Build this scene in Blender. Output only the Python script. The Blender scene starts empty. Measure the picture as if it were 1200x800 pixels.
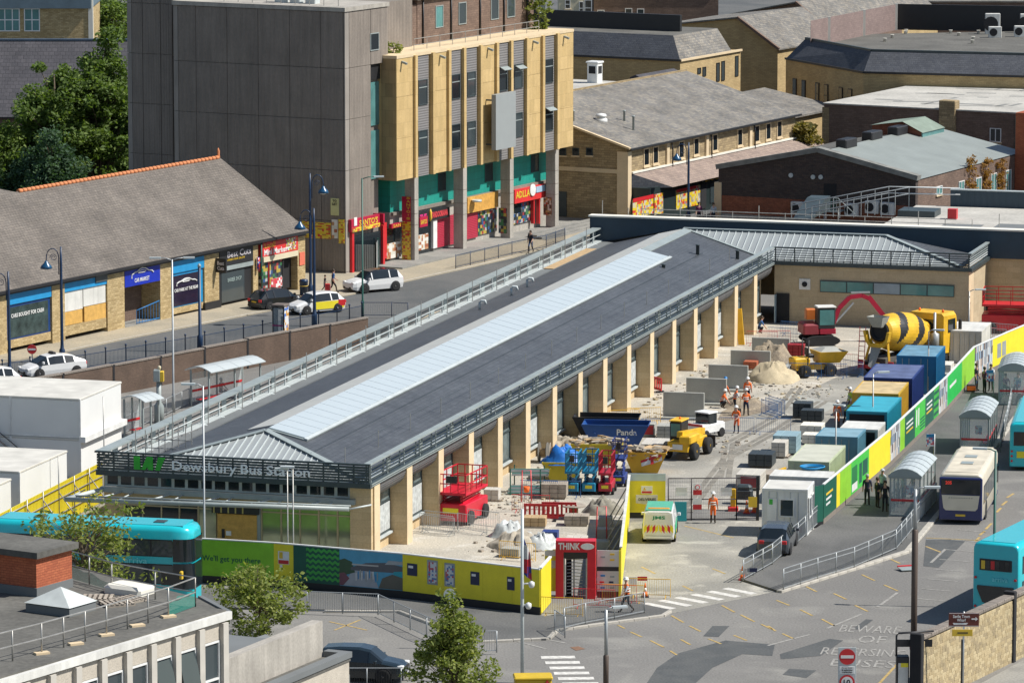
import bpy, math, random
from mathutils import Vector, Matrix, noise
random.seed(7)
R = math.radians
SC = bpy.context.scene
COL = SC.collection
# ------------------------------------------------------------------ camera, light, exposure
F_PX, Y_HOR, CAM_H = 5550.0, -420.0, 50.0
PITCH = math.atan((400 - Y_HOR) / F_PX)
cam = bpy.data.cameras.new('camera')
cam.sensor_width = 36.0
cam.lens = 36.0 * F_PX / 1200.0
cam.clip_start = 1.0
cam.clip_end = 6000.0
cam_o = bpy.data.objects.new('camera', cam)
COL.objects.link(cam_o)
cam_o.location = (0, 0, CAM_H)
cam_o.rotation_euler = (math.pi / 2 - PITCH, 0, 0)
SC.camera = cam_o
SUN_EL, SUN_AZ = R(50), R(96)          # azimuth clockwise from +Y
world = bpy.data.worlds.new('World')
SC.world = world
world.use_nodes = True
wn = world.node_tree.nodes
sky = wn.new('ShaderNodeTexSky')
sky.sky_type = 'NISHITA'
sky.sun_disc = False
sky.sun_elevation = SUN_EL
sky.sun_rotation = SUN_AZ
sky.altitude = 50
sky.air_density = 1.0
sky.dust_density = 0.6
wn['Background'].inputs['Strength'].default_value = 0.082
world.node_tree.links.new(sky.outputs[0], wn['Background'].inputs['Color'])
sl = bpy.data.lights.new('sun', 'SUN')
sl.energy = 4.8
sl.angle = R(0.53)
sl.color = (1.0, 0.965, 0.91)
so = bpy.data.objects.new('sun', sl)
COL.objects.link(so)
so.location = (150, 200, 150)
_sd = Vector((math.sin(SUN_AZ) * math.cos(SUN_EL), math.cos(SUN_AZ) * math.cos(SUN_EL), math.sin(SUN_EL)))
so.rotation_euler = _sd.to_track_quat('Z', 'Y').to_euler()
SC.view_settings.view_transform = 'Standard'
SC.view_settings.look = 'None'
SC.view_settings.exposure = 0.3
SC.view_settings.gamma = 1.0
SC.view_settings.use_curve_mapping = False

# ------------------------------------------------------------------ pixel to place
_cp, _sp = math.cos(PITCH), math.sin(PITCH)
def _ray(u, v):
 a, b = (u - 600) / F_PX, (400 - v) / F_PX
 return a, _cp + b * _sp, -_sp + b * _cp
def G(u, v, z=0.0):
 """the point at height z under a pixel"""
 dx, dy, dz = _ray(u, v)
 t = (z - CAM_H) / dz
 return (dx * t, dy * t)
def D(u, v, dist):
 dx, dy, dz = _ray(u, v)
 t = dist / dy
 return (dx * t, dist, CAM_H + dz * t)
class Fr:
 """a building's own frame: local +Y points at a compass heading, +X to its right"""
 def __init__(s, o, h, z=0.0):
  s.o, s.h, s.z = (o[0], o[1]), h, z
  a = R(h)
  s.ux, s.uy = (math.cos(a), -math.sin(a)), (math.sin(a), math.cos(a))
 def loc(s, p):
  dx, dy = p[0] - s.o[0], p[1] - s.o[1]
  return (dx * s.ux[0] + dy * s.ux[1], dx * s.uy[0] + dy * s.uy[1])
 def W(s, x, y):
  return (s.o[0] + x * s.ux[0] + y * s.uy[0], s.o[1] + x * s.ux[1] + y * s.uy[1])
 def L(s, u, v, z=0.0):
  return s.loc(G(u, v, z))
 def _pl(s, k, c, u, v):
  dx, dy, dz = _ray(u, v)
  ox, oy = s.loc((0, 0))
  e = s.ux if k == 0 else s.uy
  dl = dx * e[0] + dy * e[1]
  t = (c - (ox if k == 0 else oy)) / dl
  p = s.loc((dx * t, dy * t))
  return p[1 - k], CAM_H + dz * t
 def PX(s, c, u, v): return s._pl(0, c, u, v)     # (y, z) on the plane x = c
 def PY(s, c, u, v): return s._pl(1, c, u, v)     # (x, z) on the plane y = c

# ------------------------------------------------------------------ materials
MATS = {}
def mat(name, col=(.5, .5, .5), rough=.65, metal=0.0, var=.18, scale=1.2, fine=0.0, bump=0.0, pat=None,
  p1=1.0, p2=.3, col2=None, mortar=.01, emit=None, alpha=1.0, coat=0.0, spec=None, streak=0.0):
 """procedural material: base colour broken up by two noises, optional brick / rib / weave pattern in metres (UV)"""
 if name in MATS: return MATS[name]
 m = bpy.data.materials.new(name)
 m.use_nodes = True
 nt = m.node_tree
 N, K = nt.nodes, nt.links
 b = N['Principled BSDF']
 b.inputs['Roughness'].default_value = rough
 b.inputs['Metallic'].default_value = metal
 if spec is not None: b.inputs['Specular IOR Level'].default_value = spec
 if coat: b.inputs['Coat Weight'].default_value = coat; b.inputs['Coat Roughness'].default_value = .08
 uv = N.new('ShaderNodeTexCoord')
 src = uv.outputs['UV']
 obj = uv.outputs['Object']
 def rgb(c): return (c[0], c[1], c[2], 1)
 c = None
 hgt = None
 if pat in ('brick', 'tile', 'panel'):
  br = N.new('ShaderNodeTexBrick')
  br.offset = .5 if pat != 'panel' else 0.0
  br.inputs['Scale'].default_value = 1.0
  br.inputs['Brick Width'].default_value = p1
  br.inputs['Row Height'].default_value = p2
  br.inputs['Mortar Size'].default_value = mortar
  br.inputs['Mortar Smooth'].default_value = .3
  br.inputs['Bias'].default_value = 0
  c2 = col2 or tuple(x * .72 for x in col)
  br.inputs['Color1'].default_value = rgb(col)
  br.inputs['Color2'].default_value = rgb(c2)
  mk = .55 if pat != 'brick' else .8
  br.inputs['Mortar'].default_value = rgb(tuple(x * mk for x in c2))
  K.new(src, br.inputs['Vector'])
  c = br.outputs['Color']
  hgt = br.outputs['Fac']
 elif pat == 'rib':
  sx = N.new('ShaderNodeSeparateXYZ')
  K.new(src, sx.inputs[0])
  wv = N.new('ShaderNodeMath'); wv.operation = 'PINGPONG'
  wv.inputs[1].default_value = p1 / 2
  K.new(sx.outputs[0 if p2 >= 0 else 1], wv.inputs[0])
  dv = N.new('ShaderNodeMath'); dv.operation = 'DIVIDE'
  dv.inputs[1].default_value = p1 / 2
  K.new(wv.outputs[0], dv.inputs[0])
  rp = N.new('ShaderNodeMapRange')
  rp.inputs[1].default_value = .35; rp.inputs[2].default_value = .65
  K.new(dv.outputs[0], rp.inputs[0])
  hgt = rp.outputs[0]
 if c is None:
  rg = N.new('ShaderNodeRGB'); rg.outputs[0].default_value = rgb(col); c = rg.outputs[0]
 if var or fine:
  def nz(sc, det, vec):
   n = N.new('ShaderNodeTexNoise'); n.inputs['Scale'].default_value = sc; n.inputs['Detail'].default_value = det
   K.new(vec, n.inputs['Vector']); return n.outputs['Fac']
  def mult(c, fac, amt):
   mr = N.new('ShaderNodeMapRange')
   mr.inputs[1].default_value = .25; mr.inputs[2].default_value = .75
   mr.inputs[3].default_value = 1 - amt; mr.inputs[4].default_value = 1 + amt * .7
   K.new(fac, mr.inputs[0])
   mx = N.new('ShaderNodeMix'); mx.data_type = 'RGBA'; mx.blend_type = 'MULTIPLY'
   mx.inputs[0].default_value = 1
   cm = N.new('ShaderNodeCombineColor')
   for i in range(3): K.new(mr.outputs[0], cm.inputs[i])
   K.new(c, mx.inputs[6]); K.new(cm.outputs[0], mx.inputs[7])
   return mx.outputs[2]
  if var: c = mult(c, nz(scale, 5, obj), var)
  if fine: c = mult(c, nz(scale * 14, 3, obj), fine)
  if streak:
   mp = N.new('ShaderNodeMapping'); mp.inputs['Scale'].default_value = (2.2, .16, 1)
   K.new(src, mp.inputs[0])
   c = mult(c, nz(1.3, 5, mp.outputs[0]), streak)
 K.new(c, b.inputs['Base Color'])
 if bump:
  bp = N.new('ShaderNodeBump'); bp.inputs['Strength'].default_value = min(1, bump)
  bp.inputs['Distance'].default_value = .03
  if hgt is None:
   n = N.new('ShaderNodeTexNoise'); n.inputs['Scale'].default_value = scale * 9; n.inputs['Detail'].default_value = 4
   K.new(obj, n.inputs['Vector']); hgt = n.outputs['Fac']
  else:
   bp.invert = pat != 'rib'
  K.new(hgt, bp.inputs['Height']); K.new(bp.outputs[0], b.inputs['Normal'])
 if emit:
  b.inputs['Emission Color'].default_value = rgb(emit); b.inputs['Emission Strength'].default_value = 1
 if alpha < 1: b.inputs['Alpha'].default_value = alpha
 MATS[name] = m
 return m
def paint(name, c, rough=.4, **k):
 k.setdefault('var', .14); k.setdefault('scale', 1.5); k.setdefault('fine', .07)
 return mat(name, c, rough, **k)

# ------------------------------------------------------------------ meshes
class MB:
 def __init__(s): s.v, s.f, s.m, s.s = [], [], [], []
 def add(s, vs, fs, mi=0, sm=False):
  o = len(s.v)
  s.v += [tuple(p) for p in vs]
  for f in fs:
   s.f.append([i + o for i in f]); s.m.append(mi); s.s.append(sm)
  return s
 def box(s, x0, y0, z0, x1, y1, z1, mi=0):
  if x0 > x1: x0, x1 = x1, x0
  if y0 > y1: y0, y1 = y1, y0
  if z0 > z1: z0, z1 = z1, z0
  return s.add([(x0, y0, z0), (x1, y0, z0), (x1, y1, z0), (x0, y1, z0), (x0, y0, z1), (x1, y0, z1), (x1, y1, z1), (x0, y1, z1)],
                     [(3, 2, 1, 0), (4, 5, 6, 7), (0, 1, 5, 4), (1, 2, 6, 5), (2, 3, 7, 6), (3, 0, 4, 7)], mi)
 def rbox(s, c, d, rz=0.0, mi=0, rx=0.0, ry=0.0):
  """box centred at c, full size d, rotated"""
  M = Matrix.Rotation(rz, 3, 'Z') @ Matrix.Rotation(ry, 3, 'Y') @ Matrix.Rotation(rx, 3, 'X')
  C = Vector(c)
  vs = []
  for k in range(8):
   q = Vector(((k in (1, 2, 5, 6)) - .5, (k in (2, 3, 6, 7)) - .5, (k > 3) - .5))
   vs.append(C + M @ Vector((q.x * d[0], q.y * d[1], q.z * d[2])))
  return s.add(vs, [(3, 2, 1, 0), (4, 5, 6, 7), (0, 1, 5, 4), (1, 2, 6, 5), (2, 3, 7, 6), (3, 0, 4, 7)], mi)
 def cbox(s, x0, y0, z0, x1, y1, z1, b=.03, mi=0):
  """box with chamfered vertical and top edges"""
  ring = [(x0 + b, y0), (x1 - b, y0), (x1, y0 + b), (x1, y1 - b), (x1 - b, y1), (x0 + b, y1), (x0, y1 - b), (x0, y0 + b)]
  cx, cy = (x0 + x1) / 2, (y0 + y1) / 2
  sx, sy = (abs(x1 - x0) - 2 * b) / abs(x1 - x0), (abs(y1 - y0) - 2 * b) / abs(y1 - y0)
  top = [(cx + (x - cx) * sx, cy + (y - cy) * sy) for x, y in ring]
  vs = [(x, y, z0) for x, y in ring] + [(x, y, z1 - b) for x, y in ring] + [(x, y, z1) for x, y in top]
  fs = [(i, (i + 1) % 8, (i + 1) % 8 + 8, i + 8) for i in range(8)] + [(i + 8, (i + 1) % 8 + 8, (i + 1) % 8 + 16, i + 16) for i in range(8)]
  fs += [tuple(range(7, -1, -1)), tuple(range(16, 24))]
  return s.add(vs, fs, mi)
 def poly(s, pts, mi=0): return s.add(pts, [tuple(range(len(pts)))], mi)
 def prism(s, pts, a, b, ax='z', mi=0, sm=False):
  """outline extruded along an axis; pts are (x,y) for z, (x,z) for y, (y,z) for x"""
  n = len(pts)
  ar = sum(pts[i][0] * pts[(i + 1) % n][1] - pts[(i + 1) % n][0] * pts[i][1] for i in range(n))
  flip = (ar < 0) != (ax == 'y')
  if a > b: a, b = b, a
  P = list(pts)[::-1] if flip else list(pts)
  put = {'z': lambda p, t: (p[0], p[1], t), 'y': lambda p, t: (p[0], t, p[1]), 'x': lambda p, t: (t, p[0], p[1])}[ax]
  vs = [put(p, a) for p in P] + [put(p, b) for p in P]
  s.add(vs, [(i, (i + 1) % n, (i + 1) % n + n, i + n) for i in range(n)], mi, sm)
  o = len(s.v) - 2 * n
  for f in (tuple(range(n - 1, -1, -1)), tuple(range(n, 2 * n))):
   s.f.append([i + o for i in f]); s.m.append(mi); s.s.append(False)
  return s
 def tube(s, path, r, n=6, mi=0, cap=True):
  P = [Vector(p) for p in path]
  rr = r if isinstance(r, (list, tuple)) else [r] * len(P)
  vs, fs = [], []
  up = Vector((0, 0, 1))
  for i, p in enumerate(P):
   t = (P[min(i + 1, len(P) - 1)] - P[max(i - 1, 0)])
   t = t.normalized() if t.length > 1e-9 else Vector((0, 0, 1))
   a = t.cross(up if abs(t.z) < .95 else Vector((1, 0, 0))).normalized()
   b = t.cross(a)
   for k in range(n):
    w = 2 * math.pi * (k + .5) / n
    vs.append(p + a * (math.cos(w) * rr[i]) + b * (math.sin(w) * rr[i]))
  for i in range(len(P) - 1):
   for k in range(n):
    fs.append((i * n + k, (i + 1) * n + k, (i + 1) * n + (k + 1) % n, i * n + (k + 1) % n))
  s.add(vs, fs, mi, n > 5)
  if cap:
   o = len(s.v) - len(vs); e = len(vs) - n
   for f in (tuple(range(n)), tuple(range(e + n - 1, e - 1, -1))):
    s.f.append([i + o for i in f]); s.m.append(mi); s.s.append(False)
  return s
 def bar(s, a, b, w, h, mi=0):
  """rectangular bar from a to b, w wide, h high"""
  A, B = Vector(a), Vector(b)
  t = (B - A).normalized()
  sd = t.cross(Vector((0, 0, 1)) if abs(t.z) < .98 else Vector((0, 1, 0))).normalized()
  u = sd.cross(t)
  vs = []
  for p in (A, B):
   for i, j in ((-1, -1), (1, -1), (1, 1), (-1, 1)): vs.append(p + sd * (i * w / 2) + u * (j * h / 2))
  return s.add(vs, [(0, 1, 5, 4), (1, 2, 6, 5), (2, 3, 7, 6), (3, 0, 4, 7), (3, 2, 1, 0), (4, 5, 6, 7)], mi)
 def lathe(s, prof, c=(0, 0, 0), n=12, ax='z', mi=0, sm=True):
  """prof: (radius, height) pairs"""
  vs, fs = [], []
  for r, h in prof:
   for k in range(n):
    w = 2 * math.pi * k / n
    x, y = r * math.cos(w), r * math.sin(w)
    q = {'z': (x, y, h), 'x': (h, x, y), 'y': (y, h, x)}[ax]
    vs.append((c[0] + q[0], c[1] + q[1], c[2] + q[2]))
  for i in range(len(prof) - 1):
   for k in range(n):
    fs.append((i * n + k, i * n + (k + 1) % n, (i + 1) * n + (k + 1) % n, (i + 1) * n + k))
  s.add(vs, fs, mi, sm)
  o = len(s.v) - len(vs); e = len(vs) - n
  for f, r in ((tuple(range(n - 1, -1, -1)), prof[0][0]), (tuple(range(e, e + n)), prof[-1][0])):
   if r > 1e-4: s.f.append([i + o for i in f]); s.m.append(mi); s.s.append(False)
  return s
 def loft(s, secs, mi=0, sm=True, closed=True, caps=True):
  n = len(secs[0])
  vs = [p for c in secs for p in c]
  fs = []
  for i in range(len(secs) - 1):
   for k in range(n if closed else n - 1):
    fs.append((i * n + k, i * n + (k + 1) % n, (i + 1) * n + (k + 1) % n, (i + 1) * n + k))
  s.add(vs, fs, mi, sm)
  if caps and closed:
   o = len(s.v) - len(vs); e = len(vs) - n
   for f in (tuple(range(n - 1, -1, -1)), tuple(range(e, e + n))):
    s.f.append([i + o for i in f]); s.m.append(mi); s.s.append(False)
  return s
 def mesh(s, name, mats):
  me = bpy.data.meshes.new(name)
  me.from_pydata(s.v, [], s.f)
  for m in (mats if isinstance(mats, (list, tuple)) else [mats]): me.materials.append(m)
  me.polygons.foreach_set('material_index', s.m)
  me.polygons.foreach_set('use_smooth', s.s)
  uv = me.uv_layers.new(name='UVMap').data
  Z = Vector((0, 0, 1))
  for p in me.polygons:
   n = p.normal
   if abs(n.z) > .995: a, b = Vector((1, 0, 0)), Vector((0, 1, 0))
   else:
    a = Z.cross(n).normalized(); b = n.cross(a)
   for li in p.loop_indices:
    co = me.vertices[me.loops[li].vertex_index].co
    uv[li].uv = (co.dot(a), co.dot(b))
  me.update()
  return me
 def to(s, name, mats, parent=None, loc=None, rz=0.0):
  o = bpy.data.objects.new(name, s.mesh(name, mats))
  COL.objects.link(o)
  if parent is not None: o.parent = parent
  if loc is not None: o.location = loc
  if rz: o.rotation_euler = (0, 0, rz)
  return o

def put(name, me, parent, loc=(0, 0, 0), rz=0.0):
 """one more object on shared mesh data"""
 o = bpy.data.objects.new(name, me)
 COL.objects.link(o)
 o.parent = parent
 o.location = loc
 if rz: o.rotation_euler = (0, 0, rz)
 return o
def tag(o, label, cat, group=None):
 o['label'] = label; o['category'] = cat
 if group: o['group'] = group
 return o
def thing(name, label, cat, loc=(0, 0, 0), rz=0.0, group=None):
 o = bpy.data.objects.new(name, None)
 COL.objects.link(o)
 o.empty_display_size = .3
 o.location = loc; o.rotation_euler = (0, 0, rz)
 return tag(o, label, cat, group)
def fthing(name, label, cat, fr, group=None):
 return thing(name, label, cat, (fr.o[0], fr.o[1], fr.z), -R(fr.h), group)
def structure(o):
 o['kind'] = 'structure'; return o
def stuff(o):
 o['kind'] = 'stuff'; return o
def dup(o, loc=None, rz=None, label=None, group=None, parent=None):
 c = o.copy()
 COL.objects.link(c)
 c.parent = parent
 if loc is not None: c.location = loc
 if rz is not None: c.rotation_euler = (0, 0, rz)
 if label: c['label'] = label
 if group: c['group'] = group
 for ch in list(o.children): dup(ch, parent=c)
 return c
_TX = {}
def text_mesh(s, ext=.004, bold=0.0):
 k = (s, ext, bold)
 if k not in _TX:
  cu = bpy.data.curves.new('t', 'FONT')
  cu.body = s; cu.size = 1.0; cu.resolution_u = 2; cu.extrude = ext; cu.offset = bold
  cu.align_x = 'CENTER'; cu.align_y = 'CENTER'
  ob = bpy.data.objects.new('t', cu)
  me = bpy.data.meshes.new_from_object(ob)
  bpy.data.objects.remove(ob)
  xs = [v.co.x for v in me.vertices]; ys = [v.co.y for v in me.vertices]
  _TX[k] = (me, max(xs) - min(xs), max(ys) - min(ys), (max(xs) + min(xs)) / 2, (max(ys) + min(ys)) / 2)
 return _TX[k]
def text(s, parent, c, right, w, h, m, name='lettering', up=(0, 0, 1), bold=.02, depth=.012):
 """lettering w by h metres, centred at c, reading along `right`"""
 me, tw, th, cx, cy = text_mesh(s, .5, bold)
 me = me.copy(); me.materials.clear(); me.materials.append(m)
 rt, uu = Vector(right).normalized(), Vector(up).normalized()
 nn = rt.cross(uu)
 C = Vector(c)
 sx, sy = w / tw, h / th
 for v in me.vertices:
  p = v.co
  v.co = C + rt * ((p.x - cx) * sx) + uu * ((p.y - cy) * sy) + nn * (p.z * depth + depth / 2)
 me.update()
 o = bpy.data.objects.new(name, me)
 COL.objects.link(o)
 o.parent = parent
 return o
# ------------------------------------------------------------------ palette
M = {}
def ground_mat(name, ca, cb, sc=.25, fine=.25, rough=.9, cc=None, th=(.42, .6), patch=None):
 """two-tone mottled ground with grit and optional repaired patches"""
 m = bpy.data.materials.new(name); m.use_nodes = True
 N, K = m.node_tree.nodes, m.node_tree.links
 b = N['Principled BSDF']; b.inputs['Roughness'].default_value = rough
 b.inputs['Specular IOR Level'].default_value = .25
 tc = N.new('ShaderNodeTexCoord')
 def nz(s, d, dist=0.0):
  n = N.new('ShaderNodeTexNoise'); n.inputs['Scale'].default_value = s; n.inputs['Detail'].default_value = d
  n.inputs['Distortion'].default_value = dist
  K.new(tc.outputs['Object'], n.inputs['Vector']); return n
 def ramp(src, lo, hi, a=0, z=1):
  r = N.new('ShaderNodeMapRange'); r.inputs[1].default_value = lo; r.inputs[2].default_value = hi
  r.inputs[3].default_value = a; r.inputs[4].default_value = z
  K.new(src, r.inputs[0]); return r.outputs[0]
 def mix(f, a, bb, mode='MIX'):
  x = N.new('ShaderNodeMix'); x.data_type = 'RGBA'; x.blend_type = mode
  if isinstance(f, float): x.inputs[0].default_value = f
  else: K.new(f, x.inputs[0])
  for i, c in ((6, a), (7, bb)):
   if isinstance(c, tuple): x.inputs[i].default_value = (*c, 1)
   else: K.new(c, x.inputs[i])
  return x.outputs[2]
 c = mix(ramp(nz(sc, 6, .6).outputs['Fac'], *th), ca, cb)
 if cc: c = mix(ramp(nz(sc * 3.1, 5, .4).outputs['Fac'], .56, .7), c, cc)
 g = nz(9.0, 4).outputs['Fac']
 gm = ramp(g, .3, .7, 1 - fine, 1 + fine * .6)
 cm = N.new('ShaderNodeCombineColor')
 for i in range(3): K.new(gm, cm.inputs[i])
 c = mix(1.0, c, cm.outputs[0], 'MULTIPLY')
 K.new(c, b.inputs['Base Color'])
 bp = N.new('ShaderNodeBump'); bp.inputs['Strength'].default_value = .5; bp.inputs['Distance'].default_value = .02
 K.new(g, bp.inputs['Height']); K.new(bp.outputs[0], b.inputs['Normal'])
 return m
ASPH = ground_mat('asphalt', (.185, .178, .165), (.225, .216, .198), .09, .22, cc=(.26, .25, .225))
ASPH_UP = ground_mat('street_asphalt', (.10, .105, .105), (.135, .135, .13), .15, .2)
ASPH_PLAT = ground_mat('platform_asphalt', (.115, .115, .11), (.15, .148, .14), .2, .22)
ASPH_PATCH = ground_mat('patched_asphalt', (.09, .095, .095), (.11, .113, .11), .5, .2)
SITE = ground_mat('dusty_ground', (.50, .455, .37), (.40, .37, .31), .22, .3, cc=(.58, .545, .47))
YARD = ground_mat('dusty_concrete', (.26, .25, .22), (.36, .342, .295), .16, .25, cc=(.46, .435, .37))
EARTH = ground_mat('earth', (.33, .27, .19), (.24, .20, .15), .6, .35)
PAVE = ground_mat('pavement', (.40, .345, .25), (.34, .30, .225), .3, .2)
PAVEG = ground_mat('grey_paving', (.24, .235, .215), (.30, .29, .26), .4, .2)
KERB = mat('kerb_stone', (.46, .43, .37), .85, var=.25, scale=2)
LINE_W = mat('white_line', (.62, .60, .55), .8, var=.35, scale=4)
LINE_WORN = mat('worn_white_line', (.31, .298, .27), .85, var=.4, scale=4)
LINE_Y = mat('yellow_line', (.44, .31, .11), .8, var=.35, scale=4)
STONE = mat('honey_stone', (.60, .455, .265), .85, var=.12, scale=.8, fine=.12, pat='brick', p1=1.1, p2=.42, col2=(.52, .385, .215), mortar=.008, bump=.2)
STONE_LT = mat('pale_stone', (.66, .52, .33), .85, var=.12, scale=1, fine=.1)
STONE_R = mat('rubble_stone', (.42, .315, .17), .9, var=.2, scale=.8, fine=.22, pat='brick', p1=.55, p2=.20, col2=(.27, .20, .11), mortar=.014, bump=.5)
BUFF = mat('buff_brick', (.52, .385, .19), .9, var=.15, scale=.7, fine=.15, pat='brick', p1=.45, p2=.15, col2=(.43, .31, .15), mortar=.012, bump=.3)
BUFF2 = mat('yellow_brick', (.55, .42, .22), .9, var=.15, scale=.7, fine=.18, pat='brick', p1=.36, p2=.14, col2=(.36, .26, .12), mortar=.014, bump=.3)
BRICK_DK = mat('dark_brick', (.085, .062, .052), .92, var=.25, scale=.5, fine=.2, pat='brick', p1=.4, p2=.15, col2=(.055, .042, .038), mortar=.012, bump=.4)
BRICK_RED = mat('red_brick', (.30, .105, .055), .9, var=.2, scale=.8, fine=.2, pat='brick', p1=.3, p2=.11, col2=(.22, .075, .04), mortar=.01, bump=.4)
BRICK_OR = mat('orange_brick', (.48, .14, .06), .9, var=.15, scale=.8, fine=.15, pat='brick', p1=.28, p2=.1, col2=(.38, .10, .045), mortar=.012, bump=.4)
BRICK_BR = mat('brown_brick', (.20, .135, .10), .92, var=.22, scale=.5, fine=.2, pat='brick', p1=.5, p2=.18, col2=(.15, .10, .075), mortar=.012, bump=.4)
BRICK_PK = mat('mauve_brick', (.26, .19, .17), .9, var=.12, scale=.6, fine=.15, pat='brick', p1=.5, p2=.2, col2=(.22, .16, .145), mortar=.01, bump=.2)
YELLOW_PANEL = mat('yellow_cladding', (.60, .425, .19), .75, var=.12, scale=.6, fine=.08, pat='brick', p1=.62, p2=1.05, col2=(.52, .365, .155), mortar=.012, bump=.3, streak=.1)
CONC_DK = mat('ribbed_concrete', (.24, .205, .172), .9, var=.16, scale=.35, fine=.1, pat='rib', p1=.24, bump=.9, streak=.16)
CONC = mat('concrete', (.40, .37, .32), .85, var=.2, scale=.6, fine=.15, bump=.2, streak=.18)
CONC_GY = mat('grey_concrete', (.37, .37, .33), .85, var=.14, scale=.9, fine=.12, bump=.15)
AGG = mat('exposed_aggregate', (.50, .45, .37), .9, var=.12, scale=2, fine=.3, bump=.4)
RENDER_W = mat('white_render', (.72, .69, .60), .8, var=.12, scale=.7)
CREAM = mat('cream_render', (.62, .55, .38), .85, var=.1, scale=.5)
SLATE_N = mat('new_slate', (.088, .095, .104), .5, var=.2, scale=.3, fine=.15, pat='brick', p1=.5, p2=.30, col2=(.068, .074, .082), mortar=.02, bump=.5)
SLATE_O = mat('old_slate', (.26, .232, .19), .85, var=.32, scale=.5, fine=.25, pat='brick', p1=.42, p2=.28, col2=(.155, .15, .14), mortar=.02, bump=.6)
SLATE_B = mat('brown_slate', (.18, .155, .13), .88, var=.32, scale=.35, fine=.25, pat='brick', p1=.32, p2=.26, col2=(.14, .122, .105), mortar=.025, bump=.6)
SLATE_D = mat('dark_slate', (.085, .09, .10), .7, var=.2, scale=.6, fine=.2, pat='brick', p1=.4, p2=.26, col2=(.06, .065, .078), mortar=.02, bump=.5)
SLATE_P = mat('purple_slate', (.085, .08, .088), .8, var=.2, scale=.6, fine=.25, pat='brick', p1=.5, p2=.42, col2=(.06, .058, .066), mortar=.03, bump=.6)
TILE_PK = mat('pink_tile', (.33, .25, .20), .85, var=.2, scale=.6, fine=.2, pat='brick', p1=.4, p2=.3, col2=(.25, .19, .16), mortar=.02, bump=.5)
ROOF_M = mat('metal_roof', (.36, .385, .38), .45, .15, var=.08, scale=.5)
ROOF_MG = mat('grey_green_metal_roof', (.26, .285, .265), .55, .1, var=.12, scale=.5, pat='rib', p1=.6, bump=.4)
ROOF_FELT = mat('felt_roof', (.125, .12, .105), .95, var=.3, scale=.35, fine=.25, bump=.2)
ROOF_LT = mat('pale_felt_roof', (.46, .44, .39), .9, var=.22, scale=.3, fine=.2)
ROOF_GY = mat('grey_membrane', (.155, .165, .165), .8, var=.12, scale=.4)
SKYL = mat('rooflight', (.47, .525, .54), .25, var=.05, scale=.8, spec=.6)
RIDGE_LT = mat('ridge_sheet', (.50, .50, .46), .5, .1, var=.1)
STEEL_DK = paint('dark_green_steel', (.045, .062, .066), .45)
STEEL_GY = paint('grey_green_steel', (.30, .34, .33), .4)
STEEL_LT = paint('light_steel', (.52, .56, .55), .4)
GALV = mat('galvanised', (.40, .42, .42), .45, .4, var=.15, scale=3)
SCAF = mat('scaffold_tube', (.42, .41, .38), .45, .5, var=.25, scale=3)
NAVY = paint('navy_sheet', (.022, .05, .075), .5)
BLACK = paint('black', (.02, .02, .022), .5)
BLACK_M = mat('black_matt', (.018, .018, .02), .9, var=.2)
GLASS = mat('window_glass', (.045, .06, .065), .06, var=.12, scale=.5, spec=.8)
GLASS_D = mat('dark_glass', (.012, .018, .022), .08, var=.1, spec=.7)
GLASS_T = mat('teal_glass', (.10, .25, .24), .12, var=.3, scale=.8, spec=.7)
GLASS_G = mat('green_tinted_glass', (.42, .46, .32), .1, .65, var=.35, scale=.7)
WHITE = paint('white_paint', (.76, .76, .73), .4)
WHITE_D = mat('dusty_white', (.66, .65, .60), .6, var=.18, scale=.8, fine=.06, streak=.15)
RED = paint('red_paint', (.58, .025, .03), .38)
RED_SH = mat('red_shutter', (.40, .022, .05), .5, var=.08, pat='rib', p1=.14, p2=-1, bump=.5)
ORANGE = paint('hi_vis_orange', (.90, .16, .02), .75)
LIME = paint('hi_vis_yellow', (.60, .82, .05), .75)
YEL = paint('plant_yellow', (.74, .43, .02), .5, var=.24, fine=.15)
YEL_B = paint('board_yellow', (.82, .69, .03), .5, var=.08)
YEL_F = mat('yellow_fence', (.76, .63, .035), .5, var=.1)
BLUE = paint('bright_blue', (.02, .19, .46), .45)
BLUE_SK = paint('shop_blue', (.02, .27, .55), .45)
BLUE_NV = paint('navy_container', (.022, .045, .19), .5)
BLUE_RT = mat('sun_bleached_navy_roof', (.10, .13, .25), .65, var=.35, scale=1.2, fine=.2)
BLUE_POST = paint('lamp_blue', (.012, .035, .085), .4)
TEAL = mat('teal_tile', (.02, .30, .24), .4, var=.1, scale=.8, pat='panel', p1=.6, p2=.6, mortar=.012, col2=(.018, .27, .215), bump=.2)
AQUA = paint('bus_aqua', (.015, .50, .56), .25, coat=.6, var=.05)
AQUA_D = paint('bus_aqua_dark', (.012, .30, .37), .3, var=.05)
GREEN = paint('leaf_green', (.06, .50, .06), .5)
GREEN_L = paint('lime_green', (.26, .58, .03), .5)
GREEN_D = paint('deep_green', (.01, .10, .065), .5)
GREEN_P = paint('pole_green', (.02, .10, .075), .45)
OSB = mat('osb_board', (.62, .36, .09), .9, var=.2, scale=3, fine=.3)
WOOD = mat('timber', (.46, .32, .17), .85, var=.25, scale=3)
WOOD_W = mat('weathered_timber', (.36, .31, .25), .9, var=.3, scale=3)
TYRE = mat('tyre', (.02, .02, .02), .9, var=.2)
RIM = mat('wheel_rim', (.38, .38, .39), .35, .7, var=.1)
RUBBLE = mat('rubble', (.42, .37, .29), .95, var=.35, scale=2.5, fine=.3)
SANDM = mat('sand', (.50, .415, .27), .95, var=.2, scale=2, fine=.3)
CLEAR = bpy.data.materials.new('clear_panel'); CLEAR.use_nodes = True
_b = CLEAR.node_tree.nodes['Principled BSDF']
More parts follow.
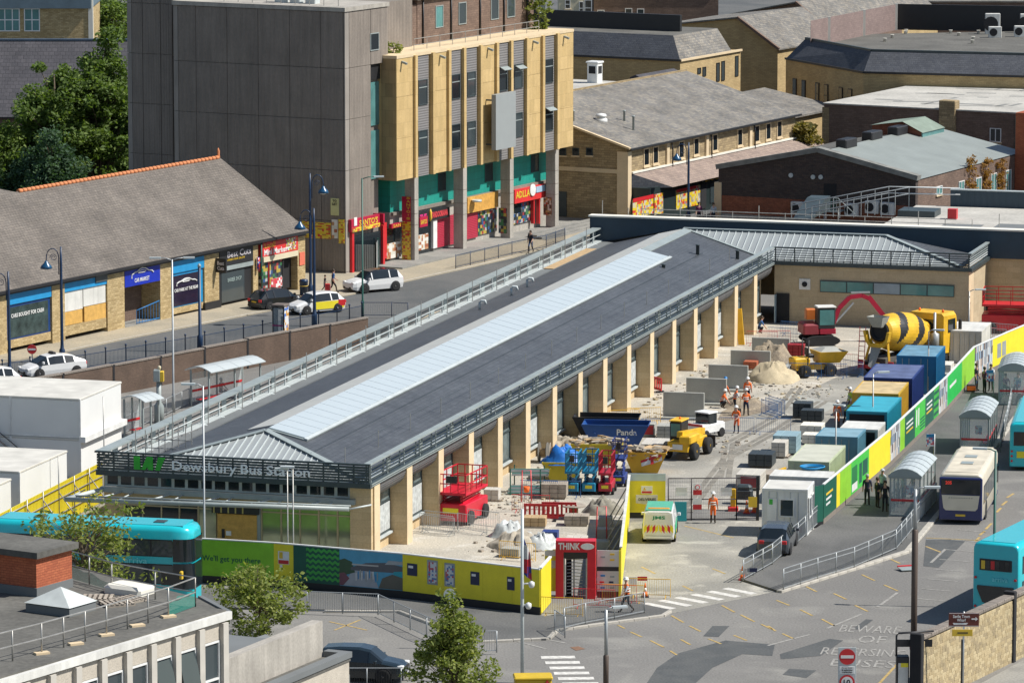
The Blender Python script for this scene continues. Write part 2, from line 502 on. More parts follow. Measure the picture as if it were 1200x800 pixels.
_b.inputs['Base Color'].default_value = (.62, .70, .70, 1); _b.inputs['Roughness'].default_value = .1; _b.inputs['Alpha'].default_value = .26
POLY = bpy.data.materials.new('polycarbonate_roof'); POLY.use_nodes = True
_b = POLY.node_tree.nodes['Principled BSDF']
_b.inputs['Base Color'].default_value = (.60, .65, .65, 1); _b.inputs['Roughness'].default_value = .25; _b.inputs['Alpha'].default_value = .72
SKIN = mat('skin', (.50, .29, .20), .6, var=.05)
GOLD = paint('gold_lettering', (.72, .48, .04), .5)

# ------------------------------------------------------------------ frames measured from the photograph
S = Fr(G(433.3, 543.3, 5.7), 16.18)          # bus station: origin at its front right corner
T = Fr(G(354, 340, 1.3), 30, 0)              # shop row: origin at its far corner
Y = Fr(G(486.7, 308, 1.3), 28.4, 0)          # concrete block with yellow front
UPZ = 1.3                                    # level of the upper street

# ------------------------------------------------------------------ ground
def sheet(name, pts, z, m, parent=None):
 o = MB().poly([(p[0], p[1], z) for p in pts]).to(name, m, parent)
 if o.data.polygons[0].normal.z < 0: o.data.flip_normals()
 return o if parent else structure(o)
def slab(name, pts, z0, z1, m, parent=None):
 o = MB().prism([(p[0], p[1]) for p in pts], z0, z1).to(name, m, parent)
 return o if parent else structure(o)
def gl(*px, z=0.0): return [G(u, v, z) for u, v in px]
def offs(path, d):
 out = []
 for i, p in enumerate(path):
  a, b = Vector(path[max(i - 1, 0)][:2]), Vector(path[min(i + 1, len(path) - 1)][:2])
  t = (b - a).normalized(); out.append((p[0] - t.y * d, p[1] + t.x * d))
 return out
def kerb(name, path, h=.13, w=.16, z=0.0, m=KERB):
 """kerb stones along a path, each its own block"""
 root = bpy.data.objects.new(name, None); COL.objects.link(root); structure(root)
 for i in range(len(path) - 1):
  a, b = Vector((*path[i][:2], 0)), Vector((*path[i + 1][:2], 0))
  L = (b - a).length; n = max(1, round(L / .95)); t = (b - a) / n; ang = math.atan2(t.y, t.x)
  me = MB().cbox(-t.length / 2 + .006, -w / 2, -.02, t.length / 2 - .006, w / 2, h, .02).mesh('kerb_stone', m)
  for k in range(n):
   c = a + t * (k + .5)
   put('kerb_stone', me, root, (c.x, c.y, z + random.uniform(-.006, .006)), ang)
 return root
ground = sheet('ground', [(-2500, -400), (2500, -400), (2500, 4500), (-2500, 4500)], 0, ASPH)
ground['label'] = 'grey asphalt ground of the bus station and its approach roads'
Sp = lambda *q: [S.W(x, y) for x, y in q]
sheet('building_site_ground', Sp((-1.2, -6), (9.5, -7.5), (10.2, 6), (9.6, 22), (19.6, 22), (19.3, 60), (18.9, 97.2), (-1.2, 97.2)), .005, SITE)
sheet('site_yard', Sp((4.8, 24), (18.8, 23), (18.6, 60), (17, 92), (12, 92), (9, 62), (5.6, 44)), .010, YARD)
sheet('delivery_road', gl((735, 612), (905, 608), (880, 668), (912, 692), (780, 720), (728, 690)), .006, YARD)
# upper street on the far side of the retaining wall
WALL_A, WALL_B = G(-40, 460, 2.0), G(431, 371.5, 2.0)
up_pts = [WALL_A, WALL_B, G(508, 374, UPZ), S.W(-19.5, 80), S.W(-19, 113), S.W(200, 113), (900, 1500), (-900, 1500), (-400, 250)]
slab('upper_street', up_pts, -.3, UPZ, ASPH_UP)
PAV = gl((-60, 436.5), (75, 413), (140, 399.5), (300, 368), (415, 345), (464, 333), (533, 318), (600, 303), (680, 279), (760, 262), z=UPZ)
PAV2 = PAV + [Y.W(4, 60), Y.W(-12, 60), Y.W(-12, -4), T.W(-2, 2), T.W(-2, -60)]
slab('shop_pavement', PAV2, UPZ - .1, UPZ + .11, PAVE)
kerb('pavement_kerb', offs(PAV[1:8], .1), .0, .14, UPZ + .12)
slab('ramp_pavement', gl((486, 380), (505, 368), (568, 352), (640, 330), (660, 340), (560, 376), (520, 388), z=UPZ), UPZ - .2, UPZ + .10, PAVE)
slab('arcade_floor', [Y.W(1.4, -4.5), Y.W(1.4, 31), Y.W(-6, 31), Y.W(-6, -4.5)], UPZ, UPZ + .22, PAVEG)
# bus platform on the right and the footway along the front hoarding
plat = gl((912, 694), (1000, 667), (1062, 647), (1076, 630), (1098, 604), (1122, 576), (1160, 530), (1196, 480), (1222, 440), (1225, 400), (1165, 400), (1138, 440), (1060, 512), (965, 615), (905, 655), (868, 680))
slab('bus_platform', plat, -.02, .12, ASPH_PLAT)
kerb('platform_kerb', offs(plat[0:9], -.05), .135, .34)
foot = gl((206, 690), (360, 693), (640, 724), (728, 704), (784, 716), (775, 722), (652, 739), (640, 750), (560, 752), (470, 716), (380, 716), (200, 712))
slab('footway', foot, -.02, .11, ASPH_PLAT)
kerb('footway_kerb', offs(gl((784, 717), (776, 722), (652, 739), (642, 749), (560, 753), (500, 729), (468, 717), (380, 717)), .05), .125, .22)

# ------------------------------------------------------------------ paint on the road (parts of the ground)
def stripe(u0, v0, u1, v1, w, m, z=.012, name='road_marking'):
 a, b = Vector(G(u0, v0)), Vector(G(u1, v1))
 t = (b - a).normalized(); n = Vector((-t.y, t.x)) * w / 2
 return sheet(name, [a - n, b - n, b + n, a + n], z, m, ground)
for i in range(7):                                       # zebra beside the site entrance
 stripe(736 + 19 * i, 710 - 3.5 * i, 770 + 19 * i, 716.5 - 3.5 * i, .5, LINE_W, name='zebra_stripe')
for i in range(6):                                       # worn crossing at the lower edge
 stripe(634 + 5 * i, 770 + 6.2 * i, 674 + 5.5 * i, 769.5 + 6.2 * i, .62, LINE_W, name='zebra_stripe')
ydash = [(787, 721, 801, 729), (808, 733, 821, 739.5), (830, 748, 845, 754), (860, 744, 875, 750), (739, 740, 752, 746), (762, 750, 778, 758),
         (785, 762, 793, 767), (724, 732, 732, 736), (846, 709, 861, 717), (868, 720, 884, 728), (892, 731, 905, 737), (798, 749, 809, 755),
         (910, 703, 925, 709), (938, 714, 952, 721), (963, 725, 978, 733), (977, 695, 992, 702), (1002, 709, 1017, 716), (1010, 673, 1025, 680),
         (1036, 685, 1052, 692), (900, 733, 909, 739), (917, 742, 930, 748), (1085, 640, 1103, 647), (945, 687, 957, 693), (1044, 655, 1055, 660),
         (802, 616, 860, 630), (835, 666, 850, 672), (752, 664, 768, 672), (800, 686, 812, 692)]
for q in ydash: stripe(*q, .13, LINE_Y, name='yellow_dash')
for q in ((1180, 583, 1188, 578), (1174, 592, 1180, 587), (1168, 600, 1173, 595), (1155, 620, 1162, 613), (1148, 627, 1154, 622), (1143, 634, 1148, 629)):
 stripe(*q, .15, LINE_Y, name='yellow_dash')
for q in ((969, 736, 1010, 719), (1028, 711, 1052, 694), (1091, 659, 1108, 643), (900, 756, 949, 743), (600, 741, 662, 753), (468, 715, 640, 760)):
 stripe(*q, .16, LINE_WORN, name='white_line')
for i in range(8): stripe(1073 + 7 * i, 701 - 11.5 * i, 1108 + 7 * i, 704 - 11.5 * i, .13, LINE_WORN, name='bay_line')
stripe(1085, 630, 1150, 633, .12, LINE_Y, name='yellow_line')
stripe(1028, 803, 1052, 777, .14, LINE_Y, name='yellow_line')
for q in ((416, 706, 440, 714), (430, 712, 470, 704), (386, 728, 430, 738), (392, 738, 422, 726)): stripe(*q, .12, LINE_Y if q[1] > 720 else LINE_WORN, name='hatch_line')
for k, px in enumerate((((1085, 632), (1133, 632), (1100, 665), (1082, 663)), ((1015, 725), (1023, 726), (1008, 738), (1000, 736)), ((972, 748), (988, 750), (962, 768), (915, 772), (914, 766)),
      ((835, 733), (855, 733), (842, 746), (824, 745)), ((925, 783), (957, 785), (945, 794), (917, 790)))):
 sheet('tarmac_patch', gl(*px), .008, ASPH_PATCH, ground)
sheet('tarmac_patch', gl((750, 812), (770, 782), (795, 765), (850, 750), (908, 755), (905, 768), (870, 766), (835, 782), (815, 800), (800, 815)), .009, ASPH_PATCH, ground)
sheet('drain_cover', gl((668, 758), (678, 757), (686, 760), (675, 762)), .014, paint('rust', (.22, .12, .07), .8), ground)
TZ = [.018]
def track(px, w, m_):
 c = [Vector(p) for p in gl(*px)]; a, b = offs(c, w / 2), offs(c, -w / 2); TZ[0] += .0025; sheet('tyre_mark', a + b[::-1], TZ[0], m_, ground)
TRK = ground_mat('tyre_dirt', (.20, .188, .16), (.27, .25, .21), .8, .3)
for k in range(2):
 q = 9 * k
 track(((800 + q, 600), (830 + q, 560), (850 + q, 535), (905 + q, 505), (960 + q, 470)), .34, TRK)
 track(((845 + q, 560), (850 + q, 520), (900 + q, 492), (930 + q, 455)), .34, TRK)
for s, u, v, w in (('BEWARE', 1020, 737, 3.1), ('OF', 1022, 749, 1.4), ('REVERSING', 1012, 764, 4.2), ('BUSES', 1012, 777, 3.2)):
 x, y = G(u, v)
 h = Vector(G(u, v - 5)) - Vector(G(u, v + 5))
 text(s, ground, (x, y, .013), Vector((1, -.18, 0)), w, h.length * .85, LINE_WORN, up=(.18, 1, 0), depth=.002, bold=.0)
# ------------------------------------------------------------------ bus station
st = fthing('bus_station', 'long low stone bus station with slate roof and white rooflight strip', 'bus station', S)
ZE, ZR, XR, YL = 4.62, 6.3, -7.85, 97.5
sl_r = (ZR - ZE) / (7.35)
m = MB()
m.box(-14.9, .5, 0, -1.02, 97.6, 4.5)
m.to('hall_wall', STONE, st)
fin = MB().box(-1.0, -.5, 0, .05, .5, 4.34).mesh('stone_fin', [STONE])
fin.materials.append(STONE_LT)  # paler stone on the sun-facing side: sunlight put into the colour
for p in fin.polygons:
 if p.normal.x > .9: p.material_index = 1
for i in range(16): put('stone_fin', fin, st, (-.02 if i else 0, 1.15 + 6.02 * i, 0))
MB().box(-1.24, .3, 0, -.03, .62, 4.34).to('corner_pier', STONE, st)
# side windows: frame, pane, sill, sheeting
fr_ = MB()
for y0, y1 in ((0, .12), (4.78, 4.9)): fr_.box(-.04, y0, .8, .06, y1, 3.62)
for z in (.8, 2.55, 3.5): fr_.box(-.04, .12, z, .06, 4.78, z + .12)
for y in (1.6, 3.2): fr_.box(-.04, y, .92, .05, y + .08, 3.5)
frm = fr_.mesh('window', STEEL_DK)
pane_m = MB().box(-.02, .1, .9, .01, 4.8, 3.55).mesh('pane', mat('site_glass', (.16, .20, .20), .15, var=.55, scale=1.1, spec=.6))
sill_m = MB().box(-.05, -.02, .68, .22, 4.92, .8).mesh('sill', STEEL_LT)
sheet_m = MB().box(.06, 2.9, .95, .075, 4.75, 2.5).mesh('protective_sheet', mat('plastic_sheeting', (.55, .58, .57), .35, var=.4, scale=4))
for i in range(16):
 y = 1.71 + 6.02 * i
 w = put('window', frm, st, (-1.0, y, 0))
 put('pane', pane_m, w); put('sill', sill_m, w)
 if i in (0, 1, 2, 3, 5, 9, 12, 13): put('protective_sheet', sheet_m, w)
prof = [(-.03, 4.36), (-.05, 4.1), (-.14, 3.82), (-.38, 3.54), (-.98, 3.36)]
m = MB()
m.loft([[(x, .95, z) for x, z in prof], [(x, 97, z) for x, z in prof]], closed=False)
m.to('curved_soffit', mat('ribbed_soffit', (.115, .115, .115), .6, var=.15, pat='rib', p1=.16, p2=-1, bump=.8), st)
m = MB()
m.box(-.42, -.02, 4.38, .05, 97.4, 4.6)
m.to('gutter', STEEL_DK, st)
for k, (x, z) in enumerate(((.07, 4.40), (.09, 4.52))): MB().box(x - .05, 0, z, x + .03, 97.3, z + .035).to('gutter_strip', STEEL_GY, st)
# right hand roof screen
MB().box(-.34, -.02, 5.6, .06, 97.4, 5.7).to('cap_rail', STEEL_GY, st)
for z in (4.78, 4.97, 5.16, 5.35): MB().box(-.05, .02, z, .0, 97.3, z + .06).to('slat', STEEL_DK, st)
MB().box(-.75, .1, 4.64, -.36, 97.2, 4.70).to('gutter_tray', STEEL_LT, st)
pm = MB().box(-.09, -.05, 4.6, -.052, .05, 5.6).box(-.36, -.04, 4.6, -.29, .04, 5.62).mesh('screen_post', STEEL_GY)
pm2 = MB().box(-.36, -.35, 4.7, -.33, .35, 5.45).mesh('screen_plate', STEEL_GY)
for i in range(33):
 put('screen_post', pm, st, (0, .4 + 3.01 * i, 0))
 if i % 2: put('screen_plate', pm2, st, (0, 1.4 + 3.01 * i, 0))
# left hand screen, seen from inside
MB().box(-15.95, -.02, 5.6, -15.28, 106, 5.7).to('cap_rail', STEEL_GY, st)
MB().box(-15.75, .0, 4.62, -15.18, 106, 4.74).to('gutter_tray', STEEL_LT, st)
for z in (4.85, 5.1, 5.35): MB().box(-15.86, .02, z, -15.8, 105.9, z + .07).to('slat', STEEL_DK, st)
MB().tube([(-15.32, .1, 5.18), (-15.32, 105.8, 5.18)], .035).to('inner_rail', STEEL_LT, st)
pm3 = MB().box(-15.4, -.05, 4.7, -15.32, .05, 5.62).box(-15.4, -.12, 4.62, -15.02, .12, 4.68).mesh('screen_post', STEEL_LT)
pm4 = MB().box(-15.78, 1.6, 4.75, -15.74, 2.4, 5.5).mesh('screen_plate', STEEL_GY)
for i in range(35):
 put('screen_post', pm3, st, (0, .5 + 3.01 * i, 0)); put('screen_plate', pm4, st, (0, .5 + 3.01 * i, 0))
# roof: slate slopes, hip, ridge sheets, rooflight
def rz(x): return ZR - sl_r * abs(x - XR)
AP = (XR, 5.4, ZR)
BP = (XR, 101.2, ZR)
m = MB(); m.poly([(-.55, .65, ZE), (-.55, 97.9, ZE), BP, AP]); m.to('slate_slope', SLATE_N, st)
m = MB(); m.poly([AP, BP, (-13.6, 101.2, rz(-13.6)), (-13.6, 1.0, rz(-13.6))])
m.to('slate_slope', SLATE_N, st)
MB().box(-15.2, .6, 4.5, -13.6, 105, 4.66).to('flat_walkway', ROOF_GY, st)
MB().prism([(-13.64, 4.66), (-13.56, 4.66), (-13.5, 5.06), (-13.64, 5.03)], 1, 101, 'y').to('walkway_upstand', ROOF_GY, st)
m = MB(); m.poly([(-14.4, .62, 4.68), (-.55, .62, ZE), AP]); m.to('metal_hip', ROOF_M, st)
def ribs(a0, a1, apex, n, wd=.05, hgt=.06):
 mm = MB()
 a0, a1, ap = Vector(a0), Vector(a1), Vector(apex)
 ta = (ap - a0).dot((a1 - a0).normalized()) / (a1 - a0).length
 foot_ = a0.lerp(a1, ta)
 for i in range(1, n):
  t = i / n
  p = a0.lerp(a1, t)
  q = a0.lerp(ap, t / ta) if t < ta else a1.lerp(ap, (1 - t) / (1 - ta))
  mm.bar(p + Vector((0, 0, .03)), q + Vector((0, 0, .03)), wd, hgt)
 return mm
stuff(ribs((-14.4, .62, 4.68), (-.55, .62, ZE), AP, 34).to('standing_seams', STEEL_LT, st))
for a in ((-14.4, .62, 4.68), (-.55, .62, ZE)):
 MB().bar(Vector(a) + Vector((0, 0, .06)), Vector(AP) + Vector((0, 0, .06)), .42, .05).to('hip_flashing', STEEL_GY, st)
def slope_strip(x0, x1, y0, y1, up_, th, name, mm):
 o = MB()
 o.prism([(x0, rz(x0) + up_), (x1, rz(x1) + up_), (x1, rz(x1) + up_ + th), (x0, rz(x0) + up_ + th)], y0, y1, 'y')
 return o.to(name, mm, st)
slope_strip(-9.65, -7.88, 7.4, 100.6, .02, .05, 'ridge_sheet', RIDGE_LT)
slope_strip(-7.8, -7.15, 88.4, 101, .02, .06, 'ridge_sheet', STEEL_GY)
slope_strip(-7.84, -5.5, 5.6, 88.3, .01, .07, 'rooflight_kerb', STEEL_GY)
pan = MB(); x0, x1 = -7.78, -5.68
pan.prism([(x0, rz(x0) + .09), (x1, rz(x1) + .09), (x1, rz(x1) + .15), (x0, rz(x0) + .15)], .02, 1.47, 'y')
pan = pan.mesh('rooflight_panel', SKYL)
for i in range(55): put('rooflight_panel', pan, st, (0, 5.75 + 1.495 * i, random.uniform(0, .006)))
slope_strip(-5.66, -5.46, 5.6, 88.3, .09, .05, 'rooflight_edge', STEEL_LT)
# roof fittings
for x, y in ((-12.2, 62), (-12.0, 69), (-12.3, 74)):
 z = rz(x); MB().tube([(x, y, z), (x, y, z + .5), (x + .12, y, z + .62), (x + .38, y, z + .62), (x + .45, y, z + .4)], .09, 8).to('swan_neck_vent', STEEL_LT, st)
for x, y, h in ((-4.6, 92.5, .7), (-5, 84, .22), (-2.2, 95, .6)):
 MB().lathe([(.13, 0), (.13, h), (.17, h), (.17, h + .06)], (x, y, rz(x) - .02), 8).to('vent_pipe', STEEL_DK, st)
for xs in (-2.4, -4.4):
 ys = [3 + 6.02 * i for i in range(16)]
 if xs == -2.4:
  for y in ys: MB().tube([(xs, y, rz(xs) - .02), (xs, y, rz(xs) + .95)], .028, 5).to('safety_post', SCAF, st)
 MB().tube([(xs, 3, rz(xs) + (.85 if xs == -2.4 else .08)), (xs, 93.5, rz(xs) + (.85 if xs == -2.4 else .08))], .012, 4).to('safety_line', STEEL_DK, st)
for i in range(17): MB().tube([(-15.1, 4 + 6 * i, 4.66), (-15.1, 4 + 6 * i, 6.3)], .03, 5).to('safety_post', SCAF, st)
MB().box(-15.1, 88, 4.67, -13.9, 100, 4.72).to('timber_board', WOOD, st)
# front screen with the name
MB().box(-15.95, -.2, 5.6, .06, -.05, 5.7).to('cap_rail', STEEL_DK, st)
for k in range(6): MB().box(-15.85, -.12, 4.67 + .15 * k, -.0, -.06, 4.79 + .15 * k).to('slat', STEEL_DK, st)
MB().box(-15.9, -.16, 4.34, .08, .3, 4.62).to('fascia_band', STEEL_DK, st)
pf = MB().box(-.04, -.055, 4.62, .04, .03, 5.6).mesh('screen_post', STEEL_DK)
for i in range(19): put('screen_post', pf, st, (-15.75 + .873 * i, 0, 0))
SIGN_W = paint('white_letter', (.85, .87, .87), .4, var=.02)
ws = [(w, text_mesh(w, .5, .012)) for w in ('Dewsbury', 'Bus', 'Station')]
kx_, kz_, xx = 8.0 / (sum(q[1] for _, q in ws) + .56), .66 / ws[0][1][2], -11.36
for w, q in ws:
 text(w, st, (xx + q[1] * kx_ / 2, -.2, 5.02 + (q[4] - ws[0][1][4]) * kz_), (1, 0, 0), q[1] * kx_, q[2] * kz_, SIGN_W, depth=.07, bold=.012); xx += (q[1] + .28) * kx_
zb, zt = 4.78, 5.5
lg = MB()
lg.prism([(-13.6, zb), (-13.22, zb), (-13.28, zt), (-13.62, zt)], -.26, -.17, 'y')
lg.prism([(-13.18, zb), (-12.86, zt), (-12.52, zt), (-12.48, zb), (-12.74, zb), (-12.84, zb + .18), (-12.93, zb)], -.26, -.17, 'y')
lg.prism([(-12.36, zb), (-12.10, zb), (-11.78, zt), (-12.18, zt)], -.26, -.17, 'y')
lg.to('logo', paint('logo_green', (.03, .42, .03), .5), st)
# front wall: clerestory, beam, glazing, boarded door
MB().box(-15.6, .36, 3.66, -1.26, .5, 4.33).to('clerestory_frame', mat('pale_frame', (.42, .45, .42), .6), st)
cw = MB().box(-.30, -.02, 0, .30, .01, .46).mesh('clerestory_window', GLASS_D)
for i in range(18): put('clerestory_window', cw, st, (-15.1 + .79 * i, .352, 3.78))
MB().box(-15.75, .05, 3.36, -.9, .36, 3.64).to('steel_beam', STEEL_GY, st)
can = MB()
c0, c1 = Vector((-16.9, -2.3, 3.28)), Vector((-.95, -.75, 3.28))
can.tube([c0, c1], .13, 10)
can.tube([c0 + Vector((0, .55, .12)), c1 + Vector((0, .3, .12))], .05, 6)
can.to('canopy_front_tube', STEEL_GY, st)
for i in range(12):
 t = i / 11
 p = c0.lerp(c1, t); q = Vector((p.x + (1.0 if i % 2 else .25), .1, 3.42))
 MB().tube([p, q], .05 if i % 2 else .04, 6).to('canopy_brace', STEEL_LT, st)
MB().tube([c0, (-15.6, .1, 3.5)], .13, 8).to('canopy_end_tube', STEEL_LT, st)
def gx(u): return S.PY(.45, u, 620)[0]
MB().box(-15.6, .4, 0, gx(147) - .02, .52, 3.36).to('stone_panel', STONE, st)
for a, b, gm in ((147, 168, GLASS_D), (168, 190, GLASS_D), (190, 211, GLASS_D), (211, 233, GLASS_D), (233, 254, GLASS_G), (307, 330, GLASS_G), (330, 352, GLASS_G), (352, 374, GLASS_G), (374, 396, GLASS_G), (396, 411, GLASS_G)):
 xa, xb = gx(a), gx(b)
 w = MB().box(xa - .04, .36, .15, xa + .04, .5, 3.1).box(xa, .38, 2.62, xb, .5, 2.7).box(xa, .38, 3.06, xb, .5, 3.34).to('glazing_bay', mat('bronze_frame', (.42, .34, .20), .5), st)
 MB().box(xa + .04, .42, .15, xb - .03, .46, 2.62).box(xa + .04, .42, 2.7, xb - .03, .46, 3.06).to('pane', gm, w)
xa, xb = gx(256), gx(302)
d = MB().box(xa, .3, 0, xb, .46, 2.45).to('boarded_door', OSB, st)
MB().box(xa + .25, .26, 1.1, xa + .42, .30, 1.6).to('lock_box', BLACK, d)
MB().box(xa + .5, .27, 1.25, xa + .8, .30, 1.5).to('paper_notice', WHITE, d)
MB().box(xa - .3, .2, 2.5, xb + .15, .5, 3.0).to('door_head', BLACK, st)
for i in range(5): MB().box(xa - .2 + .42 * i, .17, 2.52, xa - .12 + .42 * i, .2, 2.98).to('head_bracket', mat('ochre_frame', (.45, .38, .12), .6), st)
MB().box(gx(302), .34, 0, gx(306), .5, 3.3).to('door_post', STEEL_GY, st)
# end block
m = MB(); m.box(.0, 97.65, 0, 14.55, 104.9, 4.42); m.to('end_wall', mat('end_block_stone', (.50, .40, .26), .85, var=.12, scale=.8, fine=.12, pat='brick', p1=1.3, p2=.5, col2=(.46, .36, .23), mortar=.008, bump=.15), st)
MB().box(14.56, 97.66, 0, 14.60, 99.6, 4.36).to('lit_return', STONE_LT, st)  # thin paler sheet paints the sunlit tone onto the return
MB().box(-.3, 97.42, 4.34, 14.75, 97.64, 4.62).box(14.6, 97.4, 4.34, 14.85, 105, 4.6).to('fascia_band', STEEL_DK, st)
MB().box(-.2, 97.35, 5.6, 14.8, 97.5, 5.7).to('cap_rail', STEEL_DK, st)
MB().box(14.5, 97.5, 5.58, 14.78, 104.9, 5.68).to('cap_rail', STEEL_GY, st)
for k in range(5):
 MB().box(0, 97.42, 4.74 + .17 * k, 14.7, 97.47, 4.80 + .17 * k).to('slat', STEEL_DK, st)
 MB().box(14.62, 97.5, 4.74 + .17 * k, 14.68, 104.8, 4.80 + .17 * k).to('slat', STEEL_LT if k < 2 else STEEL_GY, st)
for i in range(11): put('screen_post', pf, st, (.1 + 1.45 * i, 97.52, 0))
WP, WQ = (XR, 101.4, ZR), (7.6, 101.4, ZR)
m = MB(); m.poly([(-.5, 97.9, ZE), (14.0, 97.9, ZE), WQ, WP]); m.to('metal_slope', ROOF_M, st)
m = MB(); m.poly([(14.0, 97.9, ZE), (14.0, 104.9, ZE), WQ]); m.to('slate_slope', SLATE_N, st)
m = MB(); m.poly([WP, WQ, (14.0, 104.9, ZE), (-15.2, 104.9, ZE)]); m.to('slate_slope', SLATE_N, st)
mm = MB()
for i in range(1, 40):
 x = -7.8 + .5 * i
 y0, z0 = (97.9, ZE) if x > -.5 else (97.9 + (-.5 - x) / 7.35 * 3.4, ZE + (-.5 - x) / 7.35 * 1.68)
 t = 1 if x < 7.6 else max(0, (14.0 - x) / 6.4)
 mm.bar((x, y0, z0 + .03), (x, 97.9 + 3.5 * t, ZE + 1.68 * t + .03), .05, .06)
stuff(mm.to('standing_seams', STEEL_LT, st))
MB().bar((7.6, 101.4, ZR + .06), (14, 97.9, ZE + .06), .4, .05).to('hip_flashing', STEEL_GY, st)
MB().bar((-7.9, 101.4, ZR + .05), (7.7, 101.4, ZR + .05), .4, .06).to('ridge_flashing', STEEL_GY, st)
MB().bar((-.5, 97.7, ZE + .08), (XR, 101.3, ZR + .05), .3, .05).to('valley_flashing', STEEL_GY, st)
(xa, za), (xb, zb) = S.PY(97.6, 961, 329), S.PY(97.6, 1118, 349)
za, zb = 3.3, 2.42
w = MB().box(xa, 97.56, zb, xb, 97.7, za).to('strip_window', STEEL_DK, st)
n = 5
for i in range(n):
 MB().box(xa + .06 + (xb - xa) / n * i, 97.52, zb + .06, xa + (xb - xa) / n * (i + 1) - .03, 97.55, za - .06).to('pane', GLASS_T if i != 2 else mat('grey_pane', (.28, .34, .38), .3), w)
MB().box(.15, 97.5, .02, 1.15, 97.7, 2.2).to('door_opening', BLACK_M, st)
MB().box(.12, 97.1, .04, .2, 97.5, 2.15).to('open_door', mat('blue_grey_door', (.28, .36, .40), .5), st)
x, z = S.PY(97.6, 943, 333)
v = MB().box(x - .42, 97.58, z - .4, x + .42, 97.66, z + .4).to('vent_panel', WHITE, st)
MB().lathe([(.2, 0), (.2, .06)], (x, 97.52, z), 12, 'y').to('vent_grille', BLACK_M, v)

# ------------------------------------------------------------------ rear hall with navy parapet
rh = fthing('rear_hall', 'flat roofed hall with navy sheet parapet standing behind the slate roof', 'building', S)
MB().box(14.75, 105.2, 0, 70, 140, 4.4).box(-16.2, 105.2, 1.0, 14.75, 106.3, 4.4).to('wall', STONE, rh)
MB().box(-16.2, 105.0, 4.42, 70, 105.4, 6.5).box(-16.2, 105.4, 4.42, 5.5, 106.2, 5.6).to('parapet', NAVY, rh)
MB().box(-16.3, 104.9, 6.5, 70, 105.9, 6.62).to('parapet_cap', RENDER_W, rh)
MB().box(5.5, 105.4, 5.7, 70, 123.3, 6.02).to('flat_roof', ROOF_LT, rh)
a, z = S.PX(30, 1150, 236)
mm = MB(); mm.box(8.2, 123.4, 6.0, 60, 123.7, 7.3); mm.to('back_parapet', mat('navy_ribbed_sheet', (.03, .055, .075), .5, var=.08, pat='rib', p1=.5, bump=.7), rh)
MB().box(8.2, 123.3, 7.3, 60, 123.8, 7.38).to('parapet_cap', STEEL_LT, rh)
MB().box(14, 108, 6.03, 22, 113, 6.06).box(10, 109, 6.03, 13, 112, 6.05).to('roofing_mat', ROOF_GY, rh)
for i in range(16): MB().tube([(-15.5 + 2.05 * i, 106.1, 6.0), (-15.5 + 2.05 * i, 106.1, 7.15 + .5 * (i % 3 == 0))], .035, 5).to('guard_post', SCAF, rh)
for z in (6.75, 7.1): MB().tube([(-12.5, 106.1, z), (12, 106.1, z)], .03, 5).to('guard_rail', SCAF, rh)
# stepped pipe railing climbing over the flat roof
for xo in (0, 1.6):
 for h in (.45, .95):
  MB().tube([(-2 + xo, 112, 6.1 + h), (4.6 + xo, 117, 7.2 + h), (8.5 + xo, 117.5, 7.2 + h)], .045, 6).to('stair_rail', GALV, rh)
 for i in range(8): MB().tube([(-2 + xo + .94 * i, 112 + .71 * i, 6.0), (-2 + xo + .94 * i, 112 + .71 * i, 7.05 + .157 * i)], .035, 5).to('stair_post', GALV, rh)
MB().prism([(112, 6.02), (117, 7.1), (118.6, 7.1), (118.6, 6.02)], -1.9, -.4, 'x').to('stair_flight', STEEL_DK, rh)
MB().box(5.6, 115.5, 6.03, 8.5, 118, 6.5).to('roof_hatch', STEEL_DK, rh)
MB().box(9.6, 115, 6.03, 10.3, 115.6, 6.8).to('red_box', RED, rh)
# ------------------------------------------------------------------ helpers for facades
def xb(par, fr, c, u0, vt, vb, u1, t0, t1, name, m):
 """box on the plane x = c: left edge u0, top and bottom read at u0, right edge u1; t0..t1 proud of the plane"""
 y0, zt = fr.PX(c, u0, vt); _, zb_ = fr.PX(c, u0, vb); y1 = fr.PX(c, u1, (vt + vb) / 2)[0]
 o = MB().box(c + t0, y0, zb_, c + t1, y1, zt).to(name, m, par)
 o['ext'] = (y0, y1, zb_, zt)
 return o
def yb(par, fr, c, u0, vt, vb, u1, t0, t1, name, m):
 x0, zt = fr.PY(c, u0, vt); _, zb_ = fr.PY(c, u0, vb); x1 = fr.PY(c, u1, (vt + vb) / 2)[0]
 o = MB().box(x0, c - t1, zb_, x1, c - t0, zt).to(name, m, par)
 o['ext'] = (x0, x1, zb_, zt)
 return o
def xtext(par, o, c, s, m, fx=.5, fz=.5, w=.8, h=.5, bold=.0, name='lettering'):
 y0, y1, z0, z1 = o['ext']
 return text(s, par, (c, y0 + (y1 - y0) * fx, z0 + (z1 - z0) * fz), (0, 1, 0), (y1 - y0) * w, (z1 - z0) * h, m, name, bold=bold)
def ytext(par, o, c, s, m, fx=.5, fz=.5, w=.8, h=.5, bold=.0, name='lettering'):
 x0, x1, z0, z1 = o['ext']
 return text(s, par, (x0 + (x1 - x0) * fx, c, z0 + (z1 - z0) * fz), (1, 0, 0), (x1 - x0) * w, (z1 - z0) * h, m, name, bold=bold)
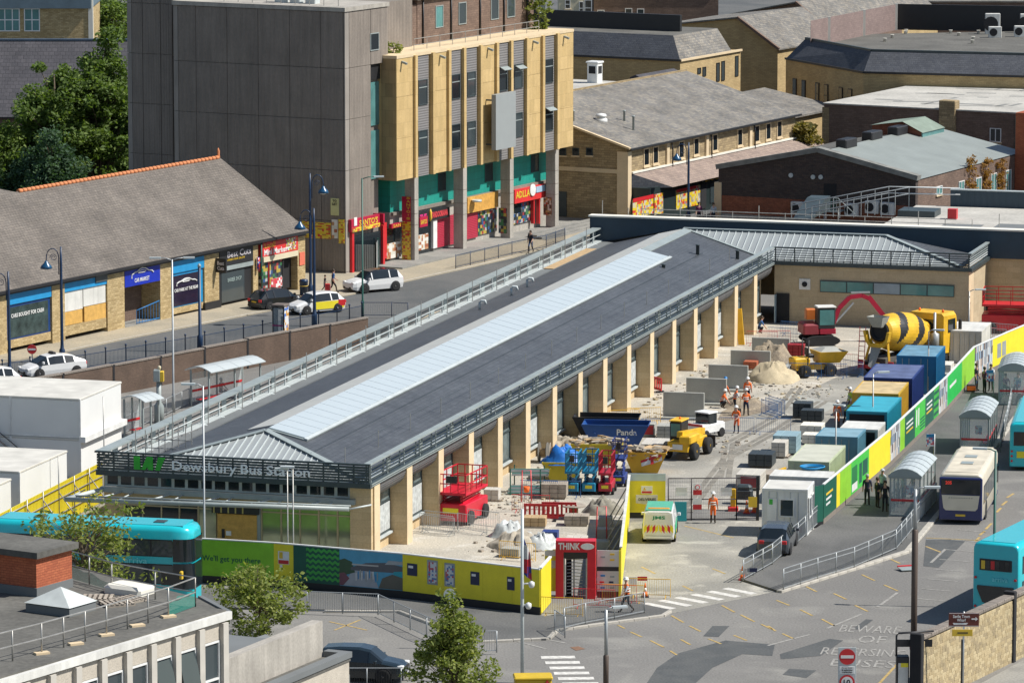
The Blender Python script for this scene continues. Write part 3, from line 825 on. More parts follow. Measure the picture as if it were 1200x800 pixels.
def window_x(par, c, y0, y1, z0, z1, sgn=1, fm=None, gm=None, bars=(1, 1), t=.07, d=.06, sill=True, name='window'):
 """framed window on a wall facing +x (sgn 1) or -x: frame, recessed pane, sill"""
 fm = fm or WHITE; gm = gm or GLASS
 o = MB()
 X = lambda a: c + sgn * a
 o.box(X(0), y0, z0, X(d), y0 + t, z1).box(X(0), y1 - t, z0, X(d), y1, z1)
 o.box(X(0), y0 + t, z0, X(d), y1 - t, z0 + t).box(X(0), y0 + t, z1 - t, X(d), y1 - t, z1)
 for i in range(1, bars[0]): yy = y0 + (y1 - y0) * i / bars[0]; o.box(X(0), yy - t / 2, z0 + t, X(d * .9), yy + t / 2, z1 - t)
 for i in range(1, bars[1]): zz = z0 + (z1 - z0) * i / bars[1]; o.box(X(0), y0 + t, zz - t / 2, X(d * .85), y1 - t, zz + t / 2)
 w = o.to(name, fm, par)
 MB().box(X(.005), y0 + t, z0 + t, X(.02), y1 - t, z1 - t).to('pane', gm, w)
 if sill: MB().box(X(0), y0 - .08, z0 - .12, X(d + .06), y1 + .08, z0 - .004).to('sill', STONE_LT, w)
 return w
def window_y(par, c, x0, x1, z0, z1, fm=None, gm=None, bars=(1, 1), t=.07, d=.06, sill=True, name='window'):
 fm = fm or WHITE; gm = gm or GLASS
 o = MB()
 o.box(x0, c - d, z0, x0 + t, c, z1).box(x1 - t, c - d, z0, x1, c, z1)
 o.box(x0 + t, c - d, z0, x1 - t, c, z0 + t).box(x0 + t, c - d, z1 - t, x1 - t, c, z1)
 for i in range(1, bars[0]): xx = x0 + (x1 - x0) * i / bars[0]; o.box(xx - t / 2, c - d * .9, z0 + t, xx + t / 2, c, z1 - t)
 for i in range(1, bars[1]): zz = z0 + (z1 - z0) * i / bars[1]; o.box(x0 + t, c - d * .85, zz - t / 2, x1 - t, c, zz + t / 2)
 w = o.to(name, fm, par)
 MB().box(x0 + t, c - .02, z0 + t, x1 - t, c - .005, z1 - t).to('pane', gm, w)
 if sill: MB().box(x0 - .08, c - d - .06, z0 - .12, x1 + .08, c, z0 - .004).to('sill', STONE_LT, w)
 return w
def print_mat(name, cols, sc=3.0, sx=1.0, sy=1.0):
 """printed poster or photographic panel: blocks of flat colour"""
 m = bpy.data.materials.new(name); m.use_nodes = True
 N, K = m.node_tree.nodes, m.node_tree.links
 b = N['Principled BSDF']; b.inputs['Roughness'].default_value = .5
 tc = N.new('ShaderNodeTexCoord'); mp = N.new('ShaderNodeMapping'); mp.inputs['Scale'].default_value = (sx, sy, 1)
 vo = N.new('ShaderNodeTexVoronoi'); vo.inputs['Scale'].default_value = sc * 2.4; vo.distance = 'CHEBYCHEV'; vo.voronoi_dimensions = '2D'; vo.inputs['Randomness'].default_value = .3
 K.new(tc.outputs['UV'], mp.inputs[0]); K.new(mp.outputs[0], vo.inputs['Vector'])
 sp = N.new('ShaderNodeSeparateColor'); K.new(vo.outputs['Color'], sp.inputs[0])
 rp = N.new('ShaderNodeValToRGB'); rp.color_ramp.interpolation = 'CONSTANT'
 el = rp.color_ramp.elements
 while len(el) < len(cols): el.new(.5)
 for i, c in enumerate(cols): el[i].position = i / len(cols); el[i].color = (*c, 1)
 K.new(sp.outputs[0], rp.inputs[0]); K.new(rp.outputs[0], b.inputs['Base Color'])
 return m
POSTER_Y = print_mat('menu_poster', [(.70, .50, .03), (.55, .05, .03), (.70, .50, .03), (.40, .18, .05), (.72, .55, .08)], 2.2, 1.0, 1.8)
POSTER_F = print_mat('food_poster', [(.70, .68, .62), (.70, .68, .62), (.35, .12, .06), (.62, .60, .52), (.45, .24, .12)], 1.6)
POSTER_M = print_mat('shop_poster', [(.02, .025, .03), (.03, .09, .22), (.02, .025, .03), (.32, .04, .04), (.03, .035, .04), (.42, .32, .06), (.05, .07, .08), (.05, .18, .07), (.40, .40, .38)], 1.6)
POSTER_B = print_mat('bargain_poster', [(.70, .52, .02), (.70, .52, .02), (.55, .50, .42), (.60, .06, .03), (.30, .28, .26), (.66, .55, .2)], 1.9)

# ------------------------------------------------------------------ row of small shops
sh = fthing('shop_row', 'long low shop row with brown slate roof and orange ridge tiles', 'shop building', T)
EV = 5.85
ty = lambda u: T.PX(0, u, 360)[0]
YA, YB = -64.0, .5
MB().box(-16, YA, .5, -1.6, YB - .05, EV - .1).to('rear_wall', BUFF2, sh)
m = MB(); m.poly([(.35, YA, EV - .02), (.35, YB, EV - .02), (-7.7, YB, 10.95), (-7.7, -26, 10.95), (-10.6, -33, 12.75), (-10.6, YA, 12.75)])
m.to('roof_slope', SLATE_B, sh)
m = MB(); m.poly([(-7.7, YB, 10.95), (-16.3, YB, 5.4), (-16.3, -26, 5.4), (-7.7, -26, 10.95)]); m.poly([(-10.6, -33, 12.75), (-7.7, -26, 10.95), (-16.3, -26, 5.4), (-21, -33, 6), (-21, YA, 6), (-10.6, YA, 12.75)])
m.to('back_roof_slope', SLATE_B, sh)
m = MB(); m.poly([(.3, YB, EV - .05), (-16.2, YB, 5.35), (-7.7, YB, 10.9)]); m.to('gable', STONE_R, sh)
for i in range(52):
 MB().lathe([(.16, 0), (.17, .24), (.15, .46)], (0, 0, 0), 8, 'y').to('ridge_tile', mat('terracotta', (.55, .20, .08), .85, var=.2, scale=3), sh, (-7.7, -25.7 + .5 * i, 10.97))
MB().lathe([(.16, 0), (.1, .2), (.12, .5), (.03, .75)], (-7.7, YB - .2, 10.95), 8).to('finial', MATS['terracotta'], sh)
MB().bar((.42, YA, EV - .12), (.42, YB, EV - .12), .16, .16).to('gutter', BLACK, sh)
MB().box(-.4, YA, 5.45, .1, YB, EV - .12).to('eaves_board', BLACK, sh)
for k, (u0, u1) in enumerate(((-12, 7), (60, 75), (125, 145), (187, 200), (239, 256), (296, 302), (348, 357))):
 y0, y1 = ty(u0), ty(u1)
 MB().box(-1.6, y0, 1.0, .08 if k else .06, min(y1, YB), 5.6).to('stone_pier', BUFF2, sh)
 if k in (4,): MB().box(-.2, y0 - .1, 1.3, .2, y1 + .1, 1.95).to('pier_plinth', BLACK, sh)
NAVYB = paint('frame_navy', (.01, .045, .16), .45)
# bay with lettered window
xb(sh, T, 0, 7.4, 340, 358, 59.6, -.3, .05, 'blue_fascia', BLUE_SK)
w = xb(sh, T, 0, 7.4, 358, 399.5, 59.6, -.35, -.05, 'shop_window', NAVYB)
g = xb(sh, T, 0, 10, 361, 397, 57, -.1, -.03, 'pane', mat('whitewashed_glass', (.05, .075, .07), .2, var=.6, scale=1.5, fine=.4)); g.parent = w
xtext(w, g, .0, 'CARS BOUGHT FOR CASH', WHITE, .47, .72, .82, .13, .02)
xb(sh, T, 0, 7.4, 399.6, 409, 59.6, -.3, 0, 'stall_riser', BUFF2)
# boarded bay
xb(sh, T, 0, 75.2, 325, 342.5, 124.6, -.3, .03, 'blue_fascia', BLUE_SK)
for a, b, vt, vb, mm in ((75.5, 97.5, 343, 366, WHITE_D), (98.2, 124.5, 338.2, 359.5, WHITE_D), (75.5, 97, 366.4, 382, OSB), (99.2, 124.5, 360, 378.5, OSB)):
 xb(sh, T, 0, a, vt, vb, b, -.2, -.05 + .02 * (mm is OSB), 'boarding', mm)
xb(sh, T, 0, 75.2, 382.5, 394, 124.6, -.3, .0, 'stall_riser', BUFF2)
xb(sh, T, 0, 111, 320, 331, 124.4, .0, .12, 'extractor_louvre', mat('louvre', (.09, .10, .10), .6, pat='rib', p1=.12, bump=.6))
# car market bay with open lobby
b = xb(sh, T, 0, 145.2, 315.5, 337, 186.6, -.3, .08, 'sign_board', paint('sign_royal_blue', (.01, .03, .38), .4))
xtext(sh, b, .085, 'CAR MARKET', WHITE, .48, .28, .42, .22, .01)
def car_line(par, y0, y1, z0, z1, c):
 pts = [(0, .0), (.02, .45), (.12, .62), (.25, .7), (.38, .95), (.5, 1.0), (.64, .92), (.78, .62), (.92, .55), (1.0, .3)]
 P = [(c, y0 + (y1 - y0) * a, z0 + (z1 - z0) * h) for a, h in pts]
 MB().tube(P, .045, 5).tube([(c, y0 + (y1 - y0) * a, z0 + (z1 - z0) * h) for a, h in ((.3, .52), (.36, .72), (.5, .78), (.66, .64), (.6, .5), (.3, .52))], .03, 5).to('car_emblem', WHITE, par)
y0, y1, z0, z1 = b['ext']
car_line(sh, y0 + .18 * (y1 - y0), y0 + .8 * (y1 - y0), z0 + .42 * (z1 - z0), z0 + .9 * (z1 - z0), .12)
ya, yb_ = ty(145.2), ty(186.6)
MB().box(-1.62, ya, 1.3, -1.55, yb_, 5.3).to('lobby_back', BRICK_BR, sh)
MB().box(-1.5, ya + .15, 1.42, -1.42, ya + 1.9, 4.0).to('lobby_door', mat('blue_glazed_door', (.02, .05, .10), .3), sh)
MB().box(-1.5, ya, 1.3, .1, yb_, 1.45).to('lobby_floor', PAVEG, sh)
for i in range(9): MB().tube([(.0, yb_ - 2.9 + .36 * i, 1.45), (.0, yb_ - 2.9 + .36 * i, 2.45 + .04 * i)], .02, 5).to('ramp_bar', BLUE, sh)
for z in (1.55, 2.45): MB().tube([(.0, yb_ - 2.9, z), (.0, yb_, z + (.36 if z > 2 else 0))], .035, 6).to('ramp_rail', BLUE, sh)
# rear parking bay
xb(sh, T, 0, 200.3, 305, 321, 238.6, -.3, .06, 'blue_fascia', BLUE_SK)
w = xb(sh, T, 0, 200.3, 321.5, 361.5, 238.6, -.35, -.06, 'shop_window', BLUE_SK)
g = xb(sh, T, 0, 203, 324, 360, 233.5, -.1, -.04, 'pane', mat('film_glass', (.022, .016, .035), .15, var=.2)); g.parent = w
xtext(w, g, .0, 'CAR PARK AT THE REAR', WHITE, .5, .52, .92, .11, .015)
y0, y1, z0, z1 = g['ext']
car_line(w, y0 + .12 * (y1 - y0), y0 + .9 * (y1 - y0), z0 + .66 * (z1 - z0), z0 + .86 * (z1 - z0), .02)
xb(sh, T, 0, 200.3, 362, 369, 238.6, -.3, .0, 'stall_riser', BUFF2)
# barber
b = xb(sh, T, 0, 256.3, 294.5, 313, 295.6, -.3, .08, 'sign_board', BLACK)
xtext(sh, b, .085, 'Best Cuts', paint('sign_silver', (.62, .58, .60), .4), .58, .68, .7, .4, .0)
xtext(sh, b, .085, 'UNISEX HAIR SALON', GOLD, .48, .34, .52, .13, .0)
b2 = MB().box(.1, ty(252) - .02, 4.05, 1.0, ty(252) + .12, 5.1).to('hanging_sign', BLACK, sh)
text('Best', sh, (.55, ty(252) - .03, 4.75), (1, 0, 0), .6, .28, MATS['sign_silver']); text('Cuts', sh, (.55, ty(252) - .03, 4.38), (1, 0, 0), .6, .28, MATS['sign_silver'])
xb(sh, T, 0, 256.3, 313.5, 318.5, 295.6, -.2, .12, 'shutter_box', STEEL_GY)
w = xb(sh, T, 0, 256.3, 319, 357, 295.6, -.35, -.06, 'shop_window', BLACK)
g = xb(sh, T, 0, 260, 320, 355, 287, -.1, -.04, 'pane', GLASS); g.parent = w
xtext(w, g, .0, 'BARBER SHOP', mat('etched', (.32, .40, .38), .6), .55, .72, .6, .13, .0)
MB().lathe([(.12, 0), (.12, 1.0)], (.28, ty(299.5), 3.55), 10).to('barber_pole', print_mat('barber_stripes', [(.7, .7, .7), (.5, .02, .02), (.02, .05, .4)], 3, .2, 1), sh)
MB().tube([(.3, ty(303), 1.4), (.3, ty(303), 5.6)], .06, 6).to('downpipe', GREEN_P, sh)
# mini market
b = xb(sh, T, 0, 306.5, 284, 301, 348, -.3, .1, 'sign_board', paint('sign_red', (.68, .04, .04), .4))
xtext(sh, b, .105, 'Mini Market', WHITE, .36, .26, .64, .4, .02)
xtext(sh, b, .105, 'Local!', GOLD, .2, .74, .3, .34, .0)
y0, y1, z0, z1 = b['ext']
MB().box(.105, y1 - 1.7, z0 + .1, .12, y1 - .3, z1 - .08).to('grocery_print', print_mat('grocery', [(.7, .7, .65), (.5, .05, .05), (.15, .05, .3), (.2, .4, .1), (.7, .5, .1)], 4), sh)
xb(sh, T, 0, 306.5, 301.5, 307.5, 347, -.2, .2, 'shutter_box', CREAM)
xb(sh, T, 0, 306.5, 308, 345, 331, -.35, -.05, 'shop_window', POSTER_M)
for a, c_ in ((314.5, RED), (331, BLACK)): xb(sh, T, 0, a, 306.5, 341, a + 1.6, -.3, .0, 'shop_frame', c_)
xb(sh, T, 0, 318, 327, 338, 331, -.06, -.02, 'window_poster', print_mat('red_poster', [(.62, .04, .06), (.62, .04, .06), (.7, .7, .68), (.5, .1, .1)], 2))
xb(sh, T, 0, 333, 303, 340, 347.5, -.9, -.5, 'doorway', BLACK_M)
xb(sh, T, 0, 349.5, 296, 311, 355.5, .08, .14, 'wall_notice', paint('orange_notice', (.70, .17, .10), .5))

# ------------------------------------------------------------------ concrete tower and yellow fronted block
bl = fthing('office_block', 'tall ribbed concrete tower joined to a yellow clad office block above shops', 'office block', Y)
XT = -1.3
YC = Y.PX(XT, 404, 200)[0]
ZT = Y.PX(XT, 404, 9)[1]
xL = Y.PY(YC, 205, 100)[0]; xLL = Y.PY(YC + 1.2, 151, 100)[0]
MB().box(xL, YC, .5, XT, YC + 3.9, ZT - .3).box(xL, YC + 3.9, .5, -3.2, YC + 14, ZT - .3).box(-3.2, YC + 3.9, 17.9, XT, YC + 6.6, ZT - .3).box(xLL, YC + 1.3, .5, xL, YC + 13, 25).to('tower_core', CONC_DK, bl)
CONC_ED = mat('panel_edge_concrete', (.30, .27, .235), .9, var=.15, scale=.5, streak=.15)
us = [205, 210.5, 231.3, 267.7, 304, 340.7, 377, 403.4]
zs = [UPZ - .2] + [Y.PY(YC, 300, v)[1] for v in (311, 252.5, 194, 135, 75.5)] + [ZT - .35]
xs = [Y.PY(YC, u, 150)[0] for u in us]
for i in range(len(xs) - 1):
 for k in range(len(zs) - 1):
  MB().cbox(xs[i] + .02, YC - .12, zs[k] + .02, xs[i + 1] - .02, YC - .005, zs[k + 1] - .02, .012).to('concrete_panel', CONC_ED if i == 0 else CONC_DK, bl)
zs2 = [.8] + [Y.PY(YC + 1.3, 175, v)[1] for v in (299, 240, 180, 121.5, 63, 4, -60)]
xs2 = [Y.PY(YC + 1.3, u, 150)[0] for u in (151, 156.5, 169, 190, 204)]
for i in range(4):
 for k in range(len(zs2) - 1):
  MB().cbox(xs2[i] + .02, YC + 1.18, zs2[k] + .02, xs2[i + 1] - .02, YC + 1.295, zs2[k + 1] - .02, .012).to('concrete_panel', CONC_DK if i else CONC_ED, bl)
ysr = [YC - .1, YC + .55, YC + 3.88, YC + 6.6]
for i in range(3):
 for k in range(len(zs) - 1):
  if i == 2 and k < len(zs) - 2: continue
  MB().cbox(XT + .005, ysr[i] + .02, zs[k] + .02, XT + .12, ysr[i + 1] - .02, zs[k + 1] - .02, .012).to('concrete_panel', CONC_ED if i == 0 else CONC_DK, bl)
MB().box(xL - .1, YC - .2, ZT - .33, XT + .2, YC + 6.7, ZT).to('tower_parapet', CONC, bl)
y0, zb_ = Y.PX(XT, 432, 60); y1, zt_ = Y.PX(XT, 442, 38)
window_x(bl, XT + .12, y0, y1, zb_, zt_, fm=STEEL_GY, gm=GLASS_D, sill=False)
for i in range(9):
 MB().tube([(xL + 4 + 1.3 * i, YC + 1, ZT), (xL + 4 + 1.3 * i, YC + 1, ZT + 1.1)], .03, 5).to('roof_rail_post', SCAF, bl)
for z in (.55, 1.1): MB().tube([(xL + 4, YC + 1, ZT + z), (XT, YC + 1, ZT + z)], .03, 5).to('roof_rail', SCAF, bl)
for i in range(3): MB().cbox(xL + 8 + 1.4 * i, YC + 2, ZT - .2, xL + 8.9 + 1.4 * i, YC + 2.8, ZT + 1.2 - .2 * i, .05).to('roof_plant', STEEL_LT, bl)
# yellow front
Y0, Y1, Z0, Z1 = -3.0, 26.8, 8.11, 17.8
MB().box(-13, Y0 + .02, Z0 + .02, -.06, Y1 - .02, Z1 - .1).to('block_core', YELLOW_PANEL, bl)
SIDE = mat('shaded_side_cladding', (.36, .25, .12), .8, var=.15, pat='brick', p1=.62, p2=1.05, mortar=.012, bump=.3)  # yellow cladding darkened in colour for the side away from the sun
fy = lambda u: Y.PX(0, u, 110)[0]
zr = [Z0, Z0 + 3.3, Z0 + 6.55, Z1]
secs = [(Y0, fy(484)), (fy(507), fy(523)), (fy(563), fy(579)), (fy(598), fy(600)), (fy(617), fy(633)), (fy(653), Y1)]
for a, b in secs:
 for k in range(3): MB().cbox(-.05, a + .01, zr[k] + .012, .06, b - .01, zr[k + 1] - .012, .01).to('cladding_panel', YELLOW_PANEL, bl)
fins = [484.8, 505.5, 524.2, 541.8, 561.3, 580.3, 597, 615.4, 634.2, 651.3]
for u in fins: MB().box(-.05, fy(u) - .19, Z0 + .01, .28, fy(u) + .19, Z1 - .01).to('cladding_fin', YELLOW_PANEL, bl)
GREYP = mat('grey_spandrel', (.20, .19, .185), .6, var=.08, pat='rib', p1=.2, p2=-1, bump=.6)
strips = [(490, 500.5), (528.7, 538.7), (547.5, 557), (584.5, 594), (602.5, 612), (638, 647.5)]
for i, (a, b) in enumerate(strips):
 ya, yb_ = fy(a), fy(b)
 MB().box(-.05, ya - .25, Z0 + .015, .0, yb_ + .25, Z1 - .015).to('spandrel', GREYP, bl)
 for z0, z1 in ((9.75, 11.75), (13.75, 15.75)):
  w = window_x(bl, .0, ya, yb_, z0, z1, fm=STEEL_DK, gm=GLASS_D if i % 2 else GLASS, bars=(1, 1), sill=False)
  MB().box(.0, ya + .02, z1 - .65, .05, yb_ - .02, z1 - .58).to('transom', STEEL_GY, w)
 if i in (3, 4, 5): MB().rbox((.32, (ya + yb_) / 2, 15.6 if i == 3 else (11.6 if i == 5 else 15.5)), (.5, yb_ - ya - .1, .05), ry=.5).to('open_vent_light', STEEL_GY, bl)
MB().box(-13, Y0 - .02, Z1 - .1, .1, Y1 + .02, Z1 + .14).to('parapet', STONE_LT, bl)
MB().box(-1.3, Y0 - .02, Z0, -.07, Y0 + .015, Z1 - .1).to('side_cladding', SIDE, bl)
a = MB().box(.75, fy(566.5), 9.25, 1.15, fy(590), 13.75).to('advert_box', mat('grey_screen', (.30, .32, .315), .55, var=.04), bl)
for z in (9.6, 13.2):
 for u in (569, 586): MB().box(.06, fy(u) - .06, z, .75, fy(u) + .06, z + .12).to('advert_bracket', STEEL_DK, a)
for u in (470, 515, 571, 624, 660): MB().rbox((.3, fy(u), Z1 - .45), (.5, .18, .16), ry=.3).to('floodlight', STEEL_GY, bl)
# recess between tower and yellow front
MB().box(-3.2, YC + 3.95, UPZ, -1.62, Y0 - .03, Z1 - .3).to('recess_wall', CONC_DK, bl)
for z0, z1 in ((8.3, 12.1), (12.5, 15.9)): MB().box(-1.6, YC + 4.0, z0, -1.5, Y0 - .04, z1).to('recess_glazing', GLASS_T, bl)
MB().box(-1.6, YC + 4.0, 16.1, -1.4, Y0 - .04, 17.7).to('recess_head', BLACK, bl)
# penthouse
PXX = -3.4
ph0 = Y.PX(PXX, 489, 40)[0]
MB().box(-14, ph0, Z1, PXX, Y1 - .6, 21.6).to('penthouse_wall', BRICK_BR, bl)
MB().box(-14.5, ph0 - .5, 21.6, PXX + .35, Y1 - .3, 21.85).to('penthouse_roof', ROOF_LT, bl)
MB().box(-8.0, YC + 9, Z1, -3.45, ph0 - .01, 21.2).to('penthouse_wall', BRICK_BR, bl)
for u in (510, 537, 575, 594, 630): window_x(bl, PXX, Y.PX(PXX, u, 30)[0], Y.PX(PXX, u + 9, 30)[0], 19.1, 20.9, fm=STEEL_GY, gm=GLASS_T if u < 520 else GLASS, sill=False)
for u in (495, 528, 562, 590, 617): MB().tube([(PXX + .08, Y.PX(PXX, u, 30)[0], Z1), (PXX + .08, Y.PX(PXX, u, 30)[0], 21.6)], .08, 6).to('downpipe', BLACK, bl)
for i in range(11): MB().tube([(-1.2, Y0 + 5 + 2.1 * i, Z1), (-1.2, Y0 + 5 + 2.1 * i, Z1 + 1.05)], .03, 5).to('roof_rail_post', SCAF, bl)
for z in (.55, 1.05): MB().tube([(-1.2, Y0 + 5, Z1 + z), (-1.2, Y0 + 26, Z1 + z)], .03, 5).to('roof_rail', SCAF, bl)
# arcade: columns, teal storey, shop units
for i in range(4):
 MB().cbox(-.92, 7.93 * i - .05, 1.0, -.02, 7.93 * i + .58, Z0, .02).to('arcade_column', CONC, bl)
 for z in (4.3, 5.2, 6.3): MB().box(-.935, 7.93 * i - .065, z, -.005, 7.93 * i + .595, z + .03).to('column_joint', CONC_DK, bl)
XS = -1.6
ys0 = Y.PX(XS, 457, 230)[0]
MB().box(-13, ys0 + .01, UPZ, XS - .02, Y1 - .5, Z0 + .01).to('arcade_core', CONC, bl)
MB().box(-6, ys0, 5.35, XS, Y1 - 1, Z0 - .02).to('teal_storey', TEAL, bl)
MB().box(XS - .4, ys0 + .1, 5.1, XS + .25, Y1 - 1.2, 5.34).to('arcade_ledge', CONC_DK, bl)
for k, u in enumerate((513, 568, 622)): window_x(bl, XS, Y.PX(XS, u, 200)[0], Y.PX(XS, u + 9, 200)[0], 6.2, 7.7, fm=STEEL_DK, gm=GLASS, sill=False)
SRED = MATS['sign_red']
b = xb(bl, Y, XT + .12, 408, 257.5, 272, 441, .02, .3, 'sign_board', paint('sign_crimson', (.45, .012, .05), .4))
xtext(bl, b, XT + .43, "SANTO'S", GOLD, .6, .6, .66, .5, .02)
y0, y1, z0, z1 = b['ext']
MB().box(XT + .42, y0 + .1, z0 - .02, XT + .46, y1, z0 + .3).to('sign_strip', POSTER_Y, bl)
MB().cbox(XT + .43, y0 + .35, z0 + .45, XT + .46, y0 + .8, z0 + 1.1, .012).to('chef_emblem', WHITE, bl)
MB().box(XT + .1, YC + .6, UPZ, XT + .2, YC + 5.2, 4.2).to('shop_front', GLASS_D, bl)
for y in (YC + .5, YC + 5.3): MB().box(XT + .1, y, UPZ, XT + .35, y + .3, 4.6).to('red_pilaster', RED, bl)
b = yb(bl, Y, YC + 5.4, 441, 249, 260, 453, .3, .5, 'sign_board', MATS['sign_crimson'])
b = xb(bl, Y, XS, 452, 262.5, 267.5, 474, .3, .55, 'sign_board', MATS['sign_crimson'])
xtext(bl, b, XS + .56, "SANTO'S", GOLD, .5, .5, .85, .75)
xb(bl, Y, XS, 452, 268.5, 301, 478, .0, .06, 'shop_front', GLASS_D)
xb(bl, Y, XS, 451, 286, 304, 468, .1, .16, 'menu_counter', POSTER_F)
xb(bl, Y, XS, 446, 261, 303, 449.5, .0, .3, 'red_pilaster', RED)
yb(bl, Y, -.12, 471.2, 230, 259, 481.5, .0, .05, 'column_sign', MATS['sign_crimson'])
for k, ch in enumerate("SANTO'S"): text(ch, bl, (-.52, -.18, 6.45 - .27 * k), (1, 0, 0), .34 if ch != "'" else .08, .19 if ch != "'" else .09, GOLD)
yb(bl, Y, -.12, 471.2, 259.5, 305, 481.5, .0, .04, 'menu_panel', POSTER_Y)
b = MB().box(-.02, .62, 4.05, .1, 1.85, 4.85).to('projecting_sign', MATS['sign_crimson'], bl)
text("SANTO'S", bl, (.105, 1.2, 4.45), (0, 1, 0), 1.0, .35, GOLD)
b = xb(bl, Y, XS, 486, 250, 261.5, 522, .25, .4, 'sign_board', BLACK)
PINK = paint('sign_pink', (.62, .03, .20), .5)
xtext(bl, b, XS + .41, 'THE', PINK, .13, .55, .22, .6, .05); xtext(bl, b, XS + .41, 'TANDOORIANA', paint('sign_coral', (.60, .06, .07), .5), .66, .55, .54, .62, .05)
MB().lathe([(.06, 0), (.13, .2), (.12, .7), (.04, .95)], (XS + .46, b['ext'][0] + 1.75, 4.1), 8).to('kebab_emblem', GOLD, bl)
xb(bl, Y, XS, 484, 264, 300, 507, .0, .06, 'shop_front', GLASS_D)
xb(bl, Y, XS, 487, 276, 294, 500, .1, .15, 'menu_counter', POSTER_F)
xb(bl, Y, XS, 504, 258, 291, 508.5, .05, .3, 'white_pilaster', WHITE)
xb(bl, Y, XS, 508.6, 256, 290.5, 537, .05, .14, 'roller_shutter', RED_SH)
xb(bl, Y, XS, 543, 231.5, 250, 579, .25, .4, 'sign_board', mat('amber_wood_sign', (.62, .33, .07), .6, var=.35, scale=2.5))
MB().lathe([(.42, -.08), (.42, .08)], (XS + .75, Y.PX(XS, 549, 240)[0], 5.0), 14).to('oval_sign', STEEL_LT, bl)
xb(bl, Y, XS, 543, 251.5, 281, 558, .05, .14, 'roller_shutter', RED_SH)
xb(bl, Y, XS, 559, 248, 275.5, 581, .05, .1, 'shop_front', POSTER_M)
b = xb(bl, Y, XS, 597, 222.5, 238.5, 634.5, .25, .5, 'sign_board', SRED)
xtext(bl, b, XS + .51, 'ADLLA', GOLD, .25, .6, .44, .5, .03)
y0, y1, z0, z1 = b['ext']
MB().lathe([(.5, 0), (.5, .1)], (XS + .5, y0 + 3.05, z0 + .85), 14, 'x').to('roundel', WHITE, bl)
MB().box(XS + .5, y0 + 3.7, z0 + .55, XS + .56, y1 - .1, z0 + 1.05).to('sign_strip', mat('strip_blue', (.35, .5, .62), .5), bl)
xb(bl, Y, XS, 597, 238, 264, 622, .05, .1, 'shop_front', POSTER_M)
xb(bl, Y, XS, 601, 238, 250, 609, .1, .14, 'pane', GLASS_D)
for u in (620.5, 627): xb(bl, Y, XS, u, 232, 262, u + 1.2, .1, .4, 'red_pilaster', RED)
yb(bl, Y, 15.86 - .06, 584.5, 243.5, 273, 594, .0, .04, 'column_poster', POSTER_M)
yb(bl, Y, 23.79 - .06, 637, 231, 252, 646.5, .0, .04, 'column_poster', print_mat('food_column', [(.1, .06, .04), (.5, .3, .1), (.6, .55, .45), (.4, .1, .05), (.2, .12, .06)], 2.5))
# steps at the end of the arcade
for k in range(4): slab('arcade_step', [Y.W(1.4 + .45 * k, 17), Y.W(1.4 + .45 * k, 32), Y.W(1.0 + .45 * k, 32), Y.W(1.0 + .45 * k, 17)], UPZ, UPZ + .6 - .15 * k, PAVEG)
# green compound fence and hoarding beside the tower
# ------------------------------------------------------------------ stone shop building with slate canopy
Q = Fr(G(735, 262, 1.3), 28.4)
q = fthing('stone_shop_building', 'honey stone building with mottled slate roof and tiled canopy over dark shopfront', 'shop building', Q)
qe = Q.PX(0, 738, 172)[1]
qy = Q.PX(0, 932, 132)[0]
qx, qz = Q.PY(qy, 802, 83)
MB().box(-15, 0, 1, 0, qy, qe).to('wall', STONE_R, q)
m = MB(); m.poly([(0, .001, qe), (qx, .001, qz - .1), (2 * qx, .001, qe)]); m.to('gable', STONE_R, q)
m = MB(); m.poly([(.4, -.3, qe - .12), (.4, qy + .3, qe - .12), (qx, qy + .3, qz), (qx, -.3, qz)]); m.to('roof_slope', SLATE_O, q)
m = MB(); m.poly([(qx, -.3, qz), (qx, qy + .3, qz), (2 * qx - .4, qy + .3, qe), (2 * qx - .4, -.3, qe)]); m.to('roof_slope', SLATE_O, q)
MB().bar((.45, -.3, qe - .18), (.45, qy + .3, qe - .18), .16, .16).to('gutter', BLACK, q)
MB().bar((.42, -.32, qe - .08), (qx, -.32, qz + .04), .3, .16).to('verge_coping', STONE_LT, q)
MB().bar((qx, -.3, qz + .03), (qx, qy + .3, qz + .03), .25, .14).to('ridge_tiles', STONE_R, q)
MB().box(-.9, -.16, 1.2, .14, .5, qe - .4).to('corner_pier', STONE_LT, q)
MB().box(-15, -.1, 5.5, -.9, -.004, 5.85).to('string_course', STONE_LT, q)
for u in (656, 671, 687): x = Q.PY(0, u, 178)[0]; window_y(q, -.004, x, x + .62, Q.PY(0, u, 182)[1], Q.PY(0, u, 173)[1], fm=STEEL_DK, gm=GLASS_D)
z1, z0 = Q.PX(0, 755, 172)[1], Q.PX(0, 755, 195)[1]
for u, w_ in ((754, 4), (764.8, 4), (795, 4.5), (812.5, 4.5), (834.5, 5), (863.7, 5), (883.7, 6), (897, 6), (910, 6)):
 y = Q.PX(0, u, 170)[0]; window_x(q, 0.004, y, y + 1.05, z0, z1 - .15, fm=STONE_LT, gm=GLASS_D, t=.1)
for u in (780, 826, 877): y = Q.PX(0, u, 170)[0]; MB().box(0, y, 4.5, .16, y + .5, qe - .25).to('pilaster', STONE_LT, q); MB().tube([(.25, y + .7, qe - .3), (.25, y + .9, qe - 1.0), (.22, y + .9, 4.6)], .07, 6).to('downpipe', BLACK, q)
zc = Q.PX(0.1, 733, 205)[1]
cy1 = qy + 3
m = MB(); m.poly([(0.02, .6, zc), (2.6, 3.4, zc - 1.3), (2.6, cy1, zc - 1.3), (.02, cy1, zc)]); m.to('canopy_slope', TILE_PK, q)
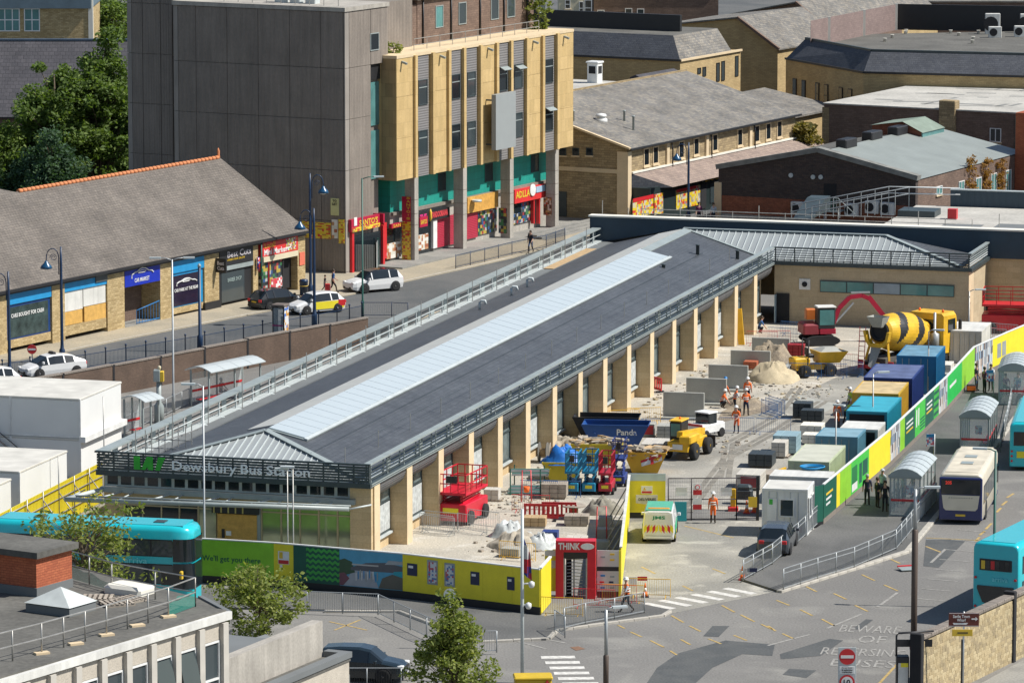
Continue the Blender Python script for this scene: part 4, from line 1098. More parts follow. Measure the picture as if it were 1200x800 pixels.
m = MB(); m.poly([(0.02, .6, zc), (0.02, .6, zc - 1.3), (2.6, 3.4, zc - 1.32)]); m.to('canopy_end', SLATE_D, q)
MB().bar((.1, .6, zc + .05), (.1, cy1, zc + .05), .3, .14).to('canopy_flashing', RENDER_W, q)
SHOPG = paint('shopfront_dark_green', (.018, .03, .03), .5)
MB().box(.02, .7, 1.2, 1.8, qy + 1, zc - 1.2).to('shopfront', SHOPG, q)
for a, b, vt, vb in ((741, 765, 234, 256), (766.5, 776.5, 228, 252), (792, 820, 223, 246)): xb(q, Q, 1.8, a, vt, vb, b, .0, .05, 'bargain_poster', POSTER_B)
xb(q, Q, 1.8, 741, 233, 237.5, 765, .05, .08, 'poster_banner', RED); xb(q, Q, 1.8, 792, 222.5, 226, 815, .05, .08, 'poster_banner', RED)
xb(q, Q, 1.8, 821, 214, 245, 827, .0, .06, 'doorway', BLACK_M); xb(q, Q, 1.8, 832, 214, 238, 840, .0, .06, 'shop_window', GLASS)
b = xb(q, Q, 1.8, 822, 205, 215, 843, .0, .2, 'sign_board', SHOPG); xtext(q, b, 2.01, 'BIG D', GOLD, .5, .5, .8, .7, .02)
yb(q, Q, -.02, 651, 224, 253, 664, .0, .06, 'roller_door', STEEL_DK)
for x, y, h in ((-2.6, 6.2, 1.1), (-4.4, 8, .8), (-6, 1.6, .8)): MB().lathe([(.1, -.5), (.1, h), (.14, h + .02), (.14, h + .12)], (x, y, qe + (qz - qe) * x / qx), 8).to('flue', STEEL_GY, q)
x = -5.2; MB().lathe([(.55, -.2), (.55, .12), (.3, .3), (.5, .36), (.42, .55), (.1, .62)], (x, 5.2, qe + (qz - qe) * x / qx), 10).to('roof_ventilator', WHITE, q)

# ------------------------------------------------------------------ dark brick hall with gabled parapet
K = Fr(G(845, 262, 1.3), 27)
k = fthing('dark_brick_hall', 'dark brick hall with low gabled parapet and grey metal roof', 'hall', K)
kx = lambda u: K.PY(0, u, 220)[0]
x0, x1 = kx(842), kx(1073)
KD = K.PX(x1, 1200, 180)[0]
zl, xp, zp, zrr = K.PY(0, 842, 197)[1], kx(958), K.PY(0, 958, 177)[1], K.PY(0, 1072, 210)[1]
MB().prism([(x0, 1), (x1, 1), (x1, zrr), (xp, zp), (x0, zl)], 0, .5, 'y').to('front_wall', BRICK_DK, k)
MB().box(x0 + .01, .5, 1, x1 - .01, KD, min(zl, zrr) - .2).to('side_walls', BRICK_BR, k)
for a, za, b, zb_ in ((x0 - .2, zl, xp, zp), (xp, zp, x1 + .2, zrr)):
 MB().bar((a, .25, za + .1), (b, .25, zb_ + .1), .85, .42).to('coping', mat('stained_coping', (.22, .22, .20), .9, var=.35, scale=1.5), k)
zred = K.PY(0, 850, 229)[1]
MB().box(x0 + .02, -.03, 2.2, x1 - .6, -.003, zred).to('red_brick_band', BRICK_RED, k)
MB().box(x0 + .01, -.06, 1, x1 - .3, -.004, 2.19).to('plinth', CONC, k)
MB().box(x0 - .35, -.1, 1, x0 + .3, .6, zl - 1.2).to('corner_pier', STONE_LT, k)
m = MB(); m.poly([(xp, .5, zp - .1), (x1, .5, zrr - .1), (x1, KD, zrr - .1), (xp, KD, zp - .1)]); m.to('roof_slope', ROOF_MG, k)
m = MB(); m.poly([(x0, .5, zl - .1), (xp, .5, zp - .1), (xp, KD, zp - .1), (x0, KD, zl - .1)]); m.to('roof_slope', ROOF_FELT, k)
for u, v in ((992, 170), (1022, 161), (1052, 155)):
 zz = zp
 for _ in range(8): xx, yy = K.L(u, v, zz); zz = zp - max(0, xx - xp) * (zp - zrr) / (x1 - xp)
 MB().cbox(xx - .5, yy - 1.2, zz - .6, xx + .5, yy + 1.2, zz + .55, .08).to('roof_vent_box', BLACK, k)
dxa, dy = K.L(1022, 158, zp - .5)
dxb = K.PY(dy, 1080, 155)[0]
dm = (dxa + dxb) / 2 + .6
MB().prism([(dxa, zp - 1.4), (dxb, zp - 1.4), (dxb, zp - .1), (dm, zp + .75), (dxa, zp + .35)], dy, dy + .2, 'y').to('dormer_wall', BRICK_RED, k)
MB().box(dxb, dy, zp - 1.6, dxb + .1, dy + 5, zp - .1).to('dormer_glazing', GLASS_T, k)
m = MB(); m.poly([(dxb + .2, dy - .2, zp - .1), (dxb + .2, dy + 5, zp - .1), (dm, dy + 5, zp + .8), (dm, dy - .2, zp + .8)]); m.poly([(dm, dy - .2, zp + .8), (dm, dy + 5, zp + .8), (dxa - .1, dy + 5, zp + .36), (dxa - .1, dy - .2, zp + .36)]); m.to('dormer_roof', mat('green_felt', (.20, .25, .20), .8), k)
yb(k, K, 0, 965.5, 215, 242, 980, .0, .04, 'door', BLACK_M)
for u, v in ((927, 205.5), (953, 207.5), (962, 207.5)): x, z = K.PY(0, u, v); MB().lathe([(.2, 0), (.2, .1), (.1, .1), (.1, .06)], (x, -.1, z), 10, 'y').to('wall_vent', STEEL_LT, k)
def ac_unit(par, x, y, z, w=1.1, h=.95, d=.45):
 a = MB().cbox(x, y - d, z, x + w, y, z + h, .04).to('air_conditioner', WHITE_D, par)
 MB().lathe([(h * .36, 0), (h * .36, .03)], (x + w * .36, y - d - .03, z + h * .5), 14, 'y').to('fan_grille', BLACK_M, a)
 return a
for u, v, w_ in ((929, 250, 1.15), (992, 252, 1.2), (1016, 249, 1.2), (1034, 251, 1.2)): x, z = K.PY(0, u, v); ac_unit(k, x, -.06, z, w_, 1.05)
# landing with stair rail in front of the door
xa, z = K.PY(-1.5, 949, 252); xb2 = K.PY(-1.5, 982, 252)[0]
MB().box(xa, -1.5, 3.0, xb2, 0, 3.12).to('landing', STEEL_GY, k)
for i in range(18): MB().tube([(xa + (xb2 - xa) * i / 17, -1.5, 3.1), (xa + (xb2 - xa) * i / 17, -1.5, 4.2)], .018, 4).to('landing_bar', GREEN_P if i % 2 else STEEL_GY, k)
MB().tube([(xa, -1.5, 4.2), (xb2, -1.5, 4.2), (xb2 + 1.6, -1.5, 2.9)], .035, 6).to('landing_rail', STEEL_GY, k)
for i in range(3): MB().tube([(xa + i * (xb2 - xa) / 2, -1.4, 1.3), (xa + i * (xb2 - xa) / 2, -1.4, 3.0)], .05, 6).to('landing_leg', STEEL_GY, k)
# lit side wall with ivy and white windows
kf = lambda u: K.PX(x1, u, 225)[0]
for u, v0, v1 in ((1097, 219, 229), (1123, 213, 229), (1143, 209, 229), (1161, 204, 226), (1178, 200, 228)):
 y, z0 = K.PX(x1, u, v1); _, z1 = K.PX(x1, u, v0); window_x(k, x1 - .004, y, y + 1.3, z0, z1, fm=WHITE, gm=GLASS_T, bars=(2, 1))
y9 = K.PX(x1, 1189, 200)[0]
MB().box(x1 + .02, y9, 1, x1 + 10, y9 + 3, 9.5).to('annexe_wall', BRICK_OR, k)

# ------------------------------------------------------------------ brown flat roofed building
o3 = D(966, 122, 434); B = Fr(o3, 28.4)
b_ = fthing('brown_flat_building', 'brown brick building with patched pale flat roof', 'building', B)
zt = o3[2]; bx1 = B.PY(0, 1215, 132)[0]
MB().box(0, 0, 1, bx1, 26, zt).to('wall', BRICK_BR, b_)
MB().box(-.2, -.02, 1, .5, .4, zt - .3).to('corner_pier', STONE_R, b_)
MB().box(-.1, -.1, zt + .004, bx1, 26, zt + .12).to('flat_roof', ROOF_LT, b_)
for i in range(22):
 x, y = random.uniform(2, bx1 - 3), random.uniform(2, 24)
 o = MB().rbox((x, y, zt + .126), (random.uniform(1, 4.5), random.uniform(.3, .7), .006), random.choice((0, 1.57, .3))).to('felt_patch', mat('dark_patch', (.22, .22, .205), .9), b_)
x, z = B.PY(0, 1160, 166); window_y(b_, -.004, x, x + 1.1, z, B.PY(0, 1160, 150)[1], bars=(2, 1))
MB().cbox(bx1 * .55, -.3, zt - 3.5, bx1 * .55 + 1.6, .8, zt + .9, .06).to('chimney', STONE_R, b_)
x = B.PY(0, 1191, 150)[0]; MB().tube([(x, -.12, zt - 6), (x, -.12, zt - .2)], .08, 6).to('downpipe', GREEN_P, b_)

# ------------------------------------------------------------------ buff block with dark mansard bending round the corner
c1 = D(1012, 85, 452); zw = c1[2]
def along(p, d, u):                      # walk from p along d until the pixel column u
 lo, hi = 0.0, 200.0
 f = lambda t: 600 + F_PX * (p[0] + d[0] * t) / ((p[1] + d[1] * t) * _cp + (CAM_H - zw) * _sp)
 s0 = f(0) < u
 for _ in range(50):
  m_ = (lo + hi) / 2
  if (f(m_) < u) == s0: lo = m_
  else: hi = m_
 return (p[0] + d[0] * lo, p[1] + d[1] * lo)
nd = lambda a: (a[0] / math.hypot(*a), a[1] / math.hypot(*a))
c0 = along(c1, nd((-2416, 5610)), 921)
c2 = along(c1, nd((18900, -5610)), 1260)
zm = D(1020, 59, 454)[2]
cb = thing('mansard_block', 'buff brick block with dark slate mansard and flat roof carrying air conditioners', 'building', (c1[0], c1[1], 0))
rel = lambda p, z: (p[0] - c1[0], p[1] - c1[1], z)
back = [(c2[0] + 5, c2[1] + 40), (c0[0] + 8, c0[1] + 14)]
pl = [c0, c1, c2] + back
MB().prism([(p[0] - c1[0], p[1] - c1[1]) for p in pl], 1, zw).to('wall', BUFF, cb)
ins = [(c0[0] + 2.0, c0[1] + .6), (c1[0] + .9, c1[1] + 2.0), (c2[0] + .5, c2[1] + 2.2)]
m = MB()
for i in range(2): m.poly([rel(pl[i], zw), rel(pl[i + 1], zw), rel(ins[i + 1], zm), rel(ins[i], zm)])
m.to('mansard_slope', SLATE_D, cb)
for i in range(2): MB().bar(rel(pl[i], zw), rel(pl[i + 1], zw), .3, .2).to('eaves_gutter', BLACK, cb)
MB().poly([rel(ins[0], zm - .7), rel(ins[1], zm - .7), rel(ins[2], zm - .7), rel(back[0], zm - .7), rel(back[1], zm - .7)]).to('flat_roof', ROOF_FELT, cb)
for i in range(2): MB().bar(rel(ins[i], zm), rel(ins[i + 1], zm), .25, .2).to('mansard_cap', STEEL_DK, cb)
dseg = nd((c1[0] - c0[0], c1[1] - c0[1])); Ls = math.hypot(c1[0] - c0[0], c1[1] - c0[1])
ang = math.atan2(dseg[1], dseg[0])
for u in (932, 942.5, 958.5, 969, 986, 997):
 p = along(c0, dseg, u)
 w = MB().box(-.4, -.09, 0, .4, -.004, 2.1).to('window', BLACK, cb, rel(p, zw - 3.9), ang)
 MB().box(-.32, -.11, .08, .32, -.09, .98).box(-.32, -.11, 1.06, .32, -.09, 2.02).to('pane', GLASS, w)
ds2 = nd((c2[0] - c1[0], c2[1] - c1[1]))
for u in (1104, 1121, 1175, 1192):
 p = along(c1, ds2, u); MB().box(-.6, -.09, 0, .6, -.004, 1.4).to('window', BLACK, cb, rel(p, zw - 3.4), math.atan2(ds2[1], ds2[0]))
# rear wall of the flat roof: mauve brick to the left, black sheet behind
w0, w1, w2 = D(950, 45, 466), D(1052, 20, 488), D(1260, 22, 484)
def wallseg(par, a, b, z0, z1, m_, name, th=.3):
 MB().prism([(a[0] - c1[0], a[1] - c1[1]), (b[0] - c1[0], b[1] - c1[1]), (b[0] - c1[0], b[1] - c1[1] + th), (a[0] - c1[0], a[1] - c1[1] + th)], z0, z1).to(name, m_, par)
wallseg(cb, w0, w1, zm - .8, D(1052, 5, 488)[2], BRICK_PK, 'parapet_wall'); wallseg(cb, w1, w2, zm - .8, D(1052, 5, 488)[2], BLACK, 'rear_screen')
for t in (.2, .6, .98): p = (w0[0] + (w1[0] - w0[0]) * t, w0[1] + (w1[1] - w0[1]) * t); MB().box(-.15, -.2, zm - .8, .15, 0, D(1052, 5, 488)[2] + .1).to('wall_pier', RENDER_W, cb, rel(p, 0))
for u, v, w_, h_ in ((1154, 40, 1.5, 2.1), (1158, 44, 1.3, 1.1), (1195, 38, 1.2, 1.9), (1188, 43, 1.2, 1.1)):
 x, y = G(u, v, zm - .7); ac_unit(cb, x - c1[0], y - c1[1], zm - .69, w_, h_, .6)
for i in range(9): x, y = G(random.uniform(1030, 1150), random.uniform(38, 54), zm - .7); MB().lathe([(.15, 0), (.15, .3), (.22, .35)], (x - c1[0], y - c1[1], zm - .7), 6).to('roof_outlet', RENDER_W, cb)

# ------------------------------------------------------------------ buff row with hipped mansard, gabled houses behind
o4 = D(797, 71, 455); N_ = Fr(o4, 28.4)
n_ = fthing('hipped_mansard_row', 'buff brick row with dark hipped slate mansard and tall slit windows', 'building', N_)
zt = o4[2]; ny = N_.PX(0, 868, 51)[0]; nz = N_.PY(2.2, 785, 41)[1]
MB().box(-30, 0, 1, 0, ny, zt).to('wall', BUFF, n_)
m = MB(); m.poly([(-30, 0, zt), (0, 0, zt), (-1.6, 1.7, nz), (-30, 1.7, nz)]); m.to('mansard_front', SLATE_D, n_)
m = MB(); m.poly([(0, 0, zt), (0, ny - 2, zt), (-1.6, ny - 2, nz), (-1.6, 1.7, nz)]); m.to('mansard_side', SLATE_O, n_)  # sunlit slope of the same roof, its light painted as paler slate
MB().poly([(-30, 1.7, nz), (-1.6, 1.7, nz), (-1.6, ny - 2, nz), (-30, ny - 2, nz)]).to('flat_roof', ROOF_FELT, n_)
MB().box(-30, 6, nz, -3, 6.4, nz + 1.6).to('roof_screen', BLACK, n_)
MB().bar((-30, -.1, zt), (.1, -.1, zt), .2, .2).to('gutter', BLACK, n_); MB().bar((.1, -.1, zt), (.1, ny, zt), .2, .2).to('gutter', STONE_LT, n_)
for u, v0, v1 in ((817, 80, 87), (823, 79, 90), (839, 74, 96), (845, 72, 95), (861, 66, 90)):
 y, z0 = N_.PX(0, u, v1); _, z1 = N_.PX(0, u, v0); window_x(n_, .004, y, y + .75, z0, z1, fm=BLACK, gm=GLASS, sill=False)
# yard wall and white vent cabin in front of it
wc = thing('roof_vent_cabin', 'small white louvred vent cabin on the flat roof beside the slate roof', 'vent', (*G(697, 97, 8.5), 8.5), -R(28.4))
MB().cbox(-.55, -.55, 0, .55, .55, 1.9, .05).to('body', WHITE, wc); MB().cbox(-.65, -.65, 1.9, .65, .65, 2.05, .04).to('cap', WHITE, wc)
MB().box(-.35, -.58, .9, .35, -.552, 1.6).to('louvre', BLACK_M, wc); MB().box(.552, -.35, .9, .58, .35, 1.6).to('louvre', BLACK_M, wc)
o5 = D(705, 100, 440); lr = thing('low_rear_range', 'low flat roofed range between the yellow block and the buff row', 'building', (o5[0], o5[1], 0), -R(28.4))
MB().box(-18, 0, 1, 8, 10, 8.45).to('wall', STONE_R, lr); MB().box(-18.1, -.1, 8.45, 8.1, 10, 8.5).to('flat_roof', ROOF_LT, lr)
MB().prism([(2.2, 8.5), (2.2, 9.4), (2.5, 9.9), (3.0, 10.1), (3.5, 9.9), (3.8, 9.4), (3.8, 8.5)], 1, 9, 'y').to('barrel_roof', SLATE_P, lr)
def gabled(label, u_ap, v_ap, dist, h, wl, wr, dl, dr, ln, wm, rm, slits=()):
 o = D(u_ap, v_ap, dist); f = Fr(o, h); t = fthing('gabled_house', label, 'house', f, 'gabled houses behind the mansards')
 z = o[2]
 MB().prism([(-wl, 1), (wr, 1), (wr, z - dr), (0, z), (-wl, z - dl)], 0, ln, 'y').to('wall', wm, t)
 for a, za, b, zb_ in ((-wl - .3, z - dl - .05, .0, z + .05), (.0, z + .05, wr + .3, z - dr - .05)):
  MB().prism([(a, za), (b, zb_), (b, zb_ + .15), (a, za + .15)], -.3, ln + .3, 'y').to('roof_slope', rm, t)
 MB().bar((0, -.35, z + .15), (wr + .3, -.35, z - dr + .1), .35, .25).to('verge_coping', BRICK_BR, t)
 for y0, z0, z1 in slits: window_x(t, wr + .004, y0, y0 + .7, z - dr - z0, z - dr - z1, fm=BLACK, gm=GLASS, sill=False)
 return t
SL = [(2 + 3.5 * i, 3.4, 1.0) for i in range(4)]
gabled('gabled house with pale slate roof and lit buff side wall', 866, 22, 484, 28.4, 9.8, 4.4, 1.2, 3.0, 15, BUFF, SLATE_O, SL)
gabled('gabled house with brown gable rising behind the pale slate roof', 934, 4, 508, 28.4, 8.0, 4.4, 1.6, 3.4, 18, BRICK_BR, SLATE_O)
gabled('gabled house at the far end of the row', 986, -6, 530, 28.4, 5.0, 4.0, 1.6, 3.2, 18, BUFF, SLATE_O)
lowr = D(888, 112, 446)
t = thing('lean_to_range', 'low grey slate range below the buff slit windows', 'building', (lowr[0], lowr[1], 0), -R(28.4))
MB().box(-5, 0, 1, 3, 12, lowr[2] - 2.2).to('wall', BUFF, t)
MB().prism([(-5, lowr[2] - .6), (3.4, lowr[2] - 2.1), (3.4, lowr[2] - 1.95), (-5, lowr[2] - .45)], -.2, 12, 'y').to('roof_slope', SLATE_O, t)
# farthest row
def far_box(name, label, u0, u1, vt, dist, m_, rm=None, dep=14, h=14, wins=(), wm=None):
 a, b = D(u0, vt, dist), D(u1, vt, dist)
 t = thing(name, label, 'building', (a[0], a[1], 0), 0)
 MB().box(0, 0, 1, b[0] - a[0], dep, a[2]).to('wall', m_, t)
 MB().box(-.2, -.2, a[2], b[0] - a[0] + .2, dep, a[2] + .15).to('roof', rm or ROOF_FELT, t)
 f = Fr(a, 0)
 for u, v, w_, h_ in wins:
  x, z = f.PY(0, u, v); window_y(t, -.004, x, x + w_, z - h_, z, fm=wm or WHITE, gm=GLASS, bars=(1, 2))
 return t
far_box('far_brick_building', 'dark brown brick building with small paired windows behind the mansards', 696, 842, -14, 530, BRICK_BR, wins=((732.5, 10, .8, 1.2), (746.5, 10.5, .8, 1.2), (700, 12, .8, 1.2)))
far_box('far_cream_building', 'cream rendered building beside the ivy covered penthouse', 655, 692, -20, 520, CREAM, wins=((678.5, 2, .5, 1.5), (685, 0, .8, 1.8), (662, 0, .6, 1.0)))
far_box('far_roof_row', 'dark gabled terrace on the horizon above the flat felt roof', 1012, 1215, 3, 545, BRICK_BR, SLATE_O)
far_box('far_pale_yard_building', 'pale roofed shed at the end of the gabled houses', 1002, 1045, 4, 560, BUFF, ROOF_LT)

# ------------------------------------------------------------------ church hall and school block behind the trees
o6 = D(-20, 47, 425); ch = thing('church_hall', 'church hall with steep purple slate roof and pointed arch windows behind trees', 'church', (o6[0], o6[1], 0), 0)
zr6, ze6 = o6[2], D(0, 136, 419)[2]
MB().box(0, -5.5, 1, 17, 6, ze6).to('wall', BRICK_BR, ch)
MB().prism([(-6, ze6 - .1), (0, zr6), (6.5, ze6)], 0, 17, 'x').to('roof', SLATE_P, ch)
MB().box(0, -.15, zr6 - .05, 17, .15, zr6 + .12).to('ridge', mat('blue_ridge', (.10, .14, .19), .7), ch)
for i in range(3):
 x = 1.4 + 1.0 * i
 MB().prism([(x - .42, ze6 - 3), (x + .42, ze6 - 3), (x + .42, ze6 - 1.2), (x + .25, ze6 - .75), (x, ze6 - .45), (x - .25, ze6 - .75), (x - .42, ze6 - 1.2)], -5.62, -5.504, 'y').to('lancet_window', STONE_R, ch)
MB().box(0, -5.9, ze6 - .25, 17, -5.5, ze6 - .08).to('gutter', BLACK, ch)
o7 = D(-20, 42, 465); sc = thing('school_block', 'yellow brick block with white framed windows behind the church roof', 'building', (o7[0], o7[1], 0), 0)
zz = o7[2]; w7 = D(105, 42, 465)[0] - o7[0]
MB().box(0, 0, 1, w7, 12, D(0, 4, 465)[2] + 1).to('wall', BUFF2, sc)
MB().box(-.2, -.3, D(0, 10, 465)[2], w7 + .2, 12, D(0, -8, 465)[2]).to('fascia', mat('slate_blue_fascia', (.12, .17, .20), .7), sc)
MB().box(w7 - .1, -.05, 1, w7 + .35, .4, D(0, 4, 465)[2] + .6).to('white_pier', RENDER_W, sc)
f7 = Fr(o7, 0)
for u0, u1, nb in ((-12, 23.5, 4), (28, 47, 2)):
 xa, z1 = f7.PY(0, u0, 10); xb2, z0 = f7.PY(0, u1, 37); window_y(sc, -.004, xa, xb2, z0, z1, bars=(nb, 2), gm=GLASS_T, t=.1, sill=False)
# ------------------------------------------------------------------ generic street furniture
def vec(p, z=0.0): return Vector((p[0], p[1], z))
def resample(path, step):
 out = []
 for i in range(len(path) - 1):
  a, b = Vector(path[i]), Vector(path[i + 1]); n = max(1, round((b - a).length / step))
  for k in range(n): out.append(a.lerp(b, k / n))
 out.append(Vector(path[-1]))
 return out
def railing(name, label, path, h=1.1, step=2.0, bars=.12, m=None, mb_=None, rails=(1.0, .12), r=.025, group=None, post_r=.03, cat='railing', ball=False):
 """posts, rails and infill bars along a path of 3-D points"""
 m = m or GALV
 P = [Vector(p) for p in path]; o = P[0].copy()
 t = thing(name, label, cat, o, 0, group)
 pts = [p - o for p in resample(P, step)]
 for p in pts:
  q_ = MB()
  if ball: q_.lathe([(post_r, 0), (post_r, h), (post_r * 1.7, h + .03), (post_r * 1.9, h + .1), (post_r * .6, h + .16)], p, 6)
  else: q_.tube([p, p + Vector((0, 0, h))], post_r, 6)
  q_.to('post', m, t)
 for f in rails:
  MB().tube([p - o + Vector((0, 0, h * f)) for p in P], r, 5).to('rail', m, t)
 if bars:
  bm = MB()
  for p in resample([p - o for p in P], bars): bm.bar(p + Vector((0, 0, h * rails[-1])), p + Vector((0, 0, h * rails[0])), .018, .018)
  stuff(bm.to('infill_bars', mb_ or m, t))
 return t
def G3(u, v, z=0.0): return (*G(u, v, z), z)

# retaining wall with stepped panels
wa, wb = Vector(WALL_A), Vector(WALL_B)
wt = thing('retaining_wall', 'long brown brick retaining wall below the blue street railing', 'wall', (wa.x, wa.y, 0), math.atan2(*(wb - wa).yx))
WLn = (wb - wa).length
cuts = [0, .105, .22, .34, .455, .565, .675, .785, .893, 1.0]
RETB = mat('retaining_brick', (.14, .095, .068), .92, var=.28, scale=.6, fine=.2, pat='brick', p1=.24, p2=.09, col2=(.115, .078, .057), mortar=.01, bump=.3)
for i in range(9):
 a, b = cuts[i] * WLn, cuts[i + 1] * WLn
 zt = 1.98 + .05 * math.sin(i * 1.3)
 MB().box(a + .12, -.12, -.05, b - .12, .22, zt).to('brick_panel', RETB, wt)
 MB().box(a + .1, -.17, zt, b - .1, .26, zt + .09).to('coping', CONC_DK, wt)
 if i: MB().box(a - .09, -.15, -.05, a + .09, .2, zt + .02).to('expansion_pier', BLACK_M, wt)
# blue pedestrian railings
railing('street_railing', 'blue ball-topped railing along the top of the brown retaining wall', [(*(Vector(G(u, v, UPZ))), UPZ) for u, v in ((-30, 447), (100, 432.5), (240, 409), (395, 380), (424, 374))],
  1.15, 2.05, .13, BLUE_POST, mat('blue_mesh_bar', (.05, .10, .17), .5), (.86, .1), .022, None, .04, ball=True)
railing('street_railing', 'dark railing with sloping end beside the ramp pavement', [G3(u, v, UPZ + .1) for u, v in ((424, 371), (459, 371), (478, 372))], 1.1, 1.6, .13, BLUE_POST, GALV, (.95, .1))
railing('street_railing', 'dark railing on the kerb in front of the arcade columns', [G3(u, v, UPZ + .1) for u, v in ((534, 315), (568, 307), (600, 299), (640, 291), (662, 283))], 1.15, 2.2, .13, BLUE_POST, BLUE_POST, (.92, .12))
railing('lane_railing', 'galvanised railing beside the far bus lane shelters', [G3(u, v) for u, v in ((146, 508), (186, 491), (222, 474))], 1.1, 1.5, .13)
railing('ramp_railing', 'short galvanised railing on the beige ramp pavement', [G3(u, v, UPZ + .1) for u, v in ((505, 383), (548, 371), (565, 362))], 1.05, 1.4, 0, GALV, None, (1.0, .55))

# lamps
def crook_lamp(label, u, v, z, h, side=1, group='blue crook street lamps'):
 t = thing('street_lamp', label, 'street lamp', G3(u, v, z), 0, group)
 MB().lathe([(.2, 0), (.2, .9), (.13, 1.0), (.11, 1.3), (.09, h - 1.2), (.06, h)], (0, 0, 0), 8).to('post', BLUE_POST, t)
 s_ = side
 arc = [(s_ * .15, 0, h - 1.9)] + [(s_ * (.15 + .42 - .42 * math.cos(a)), 0, h - .75 + .62 * math.sin(a)) for a in [R(x) for x in range(0, 181, 20)]]
 arc += [(s_ * 1.0, 0, h - 1.0)]
 MB().tube(arc, .035, 6).to('crook_arm', BLUE_POST, t)
 MB().tube([(s_ * (.5 + .25 * math.cos(a) * (1 - a / 14)), 0, h - .75 + .25 * math.sin(a) * (1 - a / 14)) for a in [x * .5 for x in range(0, 20)]], .02, 5).to('scroll', BLUE_POST, t)
 lampc = (s_ * 1.0, 0, h - 1.0)
 lh = MB().lathe([(.05, .05), (.1, 0), (.16, -.12), (.36, -.32), (.42, -.5), (.38, -.5)], lampc, 12).to('lamp_shade', mat('lamp_blue_shade', (.015, .08, .17), .3), t)
 MB().lathe([(.02, -.6), (.2, -.56), (.32, -.48)], lampc, 10).to('diffuser', WHITE, lh)
 return t
def mast_lamp(label, u, v, z, h, arms, m=None, m2=None, r=.07, group='plain street lamps', ln=1.0, split=.45):
 """plain column with flat lantern heads; arms are unit x,y directions"""
 m = m or GALV
 t = thing('lamp_column', label, 'street lamp', G3(u, v, z), 0, group)
 if m2:
  MB().lathe([(r * 1.5, 0), (r * 1.5, h * split), (r, h * split + .05)], (0, 0, 0), 8).to('lower_column', m2, t)
  MB().lathe([(r, h * split), (r * .8, h)], (0, 0, 0), 8).to('upper_column', m, t)
 else: MB().lathe([(r * 1.6, 0), (r * 1.6, 1.2), (r, 1.3), (r * .75, h)], (0, 0, 0), 8).to('column', m, t)
 for ax, ay in arms:
  MB().tube([(0, 0, h - .05), (ax * ln * .5, ay * ln * .5, h + .08), (ax * ln, ay * ln, h + .1)], .035, 6).to('arm', m, t)
  MB().rbox((ax * (ln + .3), ay * (ln + .3), h + .1), (.75, .26, .1), math.atan2(ay, ax)).to('lantern', STEEL_LT, t)
 return t
def px_h(u, vb, vt, z=0.0):
 """height of a vertical thing standing at pixel (u,vb) whose top reaches vt"""
 x, y = G(u, vb, z); lo, hi = z, z + 40
 for _ in range(40):
  m_ = (lo + hi) / 2; zz = m_ - CAM_H; d = y * _cp - zz * _sp
  if 400 - F_PX * (y * _sp + zz * _cp) / d > vt: lo = m_
  else: hi = m_
 return lo - z
for lb, u, vb, vt, sd in (('blue crook lamp outside the boarded shop window', 73, 425, 289, -1), ('blue crook lamp outside the cars bought for cash window', 11.5, 447, 318, -1),
                          ('tall blue crook lamp whose shade hangs toward the tower', 364, 349, 203, 1), ('blue crook lamp beside the telephone box', 368.5, 382, 244, -1)):
 crook_lamp(lb, u, vb, UPZ, px_h(u, vb, vt, UPZ), sd)
crook_lamp('blue crook lamp in front of the dark green shopfront', 806.5, 262, UPZ, px_h(806.5, 262, 167, UPZ), -1)
t = thing('blue_post', 'thick based plain blue post beside the road', 'post', G3(234.5, 412, UPZ)); hh = px_h(234.5, 412, 313, UPZ)
MB().lathe([(.2, 0), (.2, 1.1), (.12, 1.2), (.1, hh)], (0, 0, 0), 8).to('shaft', BLUE_POST, t); MB().lathe([(.11, hh), (.13, hh + .1), (.05, hh + .25)], (0, 0, 0), 8).to('cap', STEEL_GY, t)
mast_lamp('grey twin headed lamp column beside the far bus lane', 203.5, 483, 0, px_h(203.5, 483, 304), [(-1, 0), (1, .1)], GALV, ln=.8)
mast_lamp('green lamp column with one lantern on the arcade pavement', 425, 372, UPZ, px_h(425, 372, 209, UPZ), [(1, .2)], GREEN_P, ln=.9)
mast_lamp('tall grey post standing before the station sign', 240, 668, 0, px_h(240, 668, 452), [(-1, 0)], GALV, r=.06, ln=.5)
mast_lamp('grey and brown two tone lamp column by the lower crossing', 710, 812, 0, px_h(710, 812, 714), [(1, .3)], GALV, paint('brown_column', (.085, .06, .045), .6), r=.09, ln=.35, split=.45)
mast_lamp('tall brown and grey lamp column beside the stone wall', 1070, 812, 0, px_h(1070, 812, 573), [(1, 0)], GALV, MATS['brown_column'], r=.1, ln=.5, split=.8)
mast_lamp('green lamp column rising in front of the turquoise bus rear', 1164, 712, 0, px_h(1164, 712, 528), [(-1, .2)], GREEN_P, r=.08, ln=.5)
mast_lamp('thin grey mast behind the pale green container', 979, 566, 0, px_h(979, 566, 476), [(.3, -.2)], SCAF, r=.05, ln=.3)
mast_lamp('thin grey mast with camera behind the turquoise container', 1022.5, 524, 0, px_h(1022.5, 524, 438), [(1, .2)], SCAF, r=.05, ln=.35)
mast_lamp('thin grey mast beside the navy container', 1087.5, 462, 0, px_h(1087.5, 462, 388), [(1, -.2)], SCAF, r=.05, ln=.35)
mast_lamp('brown lamp post at the corner of the end block', 1135, 412, 0, px_h(1135, 412, 341), [(1, .1)], SCAF, r=.06, ln=.5)
mast_lamp('pair of scaffold masts before the station glazing', 337.5, 668, 0, px_h(337.5, 668, 551), [(-.5, 0)], SCAF, r=.04, ln=.3)
mast_lamp('pair of scaffold masts before the station glazing', 344, 669, 0, px_h(344, 669, 549), [(-.5, 0)], SCAF, r=.04, ln=.3)
